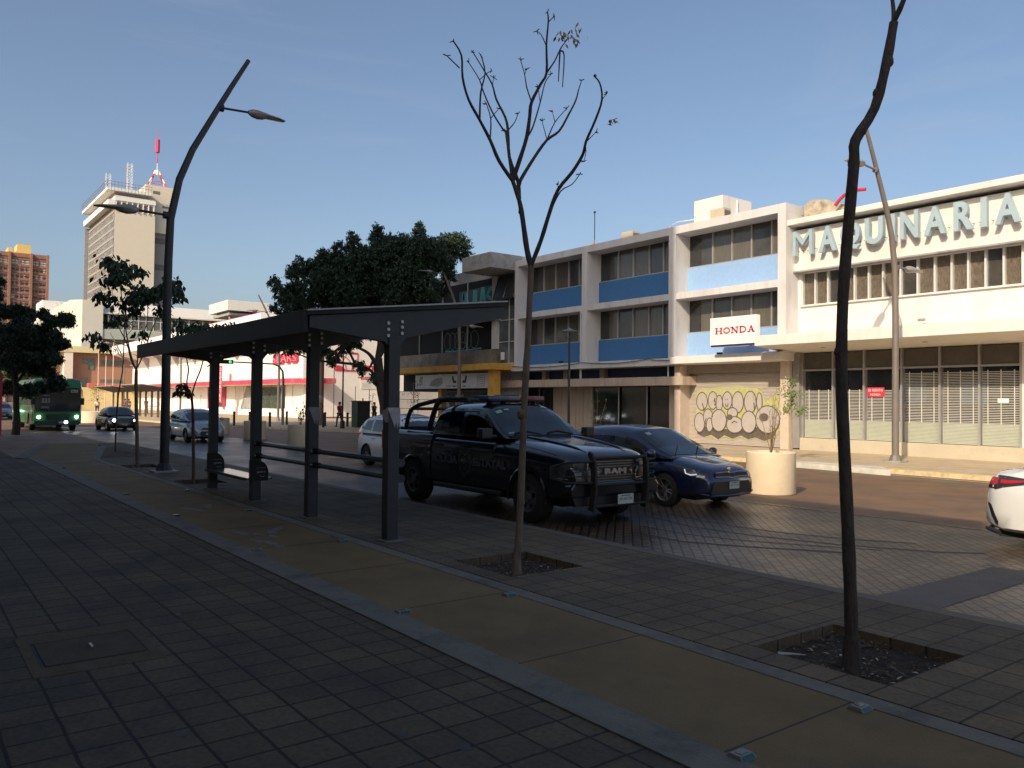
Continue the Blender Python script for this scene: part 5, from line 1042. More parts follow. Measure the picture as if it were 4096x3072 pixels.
# ---------------------------------------------------------------- traffic signal on a bent mast arm
t = thing('traffic_signal', 'horizontal traffic signal lit green on a bent mast arm over the junction', 'traffic signal', (-57, 22.4, 0))
MB().tube([(-57,22.4,0),(-57,22.4,3.2),(-57,22.35,3.85),(-57,22.1,4.22),(-57,21.6,4.38),(-57,18.3,4.42)], [.11,.09,.075,.065,.055,.045], 10).build('mast_arm', mat('mast_grey', (.22,.2,.18), .5, var=.1), t, smooth=True)
hs = MB().box(-57.1,-56.9,17.5,18.75,4.27,4.55).build('housing', BLACK, t, bevel=.02)
for k, (c, e) in enumerate((((.08,.01,.01), None), ((.09,.06,.01), None), ((.02,.4,.16), ((.03,.7,.3), 1.4)))):
    MB().disc((-56.885,17.75+k*.38,4.41),(1,0,0),.105,14,.02).build('signal_lens', mat('lens_%d' % k, c, .3, emis=e), hs)
    MB().tube([(-56.88,17.75+k*.38,4.41),(-56.75,17.75+k*.38,4.41)], .13, 12, cap=False).build('visor', BLACK, hs)
MB().tube([(-57,17.5,4.4),(-57,17.2,4.2),(-57,17.0,4.0)], .04, 6).build('bracket', STEELB, t)
# utility pole with cable box, junction cabinet, bollards
t = thing('utility_pole', 'brown wooden utility pole with a wrapped plastic bag at head height', 'utility pole', (-55.1, 24.5, 0))
MB().tube([(-55.1,24.5,0),(-55.1,24.55,8.5)], [.19,.14], 10).build('pole', mat('pole_wood', (.2,.14,.1), .9, var=.3, scale=4, stretch=(1,1,.2)), t, smooth=True)
MB().blob((-55.05,24.4,1.85), .26, .9, .9, 1.3, 9, 6).build('plastic_bag', mat('bag_grey', (.4,.37,.36), .5, var=.2, scale=6), t)
t = thing('junction_cabinet', 'tall dark green junction cabinet standing behind the white hatchback', 'cabinet', (-50.3, 25.3, 0))
MB().box(-50.8,-49.9,24.8,25.75,0,1.75).build('body', mat('cabinet_green', (.035,.045,.035), .6, var=.3, scale=3), t, bevel=.02)
MB().box(-50.86,-49.84,24.75,25.8,1.75,1.8).cyl((-50.3,25.4,1.8),(-50.3,25.4,1.98),.04).build('lid', mat('cabinet_lid', (.12,.03,.03), .7), t)
BOL = mat('bollard_brown', (.035,.028,.026), .5, var=.2)
bl0 = None
for i, (x, y, lb) in enumerate([(-53.4,20.1,'bollard left of the signal mast foot, second from the left'),(-57.6,22.95,'bollard just right of the signal mast foot'),(-51.1,22.9,'dark bollard by the utility pole, left of a close pair'),(-53.5,24.1,'dark bollard by the utility pole, right of a close pair'),(-51.6,24.9,'dark bollard next to the lantern post foot'),(-55.0,19.3,'bollard behind the planter between the shelter posts, farthest left'),(-56.4,18.7,'bollard just behind a shelter post, beyond the planter')]):
    if bl0 is None:
        bl0 = thing('bollard', lb, 'bollard', (x, y, 0), 0, 'brown bollards along the plaza edge')
        MB().cyl((0,0,0),(0,0,.88),.085,.08,12).build('post', BOL, bl0, local=True, smooth=True)
        MB().lathe((0,0,.88), [(.1,0),(.1,.05),(.06,.09),(.01,.1)], 12).build('cap', BOL, bl0, local=True, smooth=True)
    else: dup(bl0, (x, y, 0), None, lb)
# ---------------------------------------------------------------- round planters
def planter(x, y, lab, r=.52, h=.9):
    t = thing('round_planter', lab, 'planter', (x, y, -.12), 0, 'round concrete planters in the roadway')
    MB().lathe((x,y,-.12), [(r*.97,0),(r,.03),(r,h-.02),(r-.02,h),(r-.075,h),(r-.09,h-.03),(r-.09,h-.12)], 40).build('tub', PLANTER, t, smooth=True)
    MB().disc((x,y,h-.215),(0,0,1),r-.09,24,.04).build('soil', SOIL, t)
    return t
planter(-10.72, 15.2, 'large sunlit round planter in front of the dark blue hatchback')
planter(-27.2, 14.3, 'round planter behind the white hatchback tail')
planter(-32.4, 13.5, 'shaded round planter left of the white hatchback between shelter posts')
planter(-38.6, 13.8, 'round planter directly right of the silver car')
planter(-45.2, 14.2, 'round planter hidden mostly behind the silver car')
planter(-66.2, 12.6, 'sunlit planter between the green bus and the black saloon', r=.6)
planter(-69.5, 12.2, 'sunlit planter right beside the green bus, with a curved shadow', r=.95)
# stems in the planters
def stems(name, x, y, z, h, n, spread, seed, lab, leafm, m=TWIG, leaf=0, lr=.03, cat='plant'):
    t = thing(name, lab, cat, (x, y, z)); rr = random.Random(seed); s = MB(); l = MB()
    for k in range(n):
        a = rr.uniform(0, 6.28); hh = h * rr.uniform(.6, 1); sp = spread * rr.uniform(.4, 1)
        pts = []
        for j in range(6):
            q = j / 5; pts.append((x + math.cos(a)*sp*q**1.2 + rr.uniform(-.015,.015)*q, y + math.sin(a)*sp*q**1.2 + rr.uniform(-.015,.015), z + hh*q))
        s.tube(pts, [.010,.009,.008,.006,.005,.003], 5)
        for j in range(2, 6):
            for b in range(2):
                p = pts[j]; aa = rr.uniform(0, 6.28); q = (p[0]+math.cos(aa)*.09, p[1]+math.sin(aa)*.09, p[2]+.09)
                s.tube([p, q], [.004,.002], 4)
                for _ in range(leaf): leafquad(l, (q[0]+rr.uniform(-.05,.05), q[1]+rr.uniform(-.05,.05), q[2]+rr.uniform(-.05,.05)), lr*rr.uniform(.6,1.2), rr)
    s.build('stem', m, t)
    if l.v: l.build('leaves', leafm, t)
    return t
def leafquad(mb, c, r, rr, droop=0.0, asp=.45):
    d = Vector((rr.uniform(-1,1), rr.uniform(-1,1), rr.uniform(-1,.6) - droop)).normalized()
    u = d.orthogonal().normalized(); a = rr.uniform(0, 6.28)
    u = (u * math.cos(a) + d.cross(u) * math.sin(a)); c = Vector(c)
    mb.quad(c - d*r, c + u*r*asp, c + d*r, c - u*r*asp)
stems('planter_shrub', -10.72, 15.2, .66, 1.55, 7, .42, 2, 'spindly dry shrub growing in the large sunlit planter', LEAFDRY, mat('twig_tan', (.28,.2,.12), .9, var=.2), 2, .022, 'shrub')
stems('planter_shrub', -38.6, 13.8, .66, .7, 4, .3, 3, 'small bare shrub in the planter beside the silver car', LEAFDRY, TWIG, 2, .03, 'shrub')
stems('planter_shrub', -32.4, 13.5, .66, .95, 5, .28, 4, 'small leafy shrub in the shaded planter left of the white hatchback', LEAF, TWIG, 4, .05, 'shrub')
stems('young_shrub', -25.9, 24.2, 0, 2.3, 6, .6, 6, 'pale budding shrub before the marble wall behind the pickup cab', LEAF3, mat('twig_tan', (.28,.2,.12), .9, var=.2), 3, .035, 'shrub')
# ---------------------------------------------------------------- vehicles
TYRE = mat('tyre_rubber', (.012,.012,.012), .75, var=.2, scale=20, bump=.2); ALLOY = mat('alloy_rim', (.26,.26,.27), .3, metal=.8, var=.1)
STEELRIM = mat('steel_rim', (.13,.13,.135), .45, metal=.5, var=.15); CHROME = mat('chrome', (.62,.62,.62), .1, metal=1.0, var=.02)
CGLASS = mat('car_glass', (.012,.017,.02), .03, var=.1, spec=.9); WELL = mat('wheel_well', (.006,.006,.006), .9)
LENS = mat('lamp_lens', (.20,.21,.22), .08, var=.25, scale=25, spec=.9); LENSD = mat('lamp_dark', (.035,.035,.04), .08, spec=.9)
TAIL = mat('tail_lamp', (.42,.01,.015), .12, spec=.8, emis=((.8,.02,.02), .05)); PLATE = mat('plate', (.45,.46,.45), .5, var=.05); PRINT = mat('plate_print', (.05,.06,.09), .6)
STICK = mat('window_sticker', (.22,.36,.34), .4, var=.3, scale=60); TRIM = mat('black_trim', (.018,.018,.02), .35)
def interp(tab, x):
    xs = [p[0] for p in tab]; ys = [p[1] for p in tab]
    # monotone cubic through the table
    if x <= xs[0]: return ys[0]
    if x >= xs[-1]: return ys[-1]
    i = max(k for k in range(len(xs)) if xs[k] <= x); i = min(i, len(xs) - 2)
    d = [(ys[k+1]-ys[k])/(xs[k+1]-xs[k]) for k in range(len(xs)-1)]
    def m(k):
        if k == 0: return d[0]
        if k == len(xs)-1: return d[-1]
        return 0 if d[k-1]*d[k] <= 0 else 2*d[k-1]*d[k]/(d[k-1]+d[k])
    h = xs[i+1]-xs[i]; t = (x-xs[i])/h
    return (2*t**3-3*t*t+1)*ys[i] + (t**3-2*t*t+t)*h*m(i) + (-2*t**3+3*t*t)*ys[i+1] + (t**3-t*t)*h*m(i+1)
class Shell:
    """body surface: half width and top height along x, super-elliptic sections"""
    def __init__(s, top, wid, z0, n=5.0, tum=0.0, bot=None): s.top, s.wid, s.z0, s.n, s.tum, s.bot = top, wid, z0, n, tum, bot
    def z0f(s, x): return interp(s.z0, x) if isinstance(s.z0, list) else s.z0
    def y(s, x, z):
        z0 = s.z0f(x); h = max(.01, interp(s.top, x) - z0); q = min(1, max(0, (z - z0) / h))
        return interp(s.wid, x) * (1 - q ** s.n) ** (1 / s.n) * (1 - s.tum * max(0, z - z0))
    def z(s, x, y):
        z0 = s.z0f(x); h = max(.01, interp(s.top, x) - z0); zz_ = z0 + h
        for _ in range(4):
            w_ = interp(s.wid, x) * (1 - s.tum * (zz_ - z0)); q = min(.999, abs(y) / w_); zz_ = z0 + h * (1 - q ** s.n) ** (1 / s.n)
        return zz_
    def mesh(s, xs, k=9):
        mb = MB(); rings = []
        for x in xs:
            z0 = s.z0f(x); h = interp(s.top, x) - z0; w_ = interp(s.wid, x); pts = []
            for i in range(k + 1):
                a = math.pi / 2 * i / k; z = z0 + h * math.sin(a) ** (2 / s.n); y = w_ * math.cos(a) ** (2 / s.n) * (1 - s.tum * (z - z0)) if i < k else 0
                pts.append((y, z))
            if s.bot is not None:
                zb = interp(s.bot, x); pts = [(0, zb), (w_ * .9, zb), (w_ * .985, zb + .05)] + pts
            else: pts = [(0, z0)] + pts
            ring = [(x, -y, z) for y, z in pts] + [(x, y, z) for y, z in pts[-2:0:-1]]
            rings.append(ring)
        mb.loft(rings, True); return mb
def xr(a, b, n): return [a + (b - a) * i / n for i in range(n + 1)]
def side_patch(mb, sh, rows, side, eps=.004, nz=4):
    # rows: (x, zlo, zhi)
    g = []
    for x, lo, hi in rows:
        g.append([(x, side * (sh.y(x, lo + (hi - lo) * k / nz) + eps), lo + (hi - lo) * k / nz) for k in range(nz + 1)])
    for a, b in zip(g, g[1:]):
        for k in range(nz): mb.quad(a[k], b[k], b[k + 1], a[k + 1])
def top_patch(mb, sh, rows, eps=.004, ny=10):
    # rows: (x, halfwidth)
    g = []
    for x, hw in rows:
        g.append([(x + eps * .6, -hw + 2 * hw * k / ny, sh.z(x, -hw + 2 * hw * k / ny) + eps) for k in range(ny + 1)])
    for a, b in zip(g, g[1:]):
        for k in range(ny): mb.quad(a[k], b[k], b[k + 1], a[k + 1])
def cut(o, cutters):
    for c in cutters:
        md = o.modifiers.new('b', 'BOOLEAN'); md.operation = 'DIFFERENCE'; md.object = c; md.solver = 'EXACT'
        try: md.material_mode = 'TRANSFER'
        except Exception: pass
    bpy.context.view_layer.update()
    me = bpy.data.meshes.new_from_object(o.evaluated_get(bpy.context.evaluated_depsgraph_get()))
    o.modifiers.clear(); old = o.data; o.data = me; me.name = o.name; bpy.data.meshes.remove(old)
    for c in cutters: m_ = c.data; bpy.data.objects.remove(c); bpy.data.meshes.remove(m_)
def arches(o, axles, r, hw, zc):
    cs = []
    for ax in axles:
        for s_ in (-1, 1):
            c = MB().tube([(ax, s_ * (hw - .27), zc), (ax, s_ * (hw + .3), zc)], r, 28).build('c', WELL)
            c.location = o.parent.location if o.parent else (0,0,0)
            cs.append(c)
    cut(o, cs)
def wheel(root, ax, side, hw, r, rimr, kind='alloy', rimmat=None, wt=.22):
    yo = side * hw; yi = side * (hw - wt)
    prof = [(rimr, 0), (rimr + .01, .0), (r - .03, .005), (r, .03), (r, wt - .03), (r - .03, wt - .005), (rimr, wt)]
    m = MB(); m.lathe((ax, 0, r), [(q, (yi + h * side)) for q, h in prof], 30, 'Y', False)
    w_ = m.build('wheel', TYRE, root, local=True, smooth=True)
    rm = MB(); yf = yo - side * .03
    rm.lathe((ax, 0, r), [(rimr, yf - side*.12), (rimr, yo - side*.005), (rimr - .012, yo), (rimr - .025, yo - side*.012), (rimr - .03, yf - side*.08), (.01, yf - side*.08)], 30, 'Y', False)
    rb = rm.build('rim', rimmat if kind == 'steel' else STEELRIM, w_, local=True, smooth=True, auto=30)
    sp = MB()
    if kind == 'alloy':
        for k in range(10):
            a = k * math.pi / 5 + .15 + (.12 if k % 2 else -.12)
            a2 = k * math.pi / 5 + .15
            p = (ax + .045*math.cos(a2), yf, r + .045*math.sin(a2)); q = (ax + (rimr-.02)*math.cos(a), yf - side*.0, r + (rimr-.02)*math.sin(a))
            sp.tube([p, q], [.016, .012], 5)
        sp.disc((ax, yf + side*.005, r), (0,1,0), .05, 14, .02)
        sp.build('spokes', rimmat or ALLOY, w_, local=True)
    else:
        sp.disc((ax, yf - side*.01, r), (0,1,0), rimr - .035, 26, .02)
        sp.mi = 1
        for k in range(5 if kind == 'steel' else 6):
            a = k * 2*math.pi / 5 + .3; sp.disc((ax + rimr*.62*math.cos(a), yf + side*.003, r + rimr*.62*math.sin(a)), (0,1,0), rimr*.17, 12, .012)
        sp.mi = 0
        sp.disc((ax, yf + side*.015, r), (0,1,0), .07, 14, .05)
        sp.build('spokes', [rimmat or ALLOY, WELL], w_, local=True)
    return w_
def plate(root, x, y, z, txt, w_=.3, h=.15, face=1):
    p = MB().box(x - .006, x + .006, y - w_/2, y + w_/2, z - h/2, z + h/2).build('licence_plate', PLATE, root, local=True, bevel=.003)
    m = MB(); put_text(m, txt, (x + .0075*face, y - w_*.42*face, z - h*.22), (0, face, 0), (0,0,1), width=w_*.84, height=h*.42, extrude=.0008)
    m.build('plate_number', PRINT, p, local=True)
    MB().box(x + .0061*face, x + .0075*face, y - w_*.3, y + w_*.3, z + h*.3, z + h*.42).build('plate_band', mat('plate_green', (.03,.15,.1), .5), p, local=True)

def car(label, cat, loc, name, paint, top, wid, gh_top, gh_wid, belt, axles, hw, r, rimr, wins, ws, rw, nose, tailx, bot=.22, z0=.42, rz=0, kind='alloy', detail=None, tum=.32, n=4.2, sticker=True, lit=None, rimmat=None, platetxt='JC-71-53', front=True, group=None):
    t = thing(name, label, cat, loc, rz, group)
    body = Shell(top, wid, z0, n, .04, [(tailx, bot + .08), (tailx + .35, bot), (nose - .4, bot), (nose, bot + .06)])
    xs = sorted(set([tailx, tailx + .03, tailx + .08, tailx + .16] + xr(tailx + .3, nose - .35, 26) + [nose - .24, nose - .15, nose - .08, nose - .03, nose]))
    b = body.mesh(xs).build('body', paint, t, local=True, smooth=True, auto=50)
    arches(b, axles, r + .045, hw, r)
    gh = Shell(gh_top, gh_wid, belt, 4.2, tum)
    g = gh.mesh(xr(gh_top[0][0], gh_top[-1][0], 30)).build('cabin', paint, t, local=True, smooth=True, auto=50)
    for s_ in (-1, 1):
        for rows in wins:
            m = MB(); side_patch(m, gh, rows, s_); m.build('side_window', CGLASS, t, local=True, smooth=True)
    m = MB(); top_patch(m, gh, ws, eps=.006); w1 = m.build('windscreen', CGLASS, t, local=True, smooth=True)
    m = MB(); top_patch(m, gh, rw, eps=.006); m.build('rear_window', CGLASS, t, local=True, smooth=True)
    MB().box(tailx + .2, nose - .3, -hw + .2, hw - .2, .16, .45).build('underbody', BLACK, t, local=True)
    for ax in axles:
        for s_ in (-1, 1): wheel(t, ax, s_, hw - .015, r, rimr, kind, rimmat)
    # door seams and handles
    sm = MB()
    for s_ in (-1, 1):
        for x in (axles[0] - .62, axles[0] - 1.5, axles[0] - 2.3):
            side_patch(sm, body, [(x - .004, .34, interp(top, x) - .05), (x + .004, .34, interp(top, x) - .05)], s_, .0015)
    sm.build('door_seams', BLACK, t, local=True)
    for s_ in (-1, 1):
        for x in (axles[0] - 1.33, axles[0] - 2.15):
            y = body.y(x, belt - .14) + .012; MB().box(x - .09, x + .09, s_ * y - .014, s_ * y + .014, belt - .16, belt - .13).build('door_handle', paint, t, local=True, bevel=.005)
        x = ws[0][0] - .28; y = gh.y(x, belt + .06)
        mm = MB().blob((x, s_ * (y + .13), belt + .09), .1, .75, 1.1, .75, 12, 8).tube([(x, s_*y, belt+.02),(x, s_*(y+.1), belt+.06)], .03, 6)
        mm.build('side_mirror', paint, t, local=True, smooth=True)
    if sticker:
        m = MB(); xa = ws[-1][0] + (ws[0][0]-ws[-1][0])*.12
        rows = [(xa, 0), (xa + .09, 0)]
        for k in range(1):
            y0, y1 = -ws[-1][1] + .1, -ws[-1][1] + .22
            m.quad((xa, y0, gh.z(xa, y0)+.012), (xa+.09, y0, gh.z(xa+.09, y0)+.012), (xa+.09, y1, gh.z(xa+.09, y1)+.012), (xa, y1, gh.z(xa, y1)+.012))
        m.build('sticker', STICK, w1, local=True)
    if detail: detail(t, body, gh)
    return t, body, gh

# dark blue hatchback
def rio_detail(t, body, gh):
    nx = .86
    for s_ in (-1, 1):
        m = MB(); side_patch(m, body, [(.22,.76,.775),(.38,.68,.785),(.55,.61,.77),(.70,.59,.745),(.82,.585,.705),(.87,.60,.68)], s_, .006)
        h = m.build('headlight', LENSD, t, local=True, smooth=True)
        MB().blob((.62, s_*(body.y(.62,.68)-.005), .675), .05, 1, .5, .9, 10, 6).build('projector', LENS, h, local=True, smooth=True)
        MB().tube([(.46, s_*(body.y(.46,.70)+.008), .72),(.50, s_*(body.y(.5,.66)+.01), .65),(.60, s_*(body.y(.6,.63)+.012), .625),(.70, s_*(body.y(.70,.64)+.012), .64)], .014, 5).build('running_light', mat('running_light', (.7,.72,.75), .2, emis=((.8,.85,.9), .35)), h, local=True)
        MB().tube([(.76, s_*.62, .42),(.84, s_*.60, .42)], .04, 12).build('fog_lamp', CHROME, t, local=True)
        m = MB(); m.tube([(.80, s_*.66, .50),(.84,s_*.64,.34)], .03, 5); m.build('fog_recess', TRIM, t, local=True)
    m = MB().prism([(-.46,.60),(-.15,.585),(0,.57),(.15,.585),(.46,.60),(.44,.655),(.1,.665),(0,.655),(-.1,.665),(-.44,.655)], lambda u,v,w:(w,u,v), .84, .908)
    g = m.build('grille', TRIM, t, local=True)
    c = MB(); c.tube([(.91,-.47,.668),(.912,-.12,.676),(.912,-.08,.664),(.912,.08,.664),(.912,.12,.676),(.91,.47,.668)], .010, 5).tube([(.91,-.47,.592),(.912,-.12,.582),(.912,0,.566),(.912,.12,.582),(.91,.47,.592)], .010, 5)
    c.build('chrome_trim', CHROME, g, local=True)
    MB().prism([(-.58,.28),(.58,.28),(.50,.50),(-.50,.50)], lambda u,v,w:(w,u,v), .84, .912).build('lower_grille', TRIM, t, local=True)
    MB().tube([(.80,-.74,.29),(.88,-.55,.255),(.905,0,.245),(.88,.55,.255),(.80,.74,.29)], .022, 6).build('splitter', bpy.data.materials['paint_navy'], t, local=True)
    e = MB().add([(.80+.02*math.cos(a)*0+.0, .06*math.cos(a), body.z(.80,0)+.008+.0) for a in []], []) if False else None
    MB().lathe((.845,0,.715), [(.045,-.006),(.04,.004),(.001,.005)], 16, 'X').build('badge', CHROME, t, local=True, smooth=True)
    plate(t, .925, .05, .43, 'JC-71-53', .28, .13)
    w_ = MB()
    for y0 in (-.55, .05): w_.tube([(.05,y0,gh.z(.0,y0)+.03),(-.28,y0+.42,gh.z(-.3,y0+.3)+.02)], .008, 4)
    w_.build('wiper', BLACK, t, local=True)
    s = MB().tube([(-.9,.25,.9),(-1.0,.25,1.25)], [.2,.17], 8).tube([(-.9,-.3,.9),(-1.0,-.3,1.25)], [.2,.17], 8)
    MB().tube([(-2.2,0,1.45),(-2.42,0,1.62)], .006, 4).build('aerial', BLACK, t, local=True)
NAVY = mat('paint_navy', (.010,.017,.050), .22, metal=.25, var=.1, coat=1.0)
car('dark blue hatchback parked beyond the black police pickup, nose by the large planter', 'hatchback', (-10.40, 12.28, -.12), 'hatchback', NAVY,
    [(-3.45,.70),(-3.38,.86),(-3.1,.93),(-2.4,.93),(-.35,.93),(.0,.93),(.35,.86),(.65,.78),(.82,.70),(.90,.58)],
    [(-3.45,.62),(-3.35,.74),(-3.0,.82),(-2.4,.855),(-.2,.86),(.35,.845),(.62,.79),(.80,.70),(.90,.60)],
    [(-3.36,.95),(-3.2,1.14),(-2.85,1.34),(-2.3,1.44),(-1.6,1.475),(-1.0,1.42),(-.75,1.32),(-.3,1.09),(.08,.92)],
    [(-3.36,.66),(-3.0,.76),(-2.3,.82),(-1.0,.83),(-.4,.80),(.08,.74)], .88,
    (0, -2.58), .845, .31, .215,
    [[(-2.95,1.02,1.20),(-2.7,.96,1.30),(-2.3,.94,1.345),(-1.85,.93,1.365)], [(-1.72,.93,1.37),(-1.4,.93,1.365),(-1.1,.93,1.31),(-.8,.93,1.19),(-.5,.93,1.04),(-.38,.93,.97)]],
    [(.02,.68),(-.3,.68),(-.6,.65),(-.92,.60)], [(-3.28,.62),(-3.1,.60),(-2.85,.57)], .90, -3.45, detail=rio_detail)

# white hatchback behind the pickup (seen from its rear left)
PWH = mat('paint_white', (.62,.64,.67), .25, var=.02, coat=.8)
def fit_detail(t, body, gh):
    for s_ in (-1, 1):
        m = MB(); side_patch(m, body, [(-3.27,.72,.98),(-3.2,.74,.98),(-3.05,.80,.95)], s_, .006); m.build('tail_light', TAIL, t, local=True, smooth=True)
        m = MB(); side_patch(m, body, [(.42,.74,.82),(.6,.68,.80),(.72,.66,.76)], s_, .006); m.build('headlight', LENS, t, local=True, smooth=True)
        m = MB(); side_patch(m, body, [(-3.0,.86,.875),(-1.2,.80,.815),(-.6,.74,.75)], s_, .003); m.build('crease', mat('crease_grey', (.45,.46,.48), .3), t, local=True)
car('white hatchback in the lane behind the police pickup bed', 'hatchback', (-19.45, 12.05, -.12), 'hatchback', PWH,
    [(-3.33,.75),(-3.26,.98),(-3.0,1.02),(-1.0,.98),(-.2,.95),(.3,.88),(.55,.78),(.68,.6)],
    [(-3.33,.68),(-3.2,.78),(-2.8,.835),(-.2,.845),(.3,.81),(.55,.72),(.68,.6)],
    [(-3.3,1.0),(-3.2,1.22),(-2.95,1.42),(-2.5,1.51),(-1.6,1.54),(-.9,1.46),(-.3,1.2),(.25,.92)],
    [(-3.3,.70),(-2.8,.78),(-1.0,.8),(-.2,.76),(.25,.7)], .95,
    (0, -2.53), .83, .30, .20,
    [[(-3.02,1.08,1.3),(-2.75,1.05,1.39),(-2.35,1.03,1.42)], [(-2.25,1.02,1.425),(-1.8,1.01,1.44),(-1.45,1.0,1.44)], [(-1.36,1.0,1.43),(-.9,.99,1.36),(-.4,.98,1.14),(-.2,.98,1.03)]],
    [(.15,.64),(-.2,.66),(-.5,.64),(-.85,.60)], [(-3.24,.62),(-3.1,.6),(-2.95,.56)], .68, -3.33, detail=fit_detail, kind='alloy')

# silver hatchback coming towards the camera
def fiesta_detail(t, body, gh):
    for s_ in (-1, 1):
        m = MB(); side_patch(m, body, [(.12,.76,.86),(.3,.66,.86),(.48,.58,.80),(.58,.56,.74)], s_, .006); m.build('headlight', LENS, t, local=True, smooth=True)
        MB().blob((.62,s_*.56,.40), .06, .5, 1, 1, 10, 6).build('fog_lamp', LENSD, t, local=True, smooth=True)
    MB().prism([(-.30,.26),(.30,.26),(.42,.38),(.34,.50),(-.34,.50),(-.42,.38)], lambda u,v,w:(w,u,v), .70, .775).build('grille', TRIM, t, local=True)
    MB().prism([(-.66,.32),(-.50,.30),(-.46,.44),(-.62,.46)], lambda u,v,w:(w,u,v), .62, .70).build('air_intake', TRIM, t, local=True)
    MB().box(.70,.765,-.3,.3,.60,.64).build('upper_grille', TRIM, t, local=True)
    plate(t, .79, 0, .38, 'JMG-42-19', .3, .1)
SILV = mat('paint_silver', (.36,.38,.41), .28, metal=.5, var=.04, coat=.6)
car('silver hatchback driving towards the viewer behind the left shelter posts', 'hatchback', (-37.5, 11.1, -.12), 'hatchback', SILV,
    [(-3.2,.75),(-3.1,.95),(-2.8,1.0),(-.5,.97),(-.1,.95),(.3,.86),(.58,.74),(.74,.56)],
    [(-3.2,.66),(-3.0,.76),(-2.6,.83),(-.2,.84),(.25,.81),(.5,.74),(.7,.62),(.76,.52)],
    [(-3.12,.98),(-3.0,1.22),(-2.6,1.42),(-1.8,1.48),(-1.1,1.44),(-.5,1.2),(.05,.93)],
    [(-3.12,.70),(-2.6,.78),(-1.0,.8),(-.4,.77),(.05,.72)], .93,
    (0, -2.49), .83, .30, .20,
    [[(-2.7,1.05,1.3),(-2.3,1.02,1.36),(-1.65,1.0,1.385)], [(-1.55,1.0,1.39),(-1.1,.99,1.35),(-.6,.98,1.14),(-.4,.97,1.03)]],
    [(-.02,.66),(-.3,.68),(-.6,.66),(-1.0,.60)], [(-3.08,.6),(-2.9,.6),(-2.7,.56)], .76, -3.2, detail=fiesta_detail)

# black saloon with its headlights on
BLK = mat('paint_black', (.012,.014,.02), .25, metal=.2, var=.1, coat=1.0)
HLIT = mat('headlight_lit', (.9,.9,.9), .3, emis=((1,1,1), 14)); HLB = mat('headlight_blue', (.8,.85,1), .3, emis=((.7,.75,1), 12))
def sedan_detail(t, body, gh):
    for s_ in (-1, 1):
        m = MB(); side_patch(m, body, [(.25,.62,.74),(.5,.58,.72),(.68,.56,.68)], s_, .006); h = m.build('headlight', LENS, t, local=True, smooth=True)
        MB().disc((.80,s_*.57,.63),(1,0,0),.085,12,.03).build('lit_bulb', HLIT, h, local=True)
    g = MB().prism([(-.34,.52),(.34,.52),(.38,.70),(-.38,.70)], lambda u,v,w:(w,u,v), .76, .83).build('grille', TRIM, t, local=True)
    m = MB()
    for z in (.53,.58,.63,.69): m.box(.83,.84,-.35,.35,z,z+.012)
    m.build('chrome_bars', CHROME, g, local=True)
    plate(t, .85, 0, .40, 'JHW-11-36', .3, .1)
car('black saloon with shining headlights driving towards the viewer beside the bus', 'saloon car', (-52.4, 10.75, -.12), 'saloon_car', BLK,
    [(-3.75,.75),(-3.65,.95),(-3.0,.98),(-2.4,.93),(-.3,.92),(.3,.84),(.65,.74),(.8,.58)],
    [(-3.75,.7),(-3.5,.82),(-2.4,.88),(-.2,.88),(.4,.84),(.65,.76),(.8,.6)],
    [(-3.1,.95),(-2.6,1.2),(-2.0,1.40),(-1.3,1.43),(-.9,1.38),(-.4,1.16),(.1,.92)],
    [(-3.1,.76),(-2.0,.82),(-.9,.83),(.1,.76)], .9,
    (0, -2.75), .87, .32, .21,
    [[(-2.4,1.0,1.2),(-2.0,.97,1.31),(-1.5,.96,1.345)], [(-1.4,.96,1.345),(-1.0,.95,1.31),(-.5,.94,1.1),(-.35,.94,1.03)]],
    [(.02,.7),(-.3,.7),(-.6,.66),(-.85,.62)], [(-3.0,.62),(-2.5,.62),(-2.1,.58)], .8, -3.75, detail=sedan_detail, sticker=False)

# white car at the right edge, only its tail is in view
def white_detail(t, body, gh):
    for s_ in (-1, 1):
        m = MB(); side_patch(m, body, [(-3.735,.80,.99),(-3.6,.80,.985),(-3.45,.84,.98),(-3.25,.88,.965),(-3.1,.93,.955)], s_, .007)
        tl = m.build('tail_light', LENSD, t, local=True, smooth=True)
        m = MB(); side_patch(m, body, [(-3.73,.85,.95),(-3.66,.85,.955),(-3.58,.87,.955)], s_, .012); side_patch(m, body, [(-3.54,.88,.93),(-3.4,.89,.93),(-3.22,.925,.94)], s_, .012)
        m.build('red_lens', TAIL, tl, local=True, smooth=True)
        m = MB(); side_patch(m, body, [(-3.72,.58,.62),(-3.66,.44,.58),(-3.60,.35,.46),(-3.55,.32,.37)], s_, .006); m.build('bumper_vent', TRIM, t, local=True, smooth=True)
    m = MB().tube([(-3.55,-.80,.22),(-3.78,-.6,.24),(-3.82,0,.25),(-3.78,.6,.24),(-3.55,.80,.22)], .03, 6); m.build('lower_trim', TRIM, t, local=True)
PW2 = mat('paint_pearl', (.72,.72,.70), .22, var=.02, coat=1.0)
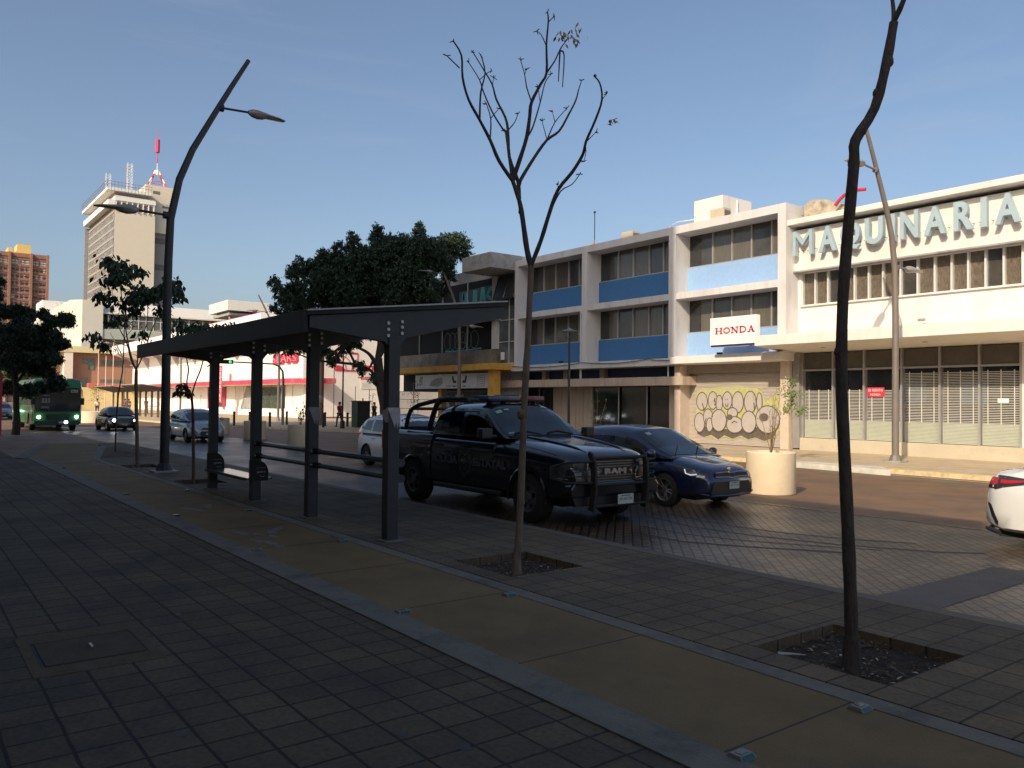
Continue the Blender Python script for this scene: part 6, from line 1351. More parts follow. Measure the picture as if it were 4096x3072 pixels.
car('white saloon cut off by the right picture edge, red tail lamp showing', 'saloon car', (-1.25, 12.7, -.12), 'saloon_car', PW2,
    [(-3.78,.72),(-3.74,.98),(-3.6,1.06),(-3.0,1.08),(-2.4,1.0),(-.3,.95),(.3,.86),(.65,.74),(.8,.58)],
    [(-3.80,.60),(-3.72,.72),(-3.5,.84),(-3.1,.89),(-2.4,.90),(-.2,.90),(.4,.86),(.65,.76),(.8,.6)],
    [(-3.4,1.06),(-2.8,1.25),(-2.1,1.42),(-1.3,1.45),(-.9,1.40),(-.4,1.16),(.1,.92)],
    [(-3.4,.74),(-2.0,.82),(-.9,.83),(.1,.76)], .95,
    (0, -2.70), .88, .32, .215,
    [[(-2.7,1.05,1.16),(-2.2,1.0,1.31),(-1.5,.98,1.355)], [(-1.4,.98,1.355),(-1.0,.97,1.32),(-.5,.96,1.12),(-.35,.96,1.05)]],
    [(.02,.7),(-.3,.7),(-.6,.66),(-.85,.62)], [(-3.3,.62),(-2.8,.62),(-2.25,.58)], .8, -3.80, detail=white_detail, bot=.24, z0=.5)

# ---------------------------------------------------------------- police pickup
def pickup():
    t = thing('police_pickup', 'black police pickup with light bar, bull bar and roll bars beside the kerb', 'pickup truck', (-10.15, 8.99, -.12))
    PB = mat('paint_police', (.0065,.009,.014), .2, metal=.15, var=.15, coat=1.0, scale=1)
    R_ = .40
    hood = Shell([(-.95,1.33),(-.7,1.33),(-.3,1.30),(.3,1.235),(.7,1.16),(.88,1.06),(.95,.9)], [(-.95,.99),(.3,.99),(.6,.965),(.82,.90),(.95,.80)], .72, 4.5, .05, [(-.95,.42),(.6,.42),(.95,.5)])
    b = hood.mesh(xr(-.95,.6,12) + [.7,.78,.84,.88,.92,.95]).build('front_body', PB, t, local=True, smooth=True, auto=45); arches(b, (0,), R_ + .06, .99, R_)
    # bonnet crease ridges
    m = MB()
    for s_ in (-1, 1): m.tube([(x, s_*(.52 - .10*(x+.7)/1.5), hood.z(x, .5) - .005) for x in xr(-.7, .75, 8)], [.02,.035,.04,.04,.04,.038,.034,.03,.015], 8)
    m.build('bonnet_ridge', PB, t, local=True, smooth=True)
    m = MB()
    for s_ in (-1, 1): side_patch(m, hood, [(x, interp(hood.top, x) - .10, interp(hood.top, x) - .092) for x in xr(-.9, .75, 8)], s_, .002, 1)
    m.build('bonnet_seam', BLACK, t, local=True)
    cab = Shell([(-2.88,1.36),(-.95,1.34)], [(-2.88,1.0),(-.95,.99)], .72, 5.5, .045, [(-2.88,.42),(-.95,.42)])
    cab.mesh(xr(-2.88, -.95, 6)).build('cab_lower', PB, t, local=True, smooth=True, auto=45)
    bed = Shell([(-4.82,1.36),(-4.78,1.385),(-2.9,1.385)], [(-4.82,.96),(-4.74,.995),(-2.9,1.0)], .76, 7, .03, [(-4.82,.55),(-4.5,.46),(-2.9,.44)])
    bd = bed.mesh([-4.82,-4.80,-4.77,-4.72] + xr(-4.6, -2.91, 9)).build('bed', PB, t, local=True, smooth=True, auto=45)
    cbox = MB().box(-4.74,-2.98,-.86,.86,.85,1.6).build('c', WELL); cbox.location = t.location; cut(bd, [cbox])
    arches(bd, (-3.56,), R_ + .06, 1.0, R_)
    # fender lips
    for ax in (0, -3.56):
        for s_ in (-1, 1): MB().tube([(ax + (R_+.07)*math.cos(a), s_*.998, R_ + (R_+.07)*math.sin(a)) for a in xr(-.15, math.pi+.15, 16)], .022, 6).build('arch_lip', PB, t, local=True, smooth=True)
    gh = Shell([(-2.95,1.37),(-2.945,1.60),(-2.93,1.76),(-2.85,1.845),(-2.65,1.88),(-2.3,1.895),(-1.9,1.90),(-1.55,1.88),(-1.36,1.82),(-1.0,1.545),(-.68,1.31)], [(-2.95,.92),(-2.4,.935),(-1.3,.935),(-.68,.88)], 1.30, 4.5, .28)
    gh.mesh([-2.95,-2.945,-2.935,-2.92,-2.89,-2.85,-2.8]+xr(-2.72,-.68,32)).build('cab', PB, t, local=True, smooth=True, auto=50)
    for s_ in (-1, 1):
        for rows in ([(-2.88,1.38,1.68),(-2.80,1.375,1.745),(-2.7,1.37,1.765),(-2.4,1.365,1.785),(-2.05,1.36,1.79)], [(-1.92,1.36,1.79),(-1.6,1.355,1.775),(-1.4,1.36,1.70),(-1.1,1.36,1.50),(-.98,1.36,1.43)]):
            m = MB(); side_patch(m, gh, rows, s_, .005); m.build('side_window', mat('tinted_glass', (.004,.005,.006), .04, spec=.5), t, local=True, smooth=True)
    m = MB(); top_patch(m, gh, [(-.73,.82),(-.95,.81),(-1.15,.79),(-1.36,.75)], .007); ws = m.build('windscreen', CGLASS, t, local=True, smooth=True)
    m = MB()
    for x0, y0, w_, h_ in ((-1.30,-.68,.12,.07),(-1.30,-.50,.10,.04),(-.80,-.76,.12,.03)):
        m.quad((x0,y0,gh.z(x0,y0)+.014),(x0+h_,y0,gh.z(x0+h_,y0)+.014),(x0+h_,y0+w_,gh.z(x0+h_,y0+w_)+.014),(x0,y0+w_,gh.z(x0,y0+w_)+.014))
    m.build('sticker', STICK, ws, local=True)
    m = MB()
    for y0 in (-.72, .0): m.tube([(-.74, y0+.62, 1.365),(-.80, y0+.3, 1.42),(-.74,y0+.05,1.385)], .012, 5)
    m.box(-.80,-.66,-.8,.8,1.315,1.34); m.build('wiper', BLACK, ws, local=True)
    m = MB(); m.quad((-2.965,-.62,1.45),(-2.96,-.6,1.72),(-2.96,.6,1.72),(-2.965,.62,1.45)); m.build('rear_window', CGLASS, t, local=True)
    sm = MB()
    for s_ in (-1, 1):
        for x in (-.96, -1.98, -2.86): side_patch(sm, cab, [(x-.004,.5,1.3),(x+.004,.5,1.3)], s_, .002)
    sm.build('door_seams', BLACK, t, local=True)
    for s_ in (-1, 1):
        for x in (-1.78, -2.68): MB().box(x-.1, x+.1, s_*1.0-.02, s_*1.0+.02, 1.12, 1.15).build('door_handle', TRIM, t, local=True, bevel=.006)
        mm = MB().box(-1.0,-.84,s_*1.05,s_*1.27,1.29,1.47); mo = mm.build('side_mirror', TRIM, t, local=True, bevel=.03)
        MB().tube([(-.92,s_*.92,1.33),(-.92,s_*1.1,1.33)], .03, 6).build('mirror_arm', TRIM, mo, local=True)
        MB().box(-2.8,-.75,s_*.86,s_*1.0,.36,.44).build('side_step', mat('step_alu', (.06,.06,.065), .35, metal=.4), t, local=True, bevel=.02)
    for ax in (0, -3.56):
        for s_ in (-1, 1): wheel(t, ax, s_, .985, R_, .235, 'steel5', STEELRIM, .27)
    MB().box(-4.6,.6,-.75,.75,.3,.6).build('chassis', BLACK, t, local=True)
    # door lettering and shield
    GL = mat('decal_grey', (.10,.10,.105), .6, var=.25, scale=20)
    for s_ in (-1,):
        for txt, x0, w_ in (('POLICÍA', -2.82, .84), ('ESTATAL', -1.49, .96)):
            m = MB(); put_text(m, txt, (x0, -1.0015, .80), (1,0,0), (0,0,1), width=w_, height=.145 if 'Í' not in txt else .19, extrude=.001, weight=.012)
            m.build('door_lettering', GL, t, local=True)
        m = MB(); F = lambda u, v: (u, -1.003, v)
        sh_ = [(-1.92,.98),(-1.94,.86),(-1.86,.70),(-1.74,.60),(-1.62,.70),(-1.54,.86),(-1.56,.98),(-1.66,1.02),(-1.74,.99),(-1.82,1.02)]
        ribbon(m, sh_, .018, F, True); ribbon(m, [(-1.9,1.02),(-1.86,1.12),(-1.8,1.06),(-1.74,1.16),(-1.68,1.06),(-1.62,1.12),(-1.58,1.02)], .02, F)
        ribbon(m, [(-1.74,.95),(-1.74,.85),(-1.79,.78)], .02, F); ribbon(m, [(-1.83,.88),(-1.65,.88)], .015, F); ribbon(m, ell(-1.74,.80,.05,.06,8), .014, F, True)
        m.build('door_shield', GL, t, local=True)
    # grille, headlights, bumper
    g = MB().prism([(-.42,.62),(.42,.62),(.50,.98),(.44,1.06),(-.44,1.06),(-.50,.98)], lambda u,v,w:(w,u,v), .86, .965).build('grille', TRIM, t, local=True)
    DC = mat('dark_chrome', (.22,.22,.22), .25, metal=.9, var=.1)
    m = MB()
    for z in (.66,.70,.74,.78,.92,.96,1.0,1.035): m.box(.962,.978,-.40,.40,z,z+.014)
    ribbon(m, [(-.44,1.05),(.44,1.05),(.46,.95),(.30,.86),(.44,.76),(.42,.64),(-.42,.64),(-.44,.76),(-.30,.86),(-.46,.95)], .03, lambda u,v:(.981,u,v), True)
    m.build('grille_bars', DC, g, local=True)
    m = MB(); put_text(m, 'RAM', (.975,-.235,.805), (0,1,0), (0,0,1), width=.47, height=.095, extrude=.012, weight=.014); m.build('grille_lettering', mat('badge_silver', (.42,.42,.42), .25, metal=.9, var=.05), g, local=True)
    m = MB()
    for s_ in (-1, 1):
        m.add([(.98,s_*.33,.86),(.98,s_*.44,.90),(.98,s_*.45,.80),(.98,s_*.36,.78)], [(0,1,2,3)]); m.add([(.975,s_*.44,1.04),(.975,s_*.52,1.0),(.975,s_*.50,1.06)], [(0,1,2)])
    m.build('chrome_corner', CHROME, g, local=True)
    for s_ in (-1, 1):
        m = MB(); rings = []
        for x, hw, lo, hi in ((.55,.972,.74,.94),(.70,.945,.72,.975),(.82,.885,.72,.99),(.90,.79,.72,.995),(.955,.66,.73,.99),(.965,.54,.74,.98)):
            rings.append([(x, s_*(hw+.006), lo), (x, s_*(hw+.012), (lo+hi)/2), (x, s_*(hw+.004), hi), (x-.06, s_*(hw-.06), hi), (x-.06, s_*(hw-.06), lo)])
        m.loft(rings); h = m.build('headlight', mat('smoked_lens', (.05,.052,.055), .07, spec=.9, var=.3, scale=14), t, local=True, smooth=True)
        m = MB()
        for x, y in ((.90,.72),(.93,.60)): m.disc((x+.02, s_*y, .86), (1,0,0), .055, 12, .02)
        m.tube([(.70,s_*.955,.75),(.84,s_*.885,.745),(.95,s_*.68,.75)], .012, 5); m.build('reflector', mat('lamp_reflector', (.3,.3,.3), .2, metal=.8), h, local=True)
    MB().prism([(-.92,.48),(.92,.48),(.95,.62),(.88,.70),(-.88,.70),(-.95,.62)], lambda u,v,w:(w,u,v), .82, 1.02).build('front_bumper', PB, t, local=True, bevel=.03)
    MB().prism([(-.80,.34),(.80,.34),(.88,.48),(-.88,.48)], lambda u,v,w:(w,u,v), .80, .97).build('air_dam', TRIM, t, local=True)
    # bull bar
    bb = MB()
    for s_ in (-1, 1):
        y = s_ * .56
        bb.prism([(.99,.28),(1.10,.26),(1.16,.62),(1.14,1.0),(1.06,1.14),(1.0,1.17),(.97,1.12),(1.04,1.0),(1.05,.62)], lambda u,v,w:(u,w,v), y - .02, y + .02)
    for z in (1.07, .66, .34): bb.tube([(1.09,-.55,z),(1.09,.55,z)], .024, 8)
    for s_ in (-1, 1):
        bb.tube([(1.09,s_*.56,.70),(1.06,s_*.80,.70),(.90,s_*.98,.71),(.70,s_*1.02,.75)], .018, 8).tube([(1.09,s_*.56,1.02),(1.05,s_*.80,1.02),(.88,s_*.97,1.0),(.70,s_*1.01,.93)], .018, 8)
        bb.tube([(.70,s_*1.015,.75),(.67,s_*1.015,.84),(.70,s_*1.01,.93)], .018, 8)
        for z in (.80,.90): bb.tube([(1.075,s_*.58,z),(1.04,s_*.80,z),(.88,s_*.975,z),(.70,s_*1.01,z)], .008, 5)
    bb.build('bull_bar', BLACK, t, local=True, smooth=True, auto=30)
    plate(t, 1.13, .08, .43, 'JN-60-356', .33, .15)
    # light bar
    L_ = MB().box(-1.86,-1.58,-.62,.62,1.925,1.95).build('light_bar', TRIM, t, local=True, bevel=.01)
    for a, b_, mm in ((-.64,-.42,mat('lamp_blue', (.03,.07,.18), .12, spec=.9, var=.2, scale=20)), (-.42,-.16,mat('lamp_blue2', (.07,.10,.17), .12, spec=.9, var=.3, scale=20)), (-.16,.08,mat('lamp_clear', (.15,.14,.17), .12, spec=.9, var=.2, scale=20)), (.08,.40,mat('lamp_red', (.22,.03,.04), .12, spec=.9, var=.2, scale=20)), (.40,.64,mat('lamp_red2', (.22,.09,.10), .12, spec=.9, var=.2, scale=20))):
        MB().box(-1.88,-1.56,a+.004,b_-.004,1.95,2.02).build('lamp_module', mm, L_, local=True, bevel=.012)
    m = MB()
    for y in (-.5, .5, -.2): m.tube([(-1.72,y,1.87),(-1.72,y,1.935)], [.07,.04], 8)
    m.build('mount', TRIM, L_, local=True)
    # roll bars over the bed and rack along the roof
    rb = MB()
    for s_ in (-1, 1):
        rb.tube([(-4.0,s_*.90,1.36),(-3.92,s_*.90,1.58),(-3.84,s_*.88,1.74),(-3.6,s_*.86,1.83),(-3.0,s_*.84,1.92),(-2.86,s_*.84,1.935)], .042, 10)
        rb.tube([(-3.12,s_*.90,1.36),(-2.98,s_*.88,1.70),(-2.90,s_*.86,1.86),(-2.78,s_*.84,1.935),(-2.5,s_*.82,1.96)], .05, 10)
        rb.tube([(-2.5,s_*.82,1.96),(-1.95,s_*.82,1.965),(-1.9,s_*.82,1.90)], .03, 8)
    rb.tube([(-3.84,-.88,1.76),(-3.84,.88,1.76)], .03, 8).tube([(-2.84,-.84,1.94),(-2.84,.84,1.94)], .045, 8)
    rb.tube([(-3.55,.35,1.8),(-3.5,.35,1.96),(-3.35,.35,2.0),(-2.9,.35,2.0),(-2.8,.35,1.96)], .025, 8).tube([(-2.7,.3,1.97),(-2.65,.3,2.03),(-1.9,.3,2.03)], .018, 6)
    rb.build('roll_bar', BLACK, t, local=True, smooth=True)
    MB().box(-4.90,-4.80,-.95,.95,.52,.72).build('rear_bumper', TRIM, t, local=True, bevel=.02)
    for s_ in (-1, 1): MB().box(-4.84,-4.78,s_*.86,s_*.985,.95,1.32).build('tail_light', TAIL, t, local=True, bevel=.01)
    s = MB()
    for y in (-.42,.42): s.box(-1.85,-1.72,y-.22,y+.22,1.0,1.62).box(-2.6,-2.5,y-.22,y+.22,1.0,1.6)
pickup()

# ---------------------------------------------------------------- buses
GRN = mat('bus_green', (.018,.19,.05), .35, var=.12, scale=1.2, coat=.5, dirt=(.02,.07,.04), dscale=.8); GRB = mat('bus_bright_green', (.03,.42,.035), .4, var=.08, coat=.5)
def bus(x, y, label, col, main=True):
    t = thing('city_bus', label, 'bus', (x, y, -.12), 0, 'green city buses')
    L, W_, H = 10.2, 1.24, 3.05
    rings = []
    for xx, w_, h0, h1 in ((-L,.94,.5,.95),(-L+.15,1,.42,1),(-.5,1,.38,1),(-.12,.99,.40,.99),(0,.95,.46,.96)):
        ww, hh = W_*w_, H*h1
        rings.append([(xx,-ww,h0),(xx,-ww,hh-.45),(xx,-ww*.985,hh-.22),(xx,-ww*.9,hh-.06),(xx,-ww*.6,hh),(xx,ww*.6,hh),(xx,ww*.9,hh-.06),(xx,ww*.985,hh-.22),(xx,ww,hh-.45),(xx,ww,h0)])
    b = MB().loft(rings).build('body', col, t, local=True, smooth=True, auto=50)
    arches(b, (-1.9, -7.0), .55, 1.24, .46)
    MB().prism([(-1.1,1.12),(1.1,1.12),(1.16,1.4),(1.14,2.36),(1.0,2.5),(-1.0,2.5),(-1.14,2.36),(-1.16,1.4)], lambda u,v,w:(w,u,v), .0, .03).build('windscreen', mat('bus_glass', (.012,.02,.02), .06, var=.3, scale=1.5, spec=.7), t, local=True)
    if main:
        MB().box(.02,.04,-.75,.35,2.62,2.86).build('destination_board', mat('board_mauve', (.16,.10,.12), .4), t, local=True)
        bd = MB().box(.035,.05,.62,1.05,2.18,2.42).build('route_number', TRIM, t, local=True)
        m = MB(); put_text(m, 'C55', (.052,.64,2.22), (0,1,0), (0,0,1), width=.38, height=.16, extrude=.002, weight=.008); m.build('lettering', mat('route_white', (.6,.62,.6), .5), bd, local=True)
        nb = MB(); rr = random.Random(3)
        put_text(nb, '321', (.036,-.85,1.62), (0,1,0), (0,0,1), width=.42, height=.26, extrude=.002, weight=.01)
        for k in range(6): nb.box(.034,.038,-.88+rr.uniform(0,.1),-.4-rr.uniform(0,.1),1.30+k*.04+(.55 if k > 3 else 0),1.32+k*.04+(.55 if k > 3 else 0))
        nb.build('painted_route_notice', mat('notice_grey', (.30,.33,.33), .6), t, local=True)
        m = MB().box(0,.03,-1.12,1.12,2.51,2.58).box(0,.03,.42,1.1,2.6,2.88); m.build('upper_panel', mat('bus_teal', (.02,.26,.12), .4), t, local=True)
        MB().prism([(-.55,.62),(.55,.62),(.62,.95),(-.62,.95)], lambda u,v,w:(w,u,v), -.01, .03).build('grille', mat('bus_grille', (.008,.05,.025), .5), t, local=True)
        MB().prism([(-1.1,.34),(1.1,.34),(1.14,.58),(-1.14,.58)], lambda u,v,w:(w,u,v), -.05, .05).build('bumper', mat('bumper_dark', (.01,.06,.04), .5), t, local=True)
        m = MB(); m.box(.05,.06,.05,.42,.44,.54); m.build('licence_plate', PLATE, t, local=True)
        MB().disc((.07,.42,.50),(1,0,0),.085,12,.03).build('fog_lamp_lit', HLB, t, local=True)
        for y_ in (-1.28, 1.28): MB().box(-.1,.06,y_-.07,y_+.07,1.5,1.9).tube([(0,y_*.97,2.4),(.03,y_,1.9)], .02, 5).build('wing_mirror', TRIM, t, local=True)
        m = MB().tube([(.035,-.6,1.15),(.045,-.1,1.5)], .012, 4).tube([(.035,.5,1.15),(.045,.9,1.5)], .012, 4); m.build('wiper', BLACK, t, local=True)
    m = MB()
    for k in range(3 if main else 3): m.disc((.02,-1.0+k*.1,.80),(1,0,0),.01,6,.01)
    for s_ in (-1, 1):
        h = MB().blob((-.0,s_*.96,.80), .13, .35, 1, .8, 10, 6).build('headlight', LENS, t, local=True, smooth=True)
        MB().disc((.055,s_*.96,.80),(1,0,0),.09,12,.03).build('lit_bulb', HLIT, h, local=True)
    for s_ in (-1, 1):
        for k in range(6):
            a = -9.6 + k*1.45
            if s_ == 1 and k == 5: continue
            MB().box(a, a+1.3, s_*1.243-.006, s_*1.243+.006, 1.45, 2.35).build('side_window', mat('bus_side_glass', (.05,.06,.045), .15, var=.4, scale=2), t, local=True)
        MB().box(-.95,-.2,s_*1.243-.008,s_*1.243+.008,.55,2.4).build('door', mat('bus_door', (.01,.04,.02), .2, var=.3), t, local=True)
    for ax in (-1.9, -7.0):
        for s_ in (-1, 1): wheel(t, ax, s_, 1.2, .46, .26, 'steel', mat('bus_rim', (.35,.33,.3), .5), .3)
    MB().box(-9.8,-.3,-1.0,1.0,.3,.6).build('chassis', BLACK, t, local=True)
    if main:
        m = MB()
        for k in range(5): m.box(-.05,.02,-.4+k*.2,-.36+k*.2,2.97,3.01)
        m.build('marker_lights', mat('marker_green', (.03,.3,.12), .3, emis=((.05,.8,.3), .6)), t, local=True)
bus(-53.3, 7.52, 'dark green city bus with lit headlights under the street tree at left', GRN)
bus(-78.5, 5.0, 'bright green bus cut off by the left edge behind the first bus', GRB, False)
car('pale grey car between the two green buses in the distance', 'hatchback', (-84, 7.6, -.12), 'hatchback', SILV,
    [(-3.2,.75),(-3.1,.95),(-2.8,1.0),(-.5,.97),(-.1,.95),(.3,.86),(.58,.74),(.74,.56)],
    [(-3.2,.66),(-3.0,.76),(-2.6,.83),(-.2,.84),(.25,.81),(.5,.74),(.7,.62),(.76,.52)],
    [(-3.12,.98),(-3.0,1.22),(-2.6,1.42),(-1.8,1.48),(-1.1,1.44),(-.5,1.2),(.05,.93)],
    [(-3.12,.70),(-2.6,.78),(-1.0,.8),(-.4,.77),(.05,.72)], .93, (0, -2.49), .83, .30, .20,
    [[(-2.7,1.05,1.3),(-2.3,1.02,1.36),(-1.65,1.0,1.385)], [(-1.55,1.0,1.39),(-1.1,.99,1.35),(-.6,.98,1.14),(-.4,.97,1.03)]],
    [(-.02,.66),(-.3,.68),(-.6,.66),(-1.0,.60)], [(-3.08,.6),(-2.9,.6),(-2.7,.56)], .76, -3.2, detail=fiesta_detail, sticker=False)
# ---------------------------------------------------------------- trees
def limbs(T, n=9):
    m = MB()
    for pl in T:
        # densify with a gentle wobble
        pts = [Vector(p[:3]) for p in pl]; rs = [p[3] for p in pl]; P2, R2 = [], []
        for i in range(len(pts) - 1):
            a = pts[max(i-1,0)]; b, c = pts[i], pts[i+1]; d = pts[min(i+2, len(pts)-1)]
            for k in range(3):
                t = k / 3
                q = .5 * ((2*b) + (c - a)*t + (2*a - 5*b + 4*c - d)*t*t + (3*b - a - 3*c + d)*t**3)
                P2.append(q); R2.append((rs[i] + (rs[i+1]-rs[i])*t) * random.uniform(.94, 1.07))
        P2.append(pts[-1]); R2.append(rs[-1])
        if rs[0] > .03:
            for kk in range(max(1, len(P2)//5)):
                q = random.randrange(1, len(P2)-1); m.blob(P2[q] + Vector((random.uniform(-.4,.4), random.uniform(-.4,.4), 0)) * R2[q], R2[q] * random.uniform(.75,.95), 1, 1, 1.3, 7, 5)
        m.tube(P2, R2, n if rs[0] > .02 else 6)
    return m
def root_flare(m, x, y, r, z=-.08): m.tube([(x,y,z),(x,y,z+.08),(x,y,z+.25)], [r*1.55, r*1.2, r], 10)
# bare tree beside the pickup
TREEA = [[(p[0], p[1], p[2], p[3] * (.55 if i < 2 else .62)) for p in pl] for i, pl in enumerate(TREEA)]
TREEB = [[(p[0], p[1], p[2], p[3] * .56) for p in pl] for pl in TREEB]
t = thing('bare_tree', 'slender bare tree with a many-forked crown rising in front of the police pickup', 'tree', (-6.98, 5.4, -.07))
T0 = TREEA[0]; x0, y0 = T0[0][0], T0[0][1]
m = limbs([[(x0, y0, -.09, .047)] + T0]); root_flare(m, x0, y0, .045)
m.blob((-6.94, 5.40, 1.66), .06, .95, .95, 1.2, 9, 6)
m.build('trunk', BARK2, t, smooth=True, auto=60)
m = limbs(TREEA[1:], 7); rr = random.Random(9)
for pl in TREEA[1:]:
    if pl[-1][3] < .014:
        e = Vector(pl[-1][:3])
        for k in range(4):
            d = Vector((rr.uniform(-1,1), rr.uniform(-1,1), rr.uniform(-.3,1))).normalized() * rr.uniform(.02, .05); m.tube([e, e + d], [.006, .004], 4)
m.build('branches', mat('bark_dark', (.05,.04,.038), .9, var=.3, scale=12), t, smooth=True, auto=60)
m = limbs(TREEA_PODS, 5); m.build('seed_pods', TWIG, t)
m = MB(); c = Vector((-6.20, 5.42, 5.50))
for k in range(34):
    a = c + Vector((rr.uniform(-.16,.16), rr.uniform(-.12,.12), rr.uniform(-.04,.07)))
    leafquad(m, a, .035, rr, 1.2, .4)
for k in range(10): leafquad(m, Vector((-5.85,5.66,4.6)) + Vector((rr.uniform(-.06,.06),0,rr.uniform(-.03,.03))), .03, rr, 0, .4)
m.build('last_leaves', LEAFDRY, t)
# thick bare trunk at right
t = thing('bare_tree', 'dark leaning bare trunk in the near tree pit, crossing the store letters', 'tree', (-3.14, 5.4, -.07))
m = limbs([[(-3.14,5.4,-.09,.055)] + TREEB[0]]); root_flare(m, -3.14, 5.4, .055); m.build('trunk', BARK, t, smooth=True, auto=60)
limbs(TREEB[1:], 7).build('branches', BARK, t, smooth=True, auto=60)
def broadleaf(name, lab, T, L, bark, seed, size=.085, per=26):
    t = thing(name, lab, 'tree', (T[0][0][0], T[0][0][1], -.05)); rr = random.Random(seed)
    m = limbs([[(T[0][0][0], T[0][0][1], -.08, T[0][0][3]*1.1)] + T[0]]); m.build('trunk', bark, t, smooth=True, auto=60)
    b = limbs(T[1:], 6); 
    ends = [Vector(p[:3]) for pl in T[1:] for p in pl[1:]]
    lf = MB()
    for x, y, z, r in L:
        c = Vector((x, y, z)); e = min(ends, key=lambda q: (q - c).length)
        b.tube([e, (e + c) / 2 + Vector((0,0,-.04)), c], [.008, .006, .004], 4)
        for k in range(int(per * (r / .2) ** 2) + 6):
            a = c + Vector((rr.gauss(0,1), rr.gauss(0,1), rr.gauss(0,.7))) * r * .55
            # pear-shaped drooping leaf: two folded quads
            s = size * rr.uniform(.6, 1.2); d = Vector((rr.uniform(-.8,.8), rr.uniform(-.8,.8), -rr.uniform(.5,1.3))).normalized(); u = d.orthogonal().normalized()
            q = rr.uniform(0, 6.28); u = u*math.cos(q) + d.cross(u)*math.sin(q); nn = d.cross(u)
            p0, p1, p2, p3, p4 = a, a + d*s*.7 + u*s*.42 + nn*s*.12, a + d*s*1.5, a + d*s*.7 - u*s*.42 + nn*s*.12, a + d*s*.7
            lf.add([p0, p1, p2, p3, p4], [(0,1,4), (1,2,4), (2,3,4), (3,0,4)])
    b.build('branches', bark, t, smooth=True, auto=60); lf.build('crown', LEAF2, t)
    return t
broadleaf('young_tree', 'young tree with drooping broad leaves standing left of the near lamp post', TREEC, TREEC_LEAF, BARK2, 21, .13, 40)
broadleaf('young_tree', 'thin young tree growing through the left end of the bus shelter roof', TREED, TREED_LEAF, BARK2, 22, .10, 60)
t = thing('sapling', 'whip-thin leaning sapling in the triangular soil island', 'sapling', (-27.85, 5.54, 0)); m = limbs([[(-27.85,5.54,-.02,.03)]+TREEE[0]] + TREEE[1:], 6); m.build('stem', TWIG, t, smooth=True)
m = MB(); rr = random.Random(31)
for p in (TREEE[1][-1], TREEE[1][1], TREEE[2][-1], TREEE[0][-1]):
    for k in range(16): leafquad(m, Vector(p[:3]) + Vector((rr.gauss(0,.12), rr.gauss(0,.12), rr.gauss(0,.08))), .06, rr, .5, .35)
m.build('leaves', LEAF2, t)
def spray_crown(C, rr, per, ls, droop=.35, scale=1.0, spr=.5):
    m = MB()
    for x, y, z, r in C:
        r *= scale; n = max(6, int(per * (r / .6) ** 1.7)); c = Vector((x, y, z))
        for k in range(n):
            th = rr.uniform(0, 6.283); cz = rr.uniform(-.85, 1); sx = math.sqrt(max(0, 1 - cz*cz))
            d = Vector((sx*math.cos(th), sx*math.sin(th), cz)); st = c + d * r * rr.uniform(.35, .8)
            d = (d + Vector((0, 0, .15))).normalized(); L_ = r * rr.uniform(.25, spr) + (.18 if spr > .3 else .08); p = st.copy()
            for j in range(9):
                p = p + d * (L_ / 9); d = (d + Vector((rr.uniform(-.12,.12), rr.uniform(-.12,.12), -droop * .28))).normalized()
                for q in range(3): leafquad(m, p + Vector((rr.gauss(0,.05), rr.gauss(0,.05), rr.gauss(0,.05))), ls * rr.uniform(.6, 1.25), rr, .5, .42)
    return m
t = thing('large_tree', 'big dark evergreen tree with a ragged dome crown behind the bus shelter roof', 'tree', (-43.6, 23.6, 0))
m = limbs([[(-43.6,23.6,-.02,.42)] + BIGT_L[0]], 12); m.tube([(-43.6,23.6,-.02),(-43.6,23.6,.35)], [.55,.4], 12); m.build('trunk', BARK, t, smooth=True, auto=60)
rr = random.Random(5)
bl = limbs(BIGT_L[1:], 8)
ends = [Vector(p[:3]) for pl in BIGT_L for p in pl[1:]]
for x, y, z, r in BIGT[::2]:
    c = Vector((x, y, z)); e = min(ends, key=lambda q: (q - c).length); mid = (e + c) / 2 + Vector((rr.uniform(-.3,.3), rr.uniform(-.3,.3), -.2)); bl.tube([e, mid, c], [.09, .06, .03], 5)
bl.build('branches', BARK, t, smooth=True, auto=60)
C = []
for x, y, z, r in BIGT: C.append((x, y, z, r))
# body of the crown in depth: extra masses between and behind the measured clumps
for k in range(46):
    a, b = rr.choice(BIGT[:44]), rr.choice(BIGT[:44]); q = rr.uniform(.3, .7)
    C.append((a[0]+(b[0]-a[0])*q, a[1]+(b[1]-a[1])*q + rr.uniform(-1.5, 2.5), a[2]+(b[2]-a[2])*q - .2, rr.uniform(.5, .9)))
spray_crown([c for c in C if not (c[0] > -38.5)], rr, 115, .078, .35, .96).build('crown', LEAF, t)
t = thing('street_tree', 'dense dark street tree at the left edge covering half of the green bus', 'tree', (-46, 4.7, 0))
m = limbs([[(-46.0,4.7,-.02,.2)] + LEFT_L[0]] + LEFT_L[1:], 9); m.build('trunk', BARK, t, smooth=True, auto=60)
C = list(LEFT)
for k in range(22):
    a, b = rr.choice(LEFT), rr.choice(LEFT); q = rr.uniform(.3, .7); C.append((a[0]+(b[0]-a[0])*q, a[1]+(b[1]-a[1])*q + rr.uniform(-1, 1), a[2]+(b[2]-a[2])*q, rr.uniform(.4, .75)))
spray_crown([(x, y, z - .3, r * (.62 if i > len(LEFT) else .8)) for i, (x, y, z, r) in enumerate(C)], rr, 190, .075, .3, .9, .22).build('crown', LEAF, t)
